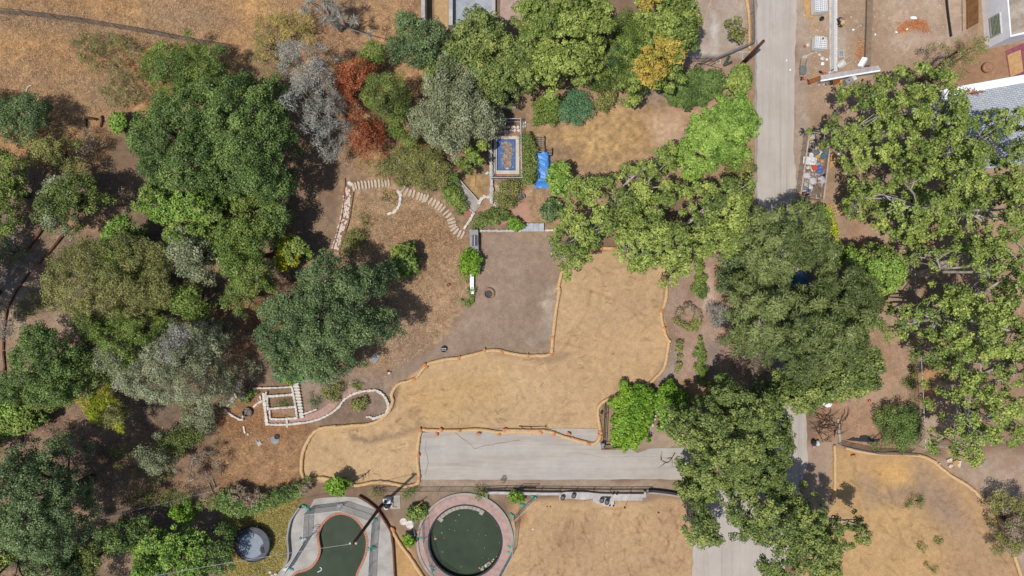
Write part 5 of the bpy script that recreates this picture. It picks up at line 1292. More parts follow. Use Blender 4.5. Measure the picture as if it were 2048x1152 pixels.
# covered boat-like load under the tarp and the pallets
def loft(secs): 
    mb = MB(); n = len(secs[0]); vs = [p for s in secs for p in s]
    mb.add(vs, [(i * n + k, i * n + k + 1, (i + 1) * n + k + 1, (i + 1) * n + k) for i in range(len(secs) - 1) for k in range(n - 1)] + [tuple(range(n))[::-1], tuple((len(secs) - 1) * n + k for k in range(n))]); return mb
r_ = random.Random(4); secs = []
for k in range(19):
    t = k / 18; y = 309 + 67 * t; cx0 = 1084 + 3.2 * t + .8 * math.sin(t * 9); wdt = (9.5 + 1.2 * t) * (1.0 if t < .85 else 1.1); hh = .95 - .25 * t if t < .86 else .45 - 2.2 * (t - .86)
    g = W(cx0, y); a = wdt / S * 1.35; s = []
    for j, (u, v_) in enumerate([(-1.18, 0.02), (-1.08, .18), (-.86, .8), (-.72, .97), (-.3, 1.0), (.3, 1.0), (.72, .95), (.86, .8), (1.05, .2), (1.22, .02)]):
        s.append((g.x + u * a * (1 + r_.uniform(-.05, .05)), g.y + r_.uniform(-.05, .05), max(.02, v_ * hh + (r_.uniform(-.05, .05) if 0 < j < 9 else 0))))
    secs.append(s)
loft(secs).build('tarpaulin', M_BLUE, smooth=False, label='bright blue tarpaulin draped over a long load on the dry lawn', cat='tarpaulin')
for (x0, y0, w_, l_, nn, lb) in [(1080.5, 290, 17, 33, 8, 'long stack of grey slatted pallets behind the blue tarp'), (1098, 305, 11, 15, 5, 'small stack of grey slats beside the blue tarp')]:
    g = W(x0, y0); root = thing('slat_stack', g, lb, 'pallet', 'grey slatted stacks behind the tarp'); n_ = nn
    for k in range(n_):
        for j in range(2): 
            pass
        mb = MB()
        yy = (k + .5) / n_ - .5
        mb.box((g.x + r_.uniform(-.03, .03), g.y + yy * l_ / S, .50), (w_ / S * r_.uniform(.85, 1), l_ / S / n_ * .62, .05), r_.uniform(-.03, .03)); mb.build('slat', M_WOOD, root)
    mb = MB()
    for s_ in (-.42, 0, .42): mb.box((g.x + s_ * w_ / S, g.y, .23), (.09, l_ / S * .96, .46))
    mb.build('bearer', M_DARK, root)

# ---------------------------------------------------------------- ramp, yard walls, grill, fire pit
MB().prism(PX(c4((0, 0))[0:0] or [(888,343),(905,345),(915,358),(962,411),(948,425),(899,362)], .06), -.1, .06).build('concrete_ramp', M_CONC, kind='structure')
wall('ramp_kerb', [(913,352),(930,372),(947,391),(958,405)], .12, .3, M_CONCW, 'thin pale kerb along the upper edge of the concrete ramp', 'kerb')
stonewall([(934,413),(948,426)], .2, .25, 'short kerb at the foot of the concrete ramp', M_CONCW, 9, .4, 'kerb', 'kerb')
stonewall([(947,426),(940,440),(934,448),(929,457)], .3, .3, 'curved pale stone edge between ramp and curved steps', M_STONE, 10, .4)
sheet('brick_landing', [(932,414),(946,427),(938,440),(928,428)], mat('red_gravel', C(186,132,110), C(158,108,90), 4, .9, .3), .02)
root = thing('barbecue_counter', W(947, 487), 'grey concrete counter with a steel grill lid at the head of the yard', 'counter')
MB().prism(PX([(938.5,459),(956,459),(957,475),(957,505),(950,508),(940,500)], .85), -.1, .85).build('counter_block', M_GREYC, root, bevel=.02)
g = W(949.5, 481.5, .86); mb = MB(); n_ = 9
L0 = [(g.x - .26 + .52 * k / n_, .02 + .26 * math.sin(PI * k / n_)) for k in range(n_ + 1)]
mb.add([(x, g.y + s * .52, .86 + z) for s in (-1, 1) for x, z in L0], [(k, k + 1, n_ + 2 + k, n_ + 1 + k) for k in range(n_)] + [tuple(range(n_ + 1))[::-1], tuple(range(n_ + 1, 2 * n_ + 2))])
ld = mb.build('grill_lid', mat('polished_steel', C(205,208,210), C(190,194,198), 3, .28, .02, metal=.9), root, smooth=False)
MB().tube([(g.x + .3, g.y - .42, .98), (g.x + .3, g.y + .42, .98)], .018, 6).build('handle', M_STEEL, ld)
g = W(961, 478); 
for k in range(7):
    q = g + Vector((random.uniform(-.15, .15), random.uniform(-.5, .5), .04)); MB().box(q, (.2, .1, .08), random.random() * 2).build('loose_brick', M_TERRA, label='loose red brick on the dirt beside the barbecue counter', cat='brick', group='loose bricks by the barbecue counter')
MB().prism(PX([(940,543),(947.5,543),(947.5,588),(940.5,588)], .5), -.1, .5).build('garden_wall', M_WHITE, label='low white wall end rising beside the bright spilling shrub', cat='wall')
stonewall([(957,461.5),(985,461.5),(1010,461.5),(1034,461.5)], .3, .35, 'pale stone retaining wall along the top of the yard', M_CONCW, 14, .5)
root = MB(); mb = MB()
for k in range(5): mb.prism(PX([(1036 + 10.5 * k, 447 if k > 0 else 455), (1046 + 10.5 * k, 446), (1046 + 10.5 * k, 462.8), (1034 + 11 * k, 462.8)], .3), -.1, .30 + .004 * (k % 2))
mb.build('step_landing', mat('slate_slab', C(200,204,206), C(174,178,182), 2, .8, .1), label='pale blue grey slab landing at the top right of the yard', cat='slab')
stonewall([(1090,461),(1105,460)], .3, .3, 'short stone wall running under the sycamore from the slab landing', M_STONE, 15, .4)
root = thing('fire_pit', W(978, 587), 'round brick fire pit with ashes in the beaten yard', 'fire pit')
g = W(978, 587); mb = MB()
for k in range(18):
    a = 2 * PI * k / 18; mb.box((g.x + .50 * math.cos(a), g.y + .50 * math.sin(a), .1), (.14, .165, .3), a)
mb.build('brick_ring', mat('dusty_brick', C(168,136,120), C(146,116,102), 5, .95, .2), root)
MB().lathe((g.x - .02, g.y - .04, 0), [(.36, .02), (.34, .05), (0, .07)], 20).build('ash', mat('charred_ash', C(104,96,92), C(70,64,62), 7, .95, .3), root)
root = thing('fire_bowl', W(888, 698), 'small dark iron fire bowl near the graded pad', 'fire bowl'); g = W(888, 698)
MB().lathe(g, [(.2, 0), (.29, .25), (.31, .25), (.31, .28), (.27, .28), (.2, .1), (0, .08)], 18).build('bowl', M_DARK, root, smooth=True)
for s_ in (-1, 1): MB().box((g.x, g.y + s_ * .08, .29), (.5, .03, .02)).build('grate_bar', M_STEEL, root)
g = W(897, 570); MB().lathe(g, [(.1, 0), (.14, .22), (.155, .22), (.155, .26), (.12, .26), (.1, .1), (0, .1)], 14).build('flower_pot', M_TERRA, label='small terracotta pot standing on the dry slope', cat='pot')
g = W(1044.5, 394); root = thing('planter_pot', g, 'round blue glazed planter on the pebble strip', 'pot')
MB().lathe(g, [(.17, 0), (.24, .35), (.26, .35), (.26, .4), (.2, .4), (.19, .3)], 20).build('pot', mat('blue_glaze', C(140,162,166), C(110,136,142), 5, .3, 0), root, smooth=False)
MB().lathe(g, [(.19, .25), (.19, .32), (0, .34)], 14).build('soil', MATS['pot_soil'], root)

# ---------------------------------------------------------------- garden steps, flagstones and terraces
m_slab = mat('step_slab', C(224,204,180), C(190,168,144), 3, .9, .2)
c7 = crop(640, 340, 4.43)
row = [(295,148),(318,143),(346,137),(376,133),(406,131),(437,128),(463,126),(494,123),(526,121),(556,120),(584,118),(610,115)]
ORD = ['first', 'second', 'third', 'fourth', 'fifth', 'sixth', 'seventh', 'eighth', 'ninth', 'tenth', 'eleventh', 'twelfth', 'thirteenth', 'fourteenth', 'fifteenth', 'sixteenth', 'seventeenth', 'eighteenth', 'nineteenth', 'twentieth', 'twenty first', 'twenty second']
r_ = random.Random(2)
def slab(x, y, a, L_, w_, lb, grp, i):
    g = G(*c7((x, y))[0]); root_ = MB(); root_.stone((g.x, g.y, g.z + .04), (w_, L_, .14), a, i, 8, .03)
    root_.build('step_slab', m_slab, label=lb, cat='step', group=grp)
for i, (x, y) in enumerate(row): slab(x, y, R(14 - i), r_.uniform(.86, 1.0), r_.uniform(.22, .28), f'{ORD[i]} pale step from the flagstone path in the straight flight', 'steps of the straight flight', i)
cur = [(735,172),(768,192),(800,208),(832,214),(870,232),(897,240),(922,250),(947,252),(980,275),(1010,293),(1040,312),(1065,330),(1090,348),(1117,378),(1141,403),(1160,438),(1168,466),(1175,495),(1187,520),(1207,543),(1236,565),(1264,577)]
for i, (x, y) in enumerate(cur):
    a, b = cur[max(i - 1, 0)], cur[min(i + 1, len(cur) - 1)]; t = math.atan2(-(b[1] - a[1]), b[0] - a[0])
    slab(x, y, t + r_.uniform(-.06, .06), r_.uniform(.84, 1.0), r_.uniform(.22, .30), f'{ORD[i]} pale step from the thicket in the curved flight', 'steps of the curved flight', 40 + i)
fl = smooth_line([W(692,378), W(694,400), W(691,425), W(684,452), W(676,478), W(670,500)], 6)
m_flag = mat('white_flagstone', C(246,232,216), C(214,190,172), 4, .9, .2)
sheet('path_bed', [(686,374),(703,374),(699,425),(690,465),(681,505),(664,503),(674,462),(684,425)], mat('reddish_grit', C(170,126,104), C(136,100,82), 5, .95, .3), .015)
k = 0
for i in range(0, len(fl) - 1):
    for s_ in (-1, 0, 1):
        p = fl[i] + Vector((s_ * .25 + r_.uniform(-.07, .07), r_.uniform(-.1, .1), 0))
        if r_.random() < .12: continue
        MB().stone((p.x, p.y, .03), (r_.uniform(.24, .38), r_.uniform(.18, .3), .07), r_.random() * 3, 300 + k, r_.choice([5, 6, 7]), .22).build('flagstone', m_flag, label='irregular whitish flagstone in the railed garden path', cat='flagstone', group='flagstones of the railed path'); k += 1
for (pl, lb) in [([(690,356),(690,374),(685,425),(676,462),(664,503)], 'thin rusty rail edging the left side of the flagstone path'), ([(707,384),(704,405),(698,442),(689,470),(678,508)], 'thin rusty rail edging the right side of the flagstone path')]:
    wall('edging_rail', pl, .07, .12, M_RUSTW, lb, 'edging')
stonewall(c7((682,180),(706,215),(708,260),(695,320),(660,362),(605,388)), .36, .16, 'curved pale stone kerb enclosing the yellow rosette plants', M_STONE, 21, .45)
for i, (x, y) in enumerate([(252,118),(265,128)]):
    g = W(*c7((x + 10, y))[0]); MB().stone((g.x, g.y, .06), (.4, .36, .2), i, i + 70, 8, .1).build('boulder', M_WHITEP if i == 0 else M_STONE, label=['white boulder at the top corner of the flagstone path', 'tan boulder touching the white one by the flagstone path'][i], cat='stone')
# terraced beds
T4 = [
 ([(282,166),(350,163),(420,161),(520,157),(632,152)], .24, .35, 'thin stone edge along the top of the terraced beds'),
 ([(398,236),(470,232),(560,226),(645,220)], .34, .4, 'upper cross wall of the stone terrace'),
 ([(404,195),(400,236)], .3, .42, 'short upper left corner stones of the stone terrace'),
 ([(632,150),(648,225),(660,300),(668,345),(680,432)], .26, .45, 'right side wall of the stone terrace along the stair'),
 ([(414,242),(416,290),(420,345)], .28, .4, 'inner left wall of the planted terrace bed'),
 ([(420,347),(500,340),(580,334),(665,327)], .30, .35, 'lower wall of the planted terrace bed'),
 ([(440,436),(520,438),(600,434),(672,430)], .30, .28, 'second lowest cross wall of the stone terrace'),
 ([(436,360),(438,400),(440,436)], .26, .3, 'short inner wall joining the two lower terraces'),
 ([(380,205),(388,270),(395,340),(404,410),(412,478)], .42, .24, 'left flight wall of the stone terrace'),
 ([(408,482),(500,486),(600,484),(690,474),(770,464),(880,434),(980,384),(1042,335),(1100,265),(1180,215),(1270,190),(1375,180)], .30, .3, 'long curved stone kerb below the pink paved path'),
 ([(1382,182),(1440,222),(1478,280),(1486,340),(1466,386),(1420,412),(1368,430)], .36, .35, 'curved stone wall closing the right end of the kerb bed'),
 ([(590,442),(592,480)], .28, .3, 'short divider between the lowest terrace and the pink path'),
 ([(700,406),(750,388),(822,360)], .26, .25, 'short angled stone kerb at the top of the pink path'),
 ([(110,178),(131,212),(116,245),(85,262)], .30, .25, 'small hooked stone kerb west of the terraces'),
 ([(130,262),(100,290),(68,316)], .22, .2, 'thin stone kerb running down from the hooked kerb'),
 ([(38,352),(90,395),(140,425),(180,442),(202,404)], .26, .25, 'angled stone kerb left of the wheel shaped fire grate'),
 ([(292,330),(330,298),(356,282),(352,232)], .26, .25, 'angled stone kerb between the wheel grate and the terraces'),
]
for i, (pl, w_, h_, lb) in enumerate(T4): stonewall(c4(*pl), w_ * .86, h_, lb, M_STONE if i not in (9, 10) else mat('cream_kerb_stone', C(240,232,220), C(204,192,176), 3, .9, .25), 40 + i, r_.choice([.3, .36, .44]))
for i in range(14):
    t = i / 13; x = 664 + 66 * min(1, t * 1.0) ; y = 66 + 350 * t
    x = 660 + 22 * t + (40 if t > .0 else 0) * (t if t < 1 else 1)
    g = W(*c4((x, y))[0], .3); MB().stone((g.x, g.y, .15), (.74 - .25 * t, .30, .3 - .012 * i), -.06, 400 + i, 8, .04).build('stair_slab', M_STONE, label=f'{ORD[i]} stone from the top of the stair beside the terraced beds', cat='step', group='stones of the terrace stair')
pth = c4((600,462),(690,452),(735,440),(800,420),(860,400),(930,362),(985,318),(1040,258),(1090,215),(1150,195),(1240,178)); 
LL, RR_ = strip(smooth_line(PX(pth), 3), .72)
MB().prism(LL + RR_[::-1], -.1, .03).build('paved_path', mat('pink_flag_path', C(204,166,150), C(172,136,122), 4, .9, .3, detail=7), kind='structure')
sheet('brick_bed', c4((445,352),(655,345),(660,372),(450,378)), mat('brick_rubble', C(196,150,124), C(150,108,88), 9, .95, .5), .04)
sheet('gravel_bed', c4((425,445),(585,446),(588,476),(425,474)), mat('pink_gravel', C(196,160,146), C(160,126,114), 9, .95, .5), .04)
for i, (x, y) in enumerate([(1306,415),(1325,412),(1340,420)]):
    g = W(*c4((x, y))[0]); MB().stone((g.x, g.y, .06), (.26, .22, .2), i, 77 + i, 7).build('loose_stone', M_STONE, label=['left', 'middle', 'right'][i] + ' of three loose stones at the end of the curved stone wall', cat='stone')
g = W(*c4((246, 374))[0]); root = thing('fire_grate', g, 'round wheel shaped iron fire grate with crossed bars', 'fire grate')
MB().lathe(g, [(.50, 0), (.50, .34), (.44, .34), (.44, .1), (.42, .02)], 26).build('ring', mat('weathered_iron', C(150,140,130), C(112,102,96), 5, .8, .2), root)
for k, (a, b) in enumerate([(90, 235), (90, 305), (235, 305), (150, 15)]):
    A, B = R(a), R(b); MB().bar((g.x + .45 * math.cos(A), g.y + .45 * math.sin(A), .33), (g.x + .45 * math.cos(B), g.y + .45 * math.sin(B), .33), .045, .03).build('bar', MATS['weathered_iron'], root)
g = W(*c4((505, 590))[0]); MB().lathe(g, [(.24, 0), (.26, .08), (.22, .1), (.2, .06), (0, .05)], 18).build('drain_cover', M_DARK, label='round dark drain cover in the orange mulch', cat='drain')
MB().lathe(W(*c4((485, 620))[0]), [(.45, -.05), (.42, .03), (.0, .035)], 20).build('drain_apron', M_GREYC, label='worn concrete apron round the dark drain cover', cat='slab')
g = W(*c4((350, 650))[0]); MB().box((g.x, g.y, .03), (.42, .36, .1), .6).build('paving_slab', M_CONCW, label='square white slab alone on the orange mulch', cat='slab')
g = W(*c4((325, 632))[0]); MB().box((g.x, g.y, .02), (.34, .2, .06), -.9).build('paving_slab', M_GREYC, label='grey slab touching the white one on the orange mulch', cat='slab')
g = W(*c4((216, 530))[0]); MB().bar((g.x - .06, g.y + .38, .06), (g.x + .08, g.y - .34, .06), .16, .12).build('stone_post', M_STONE, label='pale stone post lying on the orange mulch', cat='post')
g = W(*c4((248, 570))[0]); MB().stone((g.x, g.y, .04), (.25, .18, .1), .4, 5).build('loose_stone', M_STONE, label='small stone at the end of the fallen pale post', cat='stone')
g = W(750, 716)
for k in range(2):
    q = W(747 + k * 6, 714 + k * 4); MB().box((q.x, q.y, .05), (.34, .95, .12), R(-32)).build('step_slab', M_GREYC, label=['left', 'right'][k] + ' of two grey slabs beside the shaded oak edge', cat='step')
for i, (x, y) in enumerate([(775, 744), (779, 746)]):
    g = W(x, y); MB().stone((g.x, g.y, .1), (.3, .25, .3), i, i + 20).build('boulder', M_STONE if i else M_TERRA, label=['reddish rock by the yard corner near the graded pad', 'grey rock beside the reddish one near the graded pad'][i], cat='stone')

# ================================================================ STRAW ROLLS AND GRAVEL BAGS
WT = [
 ([(604,948),(604,925),(608,900),(622,872),(640,857),(674,852)], 'straw roll curving round the left end of the graded pad'),
 ([(668,854),(700,851),(730,849),(755,842),(775,826),(786,805)], 'straw roll below the curved stone kerb bed'),
 ([(782,815),(786,800),(784,786),(797,768),(830,757),(852,731),(882,720),(920,715),(972,703)], 'long straw roll rising from the kerb bed to the yard corner'),
 ([(964,704),(990,700),(1030,708),(1062,711),(1098,709),(1104,695)], 'straw roll along the bottom edge of the beaten yard'),
 ([(1103,708),(1107,660),(1112,620),(1118,582),(1115,572)], 'straw roll beside the pale patch of the beaten yard'),
 ([(1114,580),(1121,555),(1127,530),(1132,511),(1141,504)], 'short straw roll climbing towards the sycamore from the beaten yard'),
 ([(1164,503),(1200,497),(1240,498),(1274,504)], 'straw roll along the top of the graded pad under the sycamore'),
 ([(1326,533),(1332,560),(1333,585),(1329,607),(1322,625),(1325,650),(1333,675),(1341,684)], 'straw roll along the upper right edge of the graded pad'),
 ([(1337,682),(1333,712),(1326,738),(1302,763),(1279,779)], 'straw roll along the lower right edge of the graded pad'),
 ([(1284,777),(1240,791),(1211,800),(1196,816),(1197,840),(1201,864)], 'straw roll bending past the vivid vines to the driveway'),
 ([(1201,861),(1199,875),(1188,887),(1170,884),(1140,876)], 'hooked end of the straw roll on the driveway by the gate'),
 ([(1165,884),(1125,872),(1095,862),(1060,861),(1008,860)], 'straw roll bowing across the right part of the driveway edge'),
 ([(1084,866),(1040,863),(1000,864),(960,859),(900,861),(844,859)], 'straw roll along the left part of the driveway edge'),
 ([(842,858),(837,885),(835,920),(838,955),(832,968),(806,973)], 'straw roll closing the left end of the driveway'),
 ([(812,972),(770,964),(742,965),(715,970),(688,966)], 'straw roll at the bottom of the graded pad by the pump slab'),
 ([(700,967),(670,960),(640,955),(622,962),(609,961),(603,938)], 'wavy straw roll at the bottom left of the graded pad behind the vivid bush'),
 ([(1668,889),(1669,950),(1668,985),(1663,1010)], 'straight straw roll on the road side of the lower graded lot'),
 ([(1690,896),(1722,903),(1760,907),(1800,907),(1842,912),(1872,925)], 'straw roll at the foot of the chain link fence above the lower lot'),
 ([(1864,921),(1900,950),(1940,975),(1970,1004),(1996,1027)], 'straw roll running diagonally along the upper right of the lower lot'),
 ([(1989,1018),(2004,1055),(2020,1090),(2030,1120),(2044,1165)], 'straw roll running to the bottom edge of the lower lot'),
 ([(781,1053),(800,1086),(825,1120),(850,1160)], 'straw roll between the kidney pool wall and the round pool'),
 ([(1490,-12),(1496,20),(1499,60),(1498,99)], 'straw roll inside the roadside fence of the upper lot'),
]
r_ = random.Random(77)
for pl, lb in WT:
    pts = smooth_line([G(*p) for p in pl], 8); n = len(pts)
    pts = [p + Vector((r_.uniform(-.025, .025), r_.uniform(-.025, .025), .12 + r_.uniform(-.02, .03))) for p in pts]
    rd = [.18 * (1 + r_.uniform(-.09, .09)) for _ in pts]; rd[0] *= .6; rd[-1] *= .6
    MB().tube(pts, rd, 10).build('straw_wattle', M_STRAW, smooth=True, label=lb, cat='straw roll', group='straw rolls round the graded ground')
BG = [(849,730,'gravel bag at the bend left of the beaten yard'),(853,733,'second gravel bag at the bend left of the beaten yard'),(829,758,'gravel bag below the bend left of the yard'),(918,716,'gravel bag midway on the roll under the fire bowl'),(969,700,'gravel bag where two rolls cross at the yard bottom'),(1004,704,'gravel bag right of the crossing at the yard bottom'),(1056,711,'gravel bag near the middle of the yard bottom roll'),(1101,708,'gravel bag at the lower right corner of the beaten yard'),(1105,674,'gravel bag on the roll beside the pale yard patch'),(1138,509,'gravel bag at the end of the short climbing roll'),(1168,502,'gravel bag at the left end of the top roll under the sycamore'),(1197,496,'left of two touching gravel bags on the top roll'),(1203,499,'right of two touching gravel bags on the top roll'),(1229,498,'gravel bag midway on the top roll under the sycamore'),(1270,502,'gravel bag at the right end of the top roll'),(1322,621,'upper gravel bag on the right edge of the pad'),(1328,656,'lower gravel bag on the right edge of the pad'),(841,859,'gravel bag at the top left corner of the driveway'),(883,859,'first gravel bag above the driveway edge roll'),(874,867,'gravel bag below the driveway edge roll at left'),(920,861,'gravel bag on the driveway edge roll left of centre'),(957,867,'small gravel bag below the driveway edge roll'),(998,868,'gravel bag below the driveway edge roll by the crossing'),(1009,859,'gravel bag where the driveway rolls cross'),(837,910,'gravel bag midway on the roll closing the driveway'),(838,955,'gravel bag at the bottom left corner of the driveway'),(1081,863,'gravel bag left on the bowing driveway roll'),(1108,867,'gravel bag midway on the bowing driveway roll'),(1138,867,'gravel bag alone above the bowing driveway roll'),(1177,887,'gravel bag at the bottom of the hooked roll'),(1199,862,'upper of two gravel bags at the black fence'),(1199,869,'lower of two gravel bags at the black fence'),(1704,911,'large gravel bag at the left end of the lower lot top roll'),(1800,908,'gravel bag midway on the lower lot top roll'),(788,1059,'gravel bag with a stick at the head of the roll between the pools')]
for i, (x, y, lb) in enumerate(BG):
    g = G(x, y); mb = MB(); a = r_.uniform(0, 3)
    mb.blob((g.x, g.y, .24), (r_.uniform(.42, .52), r_.uniform(.30, .36), .26), i, rot=a); mb.blob((g.x + .2 * math.cos(a), g.y + .2 * math.sin(a), .27), (.14, .16, .1), i + 3)
    mb.build('gravel_bag', M_ORANGE, smooth=True, label='orange ' + lb, cat='gravel bag', group='orange gravel bags on the straw rolls')

# ================================================================ WIRE FENCES OF THE HILLSIDE AND LOTS
fence('wire_fence', 'long dark wire fence crossing the dry hillside', [(-40,26),(60,32),(180,48),(300,68),(400,88),(470,99)], 1.5, M_DARK, gap=3, pitch=.16, wire=.006)
fence('wire_fence', 'wire fence through the deep shade above the light green tree', [(205,1030),(270,1014),(350,995),(430,975)], 1.5, M_STEEL, gap=3, pitch=.16)
fence('chain_link_fence', 'galvanised chain link fence round the corner of the upper lot', [(1496,-30),(1498,94),(1428,124),(1362,125)], 1.8, M_STEEL, gap=3, pitch=.12, rr=.03)
fence('wire_fence', 'tall wire fence running down the strip right of the cedars', [(1806,470),(1812,560),(1818,640),(1824,720),(1828,800),(1832,890)], 1.6, M_STEEL, gap=3, pitch=.14)
fence('chain_link_fence', 'chain link fence along the top edge of the lower graded lot', [(1676,887),(1700,893),(1745,902),(1790,903),(1822,904)], 1.4, M_STEEL, gap=3, pitch=.11, wire=.006)
fence('wire_fence', 'grey wire panel beside the round pool deck', [(826,1022),(833,1062)], 1.2, M_STEEL, gap=2.2, pitch=.12)

# ================================================================ UPPER LOTS
mb = MB(); LW = PX([(1483,104),(1500,104),(1500,120),(1483,120)])
mb.ring(spread([(p.x, p.y) for p in LW]), spread(offset_loop([(p.x, p.y) for p in LW], -.13)), -.1, .1); mb.build('meter_pit', M_CONCW, label='square white concrete frame set in the ground by the roadside pole', cat='frame')
LW = PX([(1432,119),(1441,119),(1441,127),(1432,127)])
MB().ring(spread([(p.x, p.y) for p in LW]), spread(offset_loop([(p.x, p.y) for p in LW], -.06)), -.1, .07).build('valve_pit', M_WHITEP, label='small white square frame under the chain link fence', cat='frame')
wall('concrete_kerb', [(1452,106),(1468,104),(1483,104)], .13, .1, M_CONCW, 'thin white kerb leading to the square frame', 'kerb')
for (a, b, lb) in [((1424,-4),(1411,30),'long pale stick lying on the upper lot'), ((1471,-6),(1474,9),'short pale stick at the top edge of the upper lot')]:
    MB().bar(W(*a, .05), W(*b, .05), .07, .06).build('pale_pole', M_STRAW, label=lb, cat='stick')
for i, (a, b, lb) in enumerate([((1447,131),(1464,124),'green cut trunk lying below the chain link fence'), ((1450,128),(1459,112),'green cut trunk leaning towards the chain link fence'), ((1400,130),(1424,118),'thin green cut stem by the chain link fence')]):
    MB().tube([W(*a, .12), W(*b, .2)], [.15, .12] if i < 2 else [.07, .05], 8).build('cut_trunk', mat('green_bark', C(88,104,74), C(66,80,56), 5, .9, .3), smooth=True, label=lb, cat='log')
def branch(px, r0, label, m=None, seed=1, z=.06, n=5, name='fallen_branch'):
    r = random.Random(seed); pts = smooth_line([G(p[0], p[1], z) for p in px], 4); mb = MB()
    mb.tube(pts, [r0 * (1 - .75 * k / len(pts)) for k in range(len(pts))], 5)
    for k in range(n):
        i = r.randrange(1, len(pts) - 1); d = (pts[i + 1] - pts[i - 1]).normalized(); a = r.choice([-1, 1]) * r.uniform(.5, 1.0)
        d = Vector((d.x * math.cos(a) - d.y * math.sin(a), d.x * math.sin(a) + d.y * math.cos(a), .2)); L = r.uniform(.4, 1.1)
        mb.tube([pts[i], pts[i] + d * L * .5 + Vector((0, 0, .05)), pts[i] + d * L], [r0 * .5, r0 * .3, r0 * .12], 4)
    return mb.build(name, m or BARKS['dark'], label=label, cat='branch')
branch([(1388,137),(1396,127),(1420,132),(1445,138)], .06, 'dark brush branch below the chain link fence corner', seed=3, n=9)
branch([(740,940),(722,955),(705,962)], .05, 'bare dark branch lying on the graded pad by the vivid bush', seed=4, n=7)
branch([(1350,905),(1335,925),(1320,918)], .05, 'bare branch fallen over the right end of the driveway', seed=5, n=8)
branch([(1038,852),(1060,853),(1096,852)], .05, 'line of dark twigs above the driveway edge', seed=6, n=4)

# concrete channel walls at the top edge
wall('channel_wall', [(846,-60),(846,20),(847,48)], .36, 1.7, M_CONCW, 'tall pale channel wall at the top edge by the blue green oak', smooth=False)
wall('channel_wall', [(901,-60),(901,20),(901,50)], .4, .9, M_CONCW, 'second pale channel wall at the top edge beside the grey slab', smooth=False)
sheet('channel_floor', [(906,-120),(984,-120),(984,60),(906,60)], mat('blue_grey_slab', C(184,188,194), C(158,160,166), 1.2, .85, .1, detail=7, c3=C(196,164,150)), .03)
sheet('channel_bed', [(869,-120),(896,-120),(896,60),(869,60)], mat('sandy_channel', C(206,172,126), C(180,146,106), 3, .95, .2), .02)
wall('channel_wall', [(987,-60),(987,44)], .36, .5, M_CONCW, 'low white channel wall right of the grey slab', smooth=False)
sheet('channel_apron', [(1004,-120),(1060,-120),(1060,40),(1000,40)], mat('rosy_apron', C(198,172,156), C(176,146,128), 1.5, .9, .15, detail=7), .02)
wall('garden_kerb', [(998,214),(1014,214),(1032,215)], .22, .25, M_CONCW, 'white kerb in the shade above the spa', 'kerb', smooth=False)
g = W(1014, 203); root = thing('garden_table', g, 'dark slatted table in the shade above the spa', 'table')
for k in range(5): MB().box((g.x, g.y - .28 + .14 * k, .74), (1.5, .11, .05)).build('slat', M_DARK, root)
for sx in (-.6, .6):
    for sy in (-.25, .25): MB().box((g.x + sx, g.y + sy, .36), (.07, .07, .72)).build('leg', M_STEEL, root)

# ================================================================ WORK SITE EAST OF THE ROAD
# hollow block wall under construction
mb = MB(); x0 = W(1663.3, 0).x; x1 = W(1668.7, 0).x; ya = W(0, -40).y; yb = W(0, 146).y; hh = .62
mb.box(((x0 + .035), (ya + yb) / 2, hh / 2), (.05, ya - yb, hh)); mb.box(((x1 - .035), (ya + yb) / 2, hh / 2), (.05, ya - yb, hh))
nn = int((ya - yb) / .17)
for k in range(nn + 1): mb.box(((x0 + x1) / 2, yb + .02 + k * .17, hh / 2 - .004), (x1 - x0 - .12, .055, hh))
mb.build('block_wall', mat('hollow_block', (.82,.81,.79), (.7,.69,.68), 4, .9, .2), label='narrow wall of hollow white blocks being built beside the road', cat='wall')
sheet('wall_footing', rough_poly([(1656.5,-60),(1662.6,-60),(1662.6,146),(1659,146)], 10, .5, 3), M_CONCW, .05)
# pallet stacks of blocks
M_BLK = mat('grey_block', (.80,.80,.78), (.66,.66,.65), 5, .9, .2)
def block_mesh():
    mb = MB(); mb.box((0, -.078, .095), (.39, .034, .19)); mb.box((0, .078, .095), (.39, .034, .19))
    for x in (-.177, 0, .177): mb.box((x, 0, .0945), (.036, .122, .189))
    return mb
bm0 = None
def stack(c, nx, ny, nz, rot, lbtop, grp, skip=()):
    global bm0
    base = W(*c); rt = thing('wooden_pallet', base, 'wooden pallet under the ' + lbtop, 'pallet'); mb = MB()
    for k in range(5): mb.box((base.x, base.y - .5 + .25 * k, .12), (1.25, .12, .03))
    mb.build('deck_board', M_PLY, rt); mb = MB()
    for k in (-.55, 0, .55): mb.box((base.x + k, base.y, .05), (.1, 1.2, .1))
    mb.build('stringer', M_WOOD, rt); rt.rotation_euler = (0, 0, rot)
    for z in range(nz):
        for i in range(nx):
            for j in range(ny):
                if z < nz - 1 and 0 < i < nx - 1 and 0 < j < ny - 1: continue
                if z == nz - 1 and (i, j) in skip: continue
                p = Vector(((i - (nx - 1) / 2) * .40, (j - (ny - 1) / 2) * .202, .14 + z * .197)); p = Matrix.Rotation(rot, 3, 'Z') @ p
                if bm0 is None:
                    o = block_mesh().build('concrete_block', M_BLK, at=(0, 0, 0)); bm0 = o
                else: o = bm0.copy(); COL.objects.link(o)
                o.location = Vector((base.x, base.y, 0)) + p; o.rotation_euler = (0, 0, rot)
                tag(o, 'hollow grey concrete block in the ' + lbtop, 'concrete block', grp)
stack((1632.5,17.5), 3, 7, 5, .05, 'full block stack at the top edge', 'blocks of the full stack')
stack((1634,91), 3, 6, 4, -.06, 'part used block stack with a blue bottle on it', 'blocks of the part used stack', skip=((2, 5), (2, 4)))
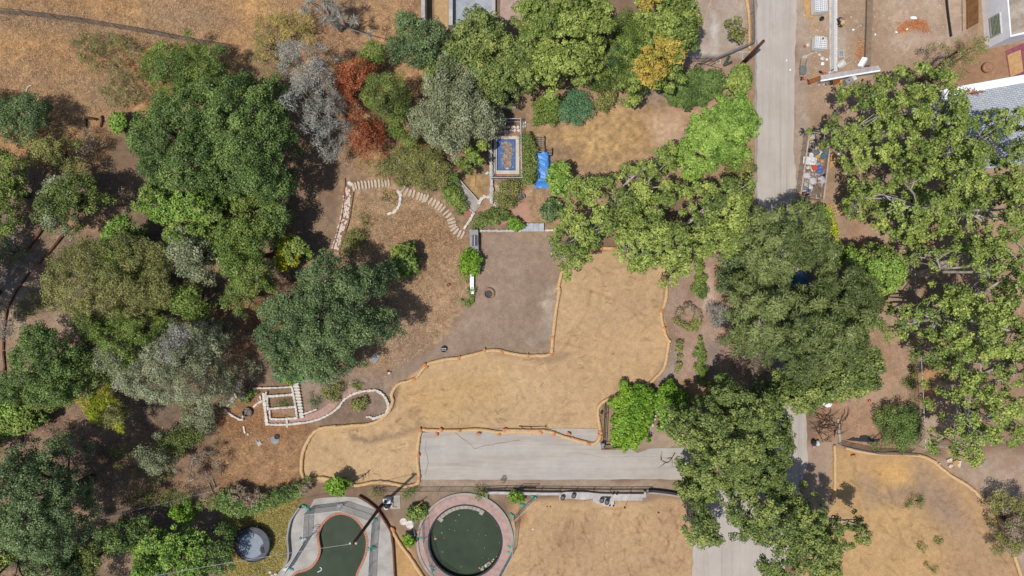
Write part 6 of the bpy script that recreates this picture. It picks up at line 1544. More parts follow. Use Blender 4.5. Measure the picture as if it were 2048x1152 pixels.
g = W(1645.5, 77.5, .95); MB().lathe(g, [(.06, 0), (.075, .05), (.075, .2), (.03, .26), (.03, .3), (0, .3)], 10).build('blue_bottle', mat('blue_plastic', C(60,84,130), C(44,64,104), 4, .4, 0), smooth=True, label='blue bottle standing on the part used block stack', cat='bottle')
cA = crop(1570, 0, 5.908)
MB().prism(PX(cA((205,-60),(300,-60),(318,158),(386,165),(380,190),(250,226))), .01, .045).build('plywood_sheet', M_PLY, label='tan plywood sheets on the ground under the full block stack', cat='plywood')
# the long white wall stub with brown boards
WQ = [(1641,150.6),(1757,131),(1762,141),(1643,161.3)]
MB().prism(PX(WQ, 1.0), -.1, 1.0).build('masonry_wall', mat('dirty_white_wall', C(206,198,194), C(166,158,156), 1.6, .9, .2, detail=8), label='thick dirty white wall stub running from the road to the sycamore', cat='wall')
wall('wall_coping', [(1641.5,161.6),(1700,151),(1761,141)], .14, 1.06, M_WHITE, 'bright white coping strip along the south edge of the wall stub', 'coping', z0=.98, smooth=False)
a = [W(1617,158.3,.95), W(1640.3,150.8,.95), W(1641.6,159.8,.95), W(1620,168.3,.95)]
rt = thing('plank_board', W(1620, 166), 'brown stained board panel at the road end of the wall stub', 'board')
MB().prism(a, .88, .95).build('board', M_BROWNW, rt); MB().bar(W(1616.4,158.6,.98), W(1640.2,150.2,.98), .08, .06).build('batten', M_PLY, rt)
for p in ((1619, 164), (1636, 158)): q = W(*p, .5); MB().box((q.x, q.y, .44), (.1, .1, .88)).build('leg', M_PLY, rt)
def leanbox(name, px, size, z, rot, tl, m, lb, cat, **k): g = W(*px, z); return MB().box((g.x, g.y, z), size, rot, tl).build(name, m, label=lb, cat=cat, **k)
leanbox('leaning_board', (1673,163), (.75, .55, .06), .3, .5, ('X', R(35)), M_BROWNW, 'orange brown panel leaning on the south side of the wall stub', 'board', bevel=.01)
leanbox('chipboard_offcut', (1680,167), (.5, .6, .04), .12, .2, ('X', R(12)), M_PLY, 'pale board offcut beside the orange brown panel', 'board')
rt = thing('water_heater', W(1699, 163), 'grey and white metal cabinet lying at an angle below the wall stub', 'cabinet')
q = W(1699, 161, .35); MB().box((q.x, q.y, .35), (1.05, .55, .6), R(28)).build('body', M_GREYC, rt, bevel=.03); MB().box((q.x + .36, q.y + .2, .66), (.36, .5, .04), R(28)).build('lid', M_WHITEP, rt)
MB().tube([(q.x - .2, q.y - .08, .6), (q.x - .2, q.y - .08, .72)], .07, 10).build('flue', M_DARK, rt)
g = W(1659.5, 167); MB().blob((g.x, g.y, .2), (.5, .45, .45), 3).build('rubbish_bag', M_DARK, smooth=True, label='dark grey rubbish bag below the wall stub', cat='bag')
for i, (x, y, lb) in enumerate([(1636.5, 171, 'white jug nearest the road below the wall stub'), (1646, 170, 'white jug second from the road below the wall stub')]):
    g = W(x, y); MB().lathe(g, [(.1, 0), (.13, .04), (.13, .26), (.04, .36), (.04, .4), (0, .4)], 12).build('water_jug', M_WHITEP, smooth=True, label=lb, cat='jug', group='white jugs below the wall stub')
g = W(1652, 168.5); MB().lathe(g, [(.14, 0), (.17, .36), (.19, .36), (.19, .39), (.15, .39), (.14, .2), (0, .2)], 14).build('paint_bucket', M_WOOD, label='beige bucket between the jugs and the grey bag', cat='bucket')
for i, (x, y, r0, m, lb) in enumerate([(1613.5, 92, .15, M_WHITEP, 'white bucket with an orange lid at the road edge'), (1642, 119, .19, M_WHITEP, 'white bucket lying near the block wall'), (1643, 129, .15, M_WHITE, 'white paint can south of the lying bucket'), (1637.5, 111, .12, M_WHITEP, 'crumpled white scrap north of the lying bucket'), (1652, 120, .1, M_WHITE, 'small white tub beside the block wall'), (1641.5, 39, .2, M_DARK, 'black crumpled can below the full block stack')]):
    g = W(x, y); MB().lathe(g, [(r0 * .8, 0), (r0, r0 * 1.5), (r0 * 1.08, r0 * 1.5), (r0 * 1.08, r0 * 1.7), (r0 * .85, r0 * 1.7), (r0 * .75, r0), (0, r0)], 12).build('bucket', m, label=lb, cat='bucket')
g = W(1609.5, 92.5); MB().stone((g.x, g.y, .05), (.32, .26, .1), .3, 3).build('plastic_disc', M_TERRA, label='orange lid on the dirt by the white bucket', cat='disc')
def cone(px, lb):
    g = W(*px); rt = thing('traffic_cone', g, lb, 'cone'); MB().box((g.x, g.y, .02), (.34, .34, .04)).build('base', mat('cone_orange', C(232,112,72), C(212,94,56), 4, .6, .05), rt, bevel=.01)
    MB().lathe(g, [(.13, .04), (.04, .5), (.02, .5), (0, .5)], 14).build('body', MATS['cone_orange'], rt, smooth=True); MB().lathe(g, [(.105, .18), (.075, .32)], 14).build('band', M_WHITEP, rt)
cone((1607.5,157.5), 'orange traffic cone at the road edge below the wheelbarrow'); cone((1738,801.5), 'orange traffic cone on the rutted dirt below the cedars')
g = W(1643, 148); MB().blob((g.x + .25, g.y, .16), (.42, .3, .3), 2).build('rag_bundle', mat('red_cloth', C(230,110,86), C(200,84,64), 4, .8, .2), smooth=True, label='red and orange cloth bundle at the foot of the wall stub', cat='cloth')
MB().blob((g.x - .15, g.y + .15, .14), (.46, .22, .26), 5, rot=-.4).build('tool_bag', M_DARK, smooth=True, label='black tool bag beside the red cloth at the wall stub', cat='bag')
MB().blob((g.x + .72, g.y + .1, .12), (.22, .3, .24), 6).build('cement_bag', M_WHITEP, smooth=True, label='white sack between the red cloth and the block wall', cat='sack')
MB().bar(W(1617,66,.06), W(1626,42,.06), .16, .06).build('timber_plank', M_PLY, label='tan plank lying west of the block wall', cat='plank')
for i, (x, y, s_) in enumerate([(1630,50,.3),(1633,54,.22),(1637,56,.15),(1626,37,.2)]):
    g = W(x, y); MB().box((g.x, g.y, .03), (s_, s_ * .5, .05), i * .8).build('wood_offcut', M_PLY, label='small tan wood offcut near the lying plank', cat='offcut', group='wood offcuts by the plank')
MB().tube([W(1610,113,.05), W(1638,101,.06)], .035, 6).build('pvc_pipe', M_WHITEP, smooth=True, label='white pipe lying south of the part used block stack', cat='pipe')
g = W(1608.5, 114); MB().stone((g.x, g.y, .04), (.5, .38, .08), .2, 8).build('mortar_board', M_CONCW, label='pale mortar board at the end of the white pipe', cat='board')
LW = [(p.x, p.y) for p in PX([(1675,101),(1687,100),(1688,115),(1676,116)])]
rt = thing('catch_basin', W(1681.5, 108), 'square concrete catch basin frame with a grey centre east of the block wall', 'drain')
MB().ring(spread(LW), spread(offset_loop(LW, -.16)), -.1, .12).build('frame', M_CONCW, rt); g = W(1681.5, 108); MB().lathe(g, [(.2, .0), (.2, .05), (0, .06)], 12).build('grate', M_GREYC, rt)
MB().prism(offset_loop(LW, -.16), -.1, .02).build('mortar_bed', M_GREYC, rt)

def barrow(px, ang, tray, fill, lb, handles=1.5, legs=True):
    g = W(*px); rt = thing('wheelbarrow', g, lb, 'wheelbarrow'); M_ = Matrix.Rotation(ang, 3, 'Z'); T = lambda x, y, z: g + M_ @ Vector((x, y, 0)) + Vector((0, 0, z))
    mb = MB(); n = 16; top = []; bot = []; inn = []; inb = []
    for k in range(n):
        a = 2 * PI * k / n; q = (abs(math.cos(a)) ** 4 + abs(math.sin(a)) ** 4) ** -.25
        ex = 1.0 if math.sin(a) > 0 else 1.08
        top.append(T(.33 * q * math.cos(a), .44 * q * math.sin(a) * ex, .62)); bot.append(T(.2 * q * math.cos(a), .28 * q * math.sin(a), .32))
        inn.append(T(.30 * q * math.cos(a), .41 * q * math.sin(a) * ex, .62)); inb.append(T(.18 * q * math.cos(a), .26 * q * math.sin(a), .36))
    vs = bot + top + inn + inb
    fs = [(r0 * n + k, r0 * n + (k + 1) % n, (r0 + 1) * n + (k + 1) % n, (r0 + 1) * n + k) for r0 in range(3) for k in range(n)] + [tuple(range(n))[::-1], tuple(3 * n + k for k in range(n))]
    mb.add(vs, fs).build('tray', tray, rt)
    if fill:
        ring = [(i.lerp(t_, .7)) for i, t_ in zip(inb, inn)]; MB().add([Vector((p.x, p.y, .54)) for p in ring] + [T(0, 0, .58)], [(k, (k + 1) % n, n) for k in range(n)]).build('load', fill, rt)
    for s in (-1, 1):
        MB().tube([T(s * .12, -.72, .25), T(s * .22, -.2, .31), T(s * .27, .5, .42), T(s * .30, handles * .72, .56)], .024, 6).build('handle', M_WOOD if fill else M_WHITEP, rt, smooth=True)
        MB().tube([T(s * .22, .2, .34), T(s * .24, .28, .0)], .02, 5).build('leg', M_DARK, rt)
    wv = MB(); ax = M_ @ Vector((1, 0, 0)); C0 = T(0, -.78, .2); fwd = M_ @ Vector((0, 1, 0))
    wv.tube([C0 + fwd * (.16 * math.cos(2 * PI * k / 16)) + Vector((0, 0, .16 * math.sin(2 * PI * k / 16))) for k in range(16)], .045, 6, closed=True); wh = wv.build('wheel', M_DARK, rt, smooth=True)
    MB().tube([C0 - ax * .12, C0 + ax * .12], .03, 8).build('axle', M_STEEL, wh)
barrow((1602,143), R(-4), M_STEEL, mat('wet_mortar', C(126,132,122), C(108,114,106), 4, .7, .1), 'wheelbarrow full of grey mortar at the road edge')
barrow((1677,132), R(-58), M_WHITEP, None, 'white wheelbarrow with a long handle east of the block wall', 1.9)
g = W(1722, 127); MB().box((g.x, g.y, .3), (.3, 1.0, .5), R(-30), ('Y', R(50))).build('white_slab', M_WHITE, label='white slab tilted against the wall stub', cat='slab')
g = W(1827, 36); MB().stone((g.x, g.y, .04), (.7, .34, .08), .1, 4, 6).build('plaster_piece', M_WHITE, label='flat white plaster piece on the bare eastern lot', cat='debris')
wall('retaining_kerb', [(1741,-40),(1739.5,40),(1736,131)], .55, .35, mat('dusty_kerb', C(156,134,112), C(132,112,94), 2, .95, .2), 'long dusty concrete kerb dividing the eastern lots', 'kerb', smooth=False)
for i, (x, y, s_, m, lb) in enumerate([(1706,60,.24,M_WHITE,'white scrap right of the worker'),(1702,62,.15,M_STEEL,'shiny scrap right of the worker'),(1750,69,.2,M_WHITE,'white scrap alone on the eastern kerb strip'),(1792,65,.22,M_WHITE,'white scrap at the left of the orange rubble'),(1813,59,.24,M_WHITE,'white scrap amid the orange rubble'),(1573,121,.16,M_WHITE,'white scrap on the road near the mortar wheelbarrow'),(1580,140,.2,M_WHITE,'second white scrap on the road by the mortar wheelbarrow'),(1710,125,.2,M_GRAVEL,'pale rubble piece near the white wheelbarrow'),(1808,502,.25,M_WHITE,'white scrap by the wire fence right of the cedars'),(1859,503,.4,M_WHITE,'larger white scrap on the brown lot'),(1709,417,.34,M_WHITE,'white plastic scrap right of the tan pallet'),(1066,1058,.14,M_WHITE,'small white scrap on the lower centre lot'),(1317,1025,.2,M_DARK,'dark scrap on the lower centre lot'),(561,939,.12,M_WHITE,'white ball on the orange mulch'),(1094,1013,.15,M_DARK,'left dark scrap below the bench'),(1101,1013,.15,M_DARK,'right dark scrap below the bench')]):
    g = G(x, y); MB().stone((g.x, g.y, g.z + s_ * .2), (s_, s_ * .75, s_ * .4), i, i + 60, 7).build('scrap_piece', m, label=lb, cat='debris')
# orange rubble
r_ = random.Random(31); mb = MB()
for k in range(420):
    u = r_.random(); x = 1794 + 60 * u + r_.gauss(0, 4); y = 63 - 14 * math.sin(u * 3) + r_.gauss(0, 5); g = W(x, y)
    mb.stone((g.x, g.y, .02), (r_.uniform(.05, .16), r_.uniform(.05, .1), .05), r_.random() * 3, k, 5)
for k in range(240):
    x = 1722 + r_.gauss(0, 6); y = 107 + r_.gauss(0, 14); g = W(x, y); mb.stone((g.x, g.y, .02), (r_.uniform(.05, .14), r_.uniform(.05, .1), .05), r_.random() * 3, k, 5)
mb.build('brick_rubble', mat('orange_rubble', C(214,142,92), C(176,108,70), 5, .95, .3), kind='stuff', label='scattered orange brick rubble on the eastern lots')

# debris container
TQ = [(1619,262),(1664,266),(1647.5,399),(1600.5,392)]
q = [W(*p, 1.3) for p in TQ]; cc = sum((Vector((p.x, p.y, 0)) for p in q), Vector()) / 4
rt = thing('debris_container', cc, 'long open roll off container heaped with debris at the road edge', 'container')
m_con = mat('tan_container', C(214,196,176), C(178,158,138), 2, .8, .2)
ol = [(p.x, p.y) for p in q]; il = offset_loop(ol, -.07)
mb = MB(); mb.ring(spread(ol, 4), spread(il, 4), .15, 1.26); mb.prism(offset_loop(ol, -.05), .12, .2); mb.build('wall', m_con, rt)
MB().ring(spread(offset_loop(ol, .05), 4), spread(offset_loop(ol, -.10), 4), 1.262, 1.34).build('rim', mat('pale_rim', C(212,190,172), C(180,152,134), 3, .8, .15), rt)
for side in ((3, 0), (1, 2)):
    A, B_ = Vector((*ol[side[0]], 0)), Vector((*ol[side[1]], 0)); d = (B_ - A).normalized(); nn = Vector((d.y, -d.x, 0))
    if (A + nn - cc).length < (A - nn - cc).length: nn = -nn
    for k in range(9):
        p = A.lerp(B_, (k + .5) / 9) + nn * .05; MB().box((p.x, p.y, .7), (.1, .1, 1.1), math.atan2(d.y, d.x)).build('rib', m_con, rt)
fillm = mat('mixed_rubble', C(176,150,130), C(116,96,84), 4, .95, .6, detail=8, c3=C(206,196,188))
mb = MB(); N1, N2 = 8, 26; il2 = [Vector((*p, 0)) for p in offset_loop(ol, -.075)]; vs = []
for i in range(N2 + 1):
    for j in range(N1 + 1):
        p = il2[0].lerp(il2[3], i / N2).lerp(il2[1].lerp(il2[2], i / N2), j / N1); e = min(j, N1 - j) / N1 * 2
        vs.append((p.x, p.y, .82 + .22 * e + r_.uniform(-.08, .08)))
mb.add(vs, [(i * (N1 + 1) + j, (i + 1) * (N1 + 1) + j, (i + 1) * (N1 + 1) + j + 1, i * (N1 + 1) + j + 1) for i in range(N2) for j in range(N1)])
mb.build('rubble_fill', fillm, label='mixed dusty rubble filling the debris container', kind='stuff')
cB = crop(1570, 240, 6.4)
col = lambda nm, c: mat(nm, C(*c), C(*[v * .85 for v in c]), 5, .7, .1)
DB = [
 ('board', (318,522), (1.15,.66), -.10, (244,244,244), 'large white board across the container middle'),
 ('board', (335,455), (.36,.42), -.1, (240,240,240), 'small white board touching the large white one'),
 ('panel', (470,335), (.58,.44), .45, (236,128,56), 'orange panel near the head of the container'),
 ('board', (405,350), (.40,.12), -.2, (236,206,176), 'cream batten beside the orange panel'),
 ('box', (372,615), (.38,.44), .45, (226,92,56), 'red orange box in the container middle'),
 ('board', (345,628), (.24,.42), .5, (240,216,190), 'cream strip beside the red orange box'),
 ('panel', (435,635), (.66,.66), -.15, (84,112,176), 'blue panel right of the red orange box'),
 ('drum', (490,462), (.55,.55), 0, (88,124,146), 'round slate blue lid in the container'),
 ('bag', (395,415), (.7,.5), .2, (126,134,142), 'grey bag left of the slate blue lid'),
 ('bag', (300,390), (.6,.42), .3, (58,62,70), 'dark bag at the left wall of the container'),
 ('box', (418,468), (.34,.3), .5, (226,176,70), 'yellow box above the white board'),
 ('bag', (475,528), (.44,.4), .2, (226,166,140), 'salmon bag right of the large white board'),
 ('sheet', (285,715), (.7,.62), .3, (226,226,228), 'crumpled white plastic at the left of the lower container'),
 ('sheet', (352,785), (.66,.72), -.4, (222,222,222), 'crumpled white plastic in the lower container centre'),
 ('sheet', (468,765), (.74,.78), .6, (206,206,216), 'pale lilac plastic bag at the right wall of the container'),
 ('bag', (370,300), (.38,.46), .2, (236,236,240), 'white sack near the head of the container'),
 ('bag', (345,215), (.5,.6), .3, (216,212,216), 'pale sack at the head of the container'),
 ('box', (325,252), (.36,.16), .2, (222,170,72), 'yellow box at the head of the container'),
 ('bag', (262,828), (.36,.3), .7, (196,222,238), 'light blue scrap in the lower container'),
 ('bag', (328,862), (.36,.4), -.5, (240,240,240), 'white scrap in the lower container'),
 ('bag', (303,900), (.3,.34), .2, (60,104,176), 'blue scrap near the foot of the container'),
 ('bag', (245,905), (.36,.2), .2, (210,226,240), 'pale blue scrap near the foot of the container'),
 ('board', (240,950), (.42,.12), .4, (224,166,96), 'orange batten at the foot of the container'),
 ('bag', (290,950), (.3,.24), .5, (52,86,150), 'dark blue scrap at the foot of the container'),
 ('bag', (430,780), (.26,.2), 0, (196,96,60), 'rust coloured can on the pale plastic bag'),
 ('bag', (400,885), (.9,1.0), .3, (138,116,98), 'brown brushwood heap at the foot of the container'),
 ('panel', (520,375), (.5,.5), .2, (104,124,122), 'grey green panel at the right wall of the container'),
 ('board', (450,430), (.4,.1), .9, (244,244,244), 'short white batten beside the slate blue lid'),
 ('bag', (300,610), (.6,.34), .2, (228,220,214), 'heap of pale plaster left of the red orange box'),
 ('bag', (480,575), (.36,.3), .8, (152,160,164), 'grey scrap between the salmon bag and blue panel'),
 ('bag', (500,705), (.3,.3), .8, (50,48,52), 'black scrap at the right wall of the container'),
 ('bag', (490,605), (.26,.3), .8, (196,104,72), 'rusty scrap at the right wall of the container'),
 ('bag', (420,560), (.36,.26), .8, (190,196,200), 'light grey scrap below the large white board'),
]
for i, (k_, c, s_, ro, co, lb) in enumerate(DB):
    g = W(*cB(c)[0], 1.12); m = col('debris_%s' % '_'.join(ORD[int(ch)] if False else ch for ch in str(i)), co); z = 1.12 + .02 * (i % 5)
    if k_ in ('board', 'panel', 'box'):
        MB().box((g.x, g.y, z), (s_[0] * 1.15, s_[1] * 1.15, .22 if k_ == 'box' else .05), ro, ('X', R(r_.uniform(-7, 7)))).build('debris_' + {'panel': 'board', 'board': 'board', 'box': 'box'}[k_], m, label=lb, cat='debris', bevel=.012, group='debris heaped in the container')
    elif k_ == 'drum': MB().lathe((g.x, g.y, z - .1), [(.26, 0), (.28, .2), (.2, .24), (.06, .22), (0, .26)], 18).build('debris_disc', m, label=lb, cat='debris', group='debris heaped in the container')
    else:
        mb = MB(); mb.blob((g.x, g.y, z - .03), (s_[0], s_[1], .34), i, 12, 7, .22, ro); mb.blob((g.x + s_[0] * .22, g.y - s_[1] * .18, z + .04), (s_[0] * .5, s_[1] * .5, .26), i + 40, 9, 6, .25)
        mb.build('debris_' + ('bag' if k_ == 'bag' else 'plastic'), m, label=lb, cat='debris', group='debris heaped in the container')
mb = MB()
for k in range(300):
    t, u = r_.random(), r_.random(); p = il2[0].lerp(il2[3], t).lerp(il2[1].lerp(il2[2], t), .06 + .88 * u)
    mb.stone((p.x, p.y, 1.0 + .14 * min(u, 1 - u) * 2 + r_.uniform(0, .1)), (r_.uniform(.06, .26), r_.uniform(.04, .12), .05), r_.random() * 3, k, 5, .3)
mb.build('debris_scraps', mat('mixed_scraps', C(232,224,216), C(112,96,88), 1.7, .9, .3, detail=1, c3=C(200,120,84)), kind='stuff', label='small mixed scraps strewn over the container load')
MB().prism(PX(cB((590,390),(692,530),(560,640))), .02, .06).build('plywood_offcut', M_PLY, label='triangular plywood offcut beside the debris container', cat='plywood')
MB().stone(W(1679.5, 307, .08), (.4, .3, .2), .3, 8).build('white_rock', M_WHITE, label='white rock beside the plywood offcut', cat='stone')
cD = crop(1528, 380, 2.954); pq = PX(cD((372,92),(432,74),(455,140),(390,162)), .14); rt = thing('tan_pallet', (pq[0] + pq[2]) / 2 * 1.0, 'tan pallet with square openings south of the debris container', 'pallet')
mb = MB(); P0, P1, P2, P3 = [Vector((p.x, p.y, 0)) for p in pq]
for k in range(5): a, b = P0.lerp(P3, k / 4), P1.lerp(P2, k / 4); mb.bar(a + Vector((0, 0, .16)), b + Vector((0, 0, .16)), .12, .03)
mb.build('deck_board', M_PLY, rt); mb = MB()
for k in range(4): a, b = P0.lerp(P1, k / 3), P3.lerp(P2, k / 3); mb.bar(a + Vector((0, 0, .195)), b + Vector((0, 0, .195)), .12, .035)
mb.build('cross_board', M_PLY, rt); mb = MB()
for k in range(3): a, b = P0.lerp(P1, k / 2), P3.lerp(P2, k / 2); mb.bar(a + Vector((0, 0, .07)), b + Vector((0, 0, .07)), .09, .14)
mb.build('bearer', M_WOOD, rt)

# ---------------------------------------------------------------- houses in the upper right
def house(corner, west, east, h, mwall, mroof, lab):
    A, B_, D_ = W(*corner), W(*west), W(*east); E = B_ + (D_ - A); pl = [(p.x, p.y) for p in (A, D_, E, B_)]
    rt = thing('house', A, lab, 'house')
    MB().ring(spread(pl, 4), spread(offset_loop(pl, -.22), 4), -.1, h).build('wall', mwall, rt)
    MB().prism(offset_loop(pl, -.21), h - .5, h - .22).build('roof', mroof, rt)
    return rt, A, B_, D_
m_rf = mat('stained_flat_roof', C(204,190,172), C(150,132,114), .8, .9, .15, detail=8)
rt, A, B_, D_ = house((1971,99), (1953,-120), (2240,40), 3.4, M_WHITE, m_rf, 'white stucco house with a dirty flat roof at the top right corner')
dn = (B_ - A).normalized(); out = Vector((-abs(dn.y), dn.x * (1 if dn.y > 0 else -1), 0)); out = Vector((dn.y, -dn.x, 0)); out = -out if out.x > 0 else out
wb = A + dn * .75; we = A + dn * 2.75
fr = MB()
for (p, q_, z0, z1) in ((wb, wb + dn * .1, 1.05, 2.35), (we - dn * .1, we, 1.05, 2.35)):
    fr.bar(p.lerp(q_, .5) + out * .03 + Vector((0, 0, z0)), p.lerp(q_, .5) + out * .03 + Vector((0, 0, z1)), .1, .12)
for z in (1.05, 2.35): fr.bar(wb + out * .03 + Vector((0, 0, z)), we + out * .03 + Vector((0, 0, z)), .12, .1)
wf = fr.build('window', M_WHITEP, rt)
mp = MB(); mp.bar(wb + out * .02 + Vector((0, 0, 1.7)), we + out * .02 + Vector((0, 0, 1.7)), .02, 1.25); mp.build('pane', mat('dark_green_glass', C(70,84,74), C(58,70,62), 3, .25, 0), wf)
mp = MB()
for k in range(7): mp.bar(wb + out * .07 + Vector((0, 0, 1.16 + .18 * k)), we + out * .07 + Vector((0, 0, 1.16 + .18 * k)), .05, .07)
mp.build('louvre', mat('sage_louvre', C(168,176,150), C(140,150,126), 4, .6, 0), wf)
m_sh = mat('grey_shingle', C(198,202,206), C(170,174,180), 1.5, .9, .1, detail=6)
nt = m_sh.node_tree; bt = nt.nodes.new('ShaderNodeTexBrick'); bt.inputs['Scale'].default_value = 1.0; bt.inputs['Brick Width'].default_value = .36; bt.inputs['Row Height'].default_value = .2; bt.inputs['Mortar Size'].default_value = .022
bt.inputs['Color1'].default_value = (*C(206,209,212), 1); bt.inputs['Color2'].default_value = (*C(184,188,194), 1); bt.inputs['Mortar'].default_value = (*C(140,144,150), 1)
tcn = nt.nodes.new('ShaderNodeTexCoord'); mpn = nt.nodes.new('ShaderNodeMapping'); mpn.inputs['Rotation'].default_value = (0, 0, R(10)); nt.links.new(tcn.outputs['Object'], mpn.inputs[0]); nt.links.new(mpn.outputs[0], bt.inputs['Vector']); nt.links.new(bt.outputs[0], nt.nodes['Principled BSDF'].inputs['Base Color'])
hR = 2.8
rq = PX([(1886,184),(2200,128),(2220,310),(1905,345)], hR); rt2 = thing('house', Vector((rq[3].x, rq[3].y, 0)), 'low house with a grey shingle roof and white parapet behind the sycamores', 'house')
pl = [(p.x, p.y) for p in rq]
MB().prism(offset_loop(pl, -.25), -.1, hR - .3).build('wall', M_WHITE, rt2); MB().prism(pl, hR - .29, hR).build('roof', m_sh, rt2)
mb = MB(); a, b = rq[0], rq[1]; mb.bar(a + Vector((0, -.15, .08)), b + Vector((0, -.15, .08)), .75, .3); mb.build('parapet', M_WHITE, rt2)
mb = MB(); mb.bar(rq[0] + Vector((.2, -.6, .06)), rq[3] + Vector((.2, 0, .06)), .3, .2); mb.build('parapet', M_WHITE, rt2)
mb = MB()
for k in range(260):
    g = W(1938 + r_.gauss(0, 11), 183 + r_.gauss(0, 3.2), hR + .05); mb.stone((g.x, g.y, g.z + r_.uniform(0, .25)), (r_.uniform(.08, .2), r_.uniform(.06, .12), .02), r_.random() * 3, k, 5)
mb.build('leaf_litter', mat('rusty_leaves', C(178,126,88), C(132,88,60), 3, .9, .2, detail=2), kind='stuff', label='drift of brown leaves on the shingle roof')
fence_b = thing('wooden_fence', W(1933, 30), 'brown board fence left of the white stucco house', 'fence')
for k in range(17):
    q = W(1932 + .25 * k * .2, -30 + k * 5.4); MB().box((q.x, q.y, .9), (.04, .25, 1.8)).build('board', mat('brown_board', C(190,142,94), C(156,112,72), 3, .9, .2, stretch=(1, 1, .3)), fence_b)
MB().bar(W(1934.5, -32, 1.5), W(1935.5, 58, 1.5), .05, .1).build('rail', M_BROWNW, fence_b)
wall('garden_edging', [(1893,-30),(1897,20),(1904,72)], .09, .3, M_DARK, 'thin black edging on the bare ground left of the board fence', 'edging')
cE = crop(1800, 0, 4.609)
MB().prism(PX(cE((970,470),(1250,350),(1250,680),(1010,716))), .005, .03).build('ground_tarp', M_PINKW, label='magenta tarp on the ground below the white stucco house', cat='tarp')
MB().prism(PX(cE((985,510),(1105,460),(1132,660),(1015,714))), .036, .08).build('plywood_sheet', M_PLY, label='brown plywood sheet lying on the magenta tarp', cat='plywood')
g = W(1969.5, 137.5); rt = thing('terracotta_pot', g, 'round terracotta pot on the bare ground below the white house', 'pot')
MB().lathe(g, [(.3, 0), (.5, .3), (.52, .5), (.4, .6), (.3, .6), (.28, .5), (0, .48)], 20).build('pot', mat('sandy_clay', C(186,144,112), C(156,116,88), 4, .9, .1), rt, smooth=True)

# ---------------------------------------------------------------- the worker
def skin(name, V, E, rad, m, parent, sub_=2, root=0):
    me = bpy.data.meshes.new(name); o_ = parent.location if parent else Vector()
    me.from_pydata([tuple(Vector(v) - o_) for v in V], E, []); me.materials.append(m)
    o = bpy.data.objects.new(name, me); COL.objects.link(o); o.parent = parent
    s = o.modifiers.new('skin', 'SKIN'); s.use_smooth_shade = True
    sv = me.skin_vertices[0].data
    for i, r in enumerate(rad): sv[i].radius = (r, r) if not hasattr(r, '__len__') else r
    sv[root].use_root = True
    ss = o.modifiers.new('sub', 'SUBSURF'); ss.levels = sub_; ss.render_levels = sub_
    return o
m_skin = mat('skin', C(200,150,126), C(186,136,112), 6, .6, .03)
m_shirt = mat('navy_shirt', C(62,62,84), C(46,48,68), 6, .9, .2)
m_trs = mat('dark_trousers', C(70,74,86), C(56,58,70), 6, .9, .2)
J = dict(pel=W(1678.5,37,.94), spi=W(1680.5,37.3,1.10), che=W(1683,39.6,1.25), nec=W(1685,42.6,1.34), hea=W(1686.3,45.2,1.40), cr_=W(1687,47.3,1.46),
 sl=W(1680,43,1.22), sr=W(1687,38.8,1.24), el=W(1677,45.5,.98), er=W(1684.5,45,.95), hl=W(1674.8,47.8,.76), hr=W(1679.5,50,.74),
 pl=W(1677,38.5,.88), pr=W(1680.3,36.5,.88), kl=W(1675,43.5,.48), kr=W(1679,42,.48), al=W(1672.6,48.6,.09), ar=W(1677,47.4,.09), tl=W(1672.6,51.8,.05), tr=W(1677.6,50.6,.05))
pw = thing('person', Vector((J['al'] + J['ar']) / 2 * 1.0), 'worker in a navy shirt and straw hat bending beside the block wall', 'person'); pw.location.z = 0
nm = list(J); V = [J[k] for k in nm]; ix = {k: i for i, k in enumerate(nm)}
E = [(ix[a], ix[b]) for a, b in (('pel','spi'),('spi','che'),('che','nec'),('nec','hea'),('hea','cr_'),('che','sl'),('che','sr'),('sl','el'),('sr','er'),('el','hl'),('er','hr'),('pel','pl'),('pel','pr'),('pl','kl'),('pr','kr'),('kl','al'),('kr','ar'),('al','tl'),('ar','tr'))]
RD_ = dict(pel=.13, spi=.125, che=.14, nec=.055, hea=.09, cr_=.075, sl=.06, sr=.06, el=.045, er=.045, hl=.032, hr=.032, pl=.095, pr=.095, kl=.065, kr=.065, al=.04, ar=.04, tl=.035, tr=.035)
rads = [RD_[k] for k in nm]
for hk, ek in (('hl', 'el'), ('hr', 'er')):
    h0 = J[hk]; d = (h0 - J[ek]).normalized(); side = d.cross(Vector((0, 0, 1))).normalized(); palm = h0 + d * .06
    V.append(palm); rads.append(.032); pi_ = len(V) - 1; E.append((ix[hk], pi_))
    for f in range(4):
        b0 = palm + side * (f - 1.5) * .022; l_ = (.035, .042, .040, .030)[f]; p1 = b0 + d * l_; p2 = p1 + d * l_ * .6 + Vector((0, 0, -.02))
        V += [p1, p2]; rads += [.009, .008]; E += [(pi_, len(V) - 2), (len(V) - 2, len(V) - 1)]
    p1 = h0 + d * .03 + side * .05; p2 = p1 + d * .035; V += [p1, p2]; rads += [.011, .009]; E += [(ix[hk], len(V) - 2), (len(V) - 2, len(V) - 1)]
skin('body', V, E, rads, m_skin, pw)
kk = ['pel', 'spi', 'che', 'sl', 'sr', 'el', 'er']; ee = [('pel', 'spi'), ('spi', 'che'), ('che', 'sl'), ('che', 'sr'), ('sl', 'el'), ('sr', 'er')]
skin('shirt', [J[k] for k in kk], [(kk.index(a), kk.index(b)) for a, b in ee], [.155, .15, .17, .085, .085, .062, .062], m_shirt, pw)
kk = ['pel', 'pl', 'pr', 'kl', 'kr', 'al', 'ar']; ee = [('pel', 'pl'), ('pel', 'pr'), ('pl', 'kl'), ('pr', 'kr'), ('kl', 'al'), ('kr', 'ar')]
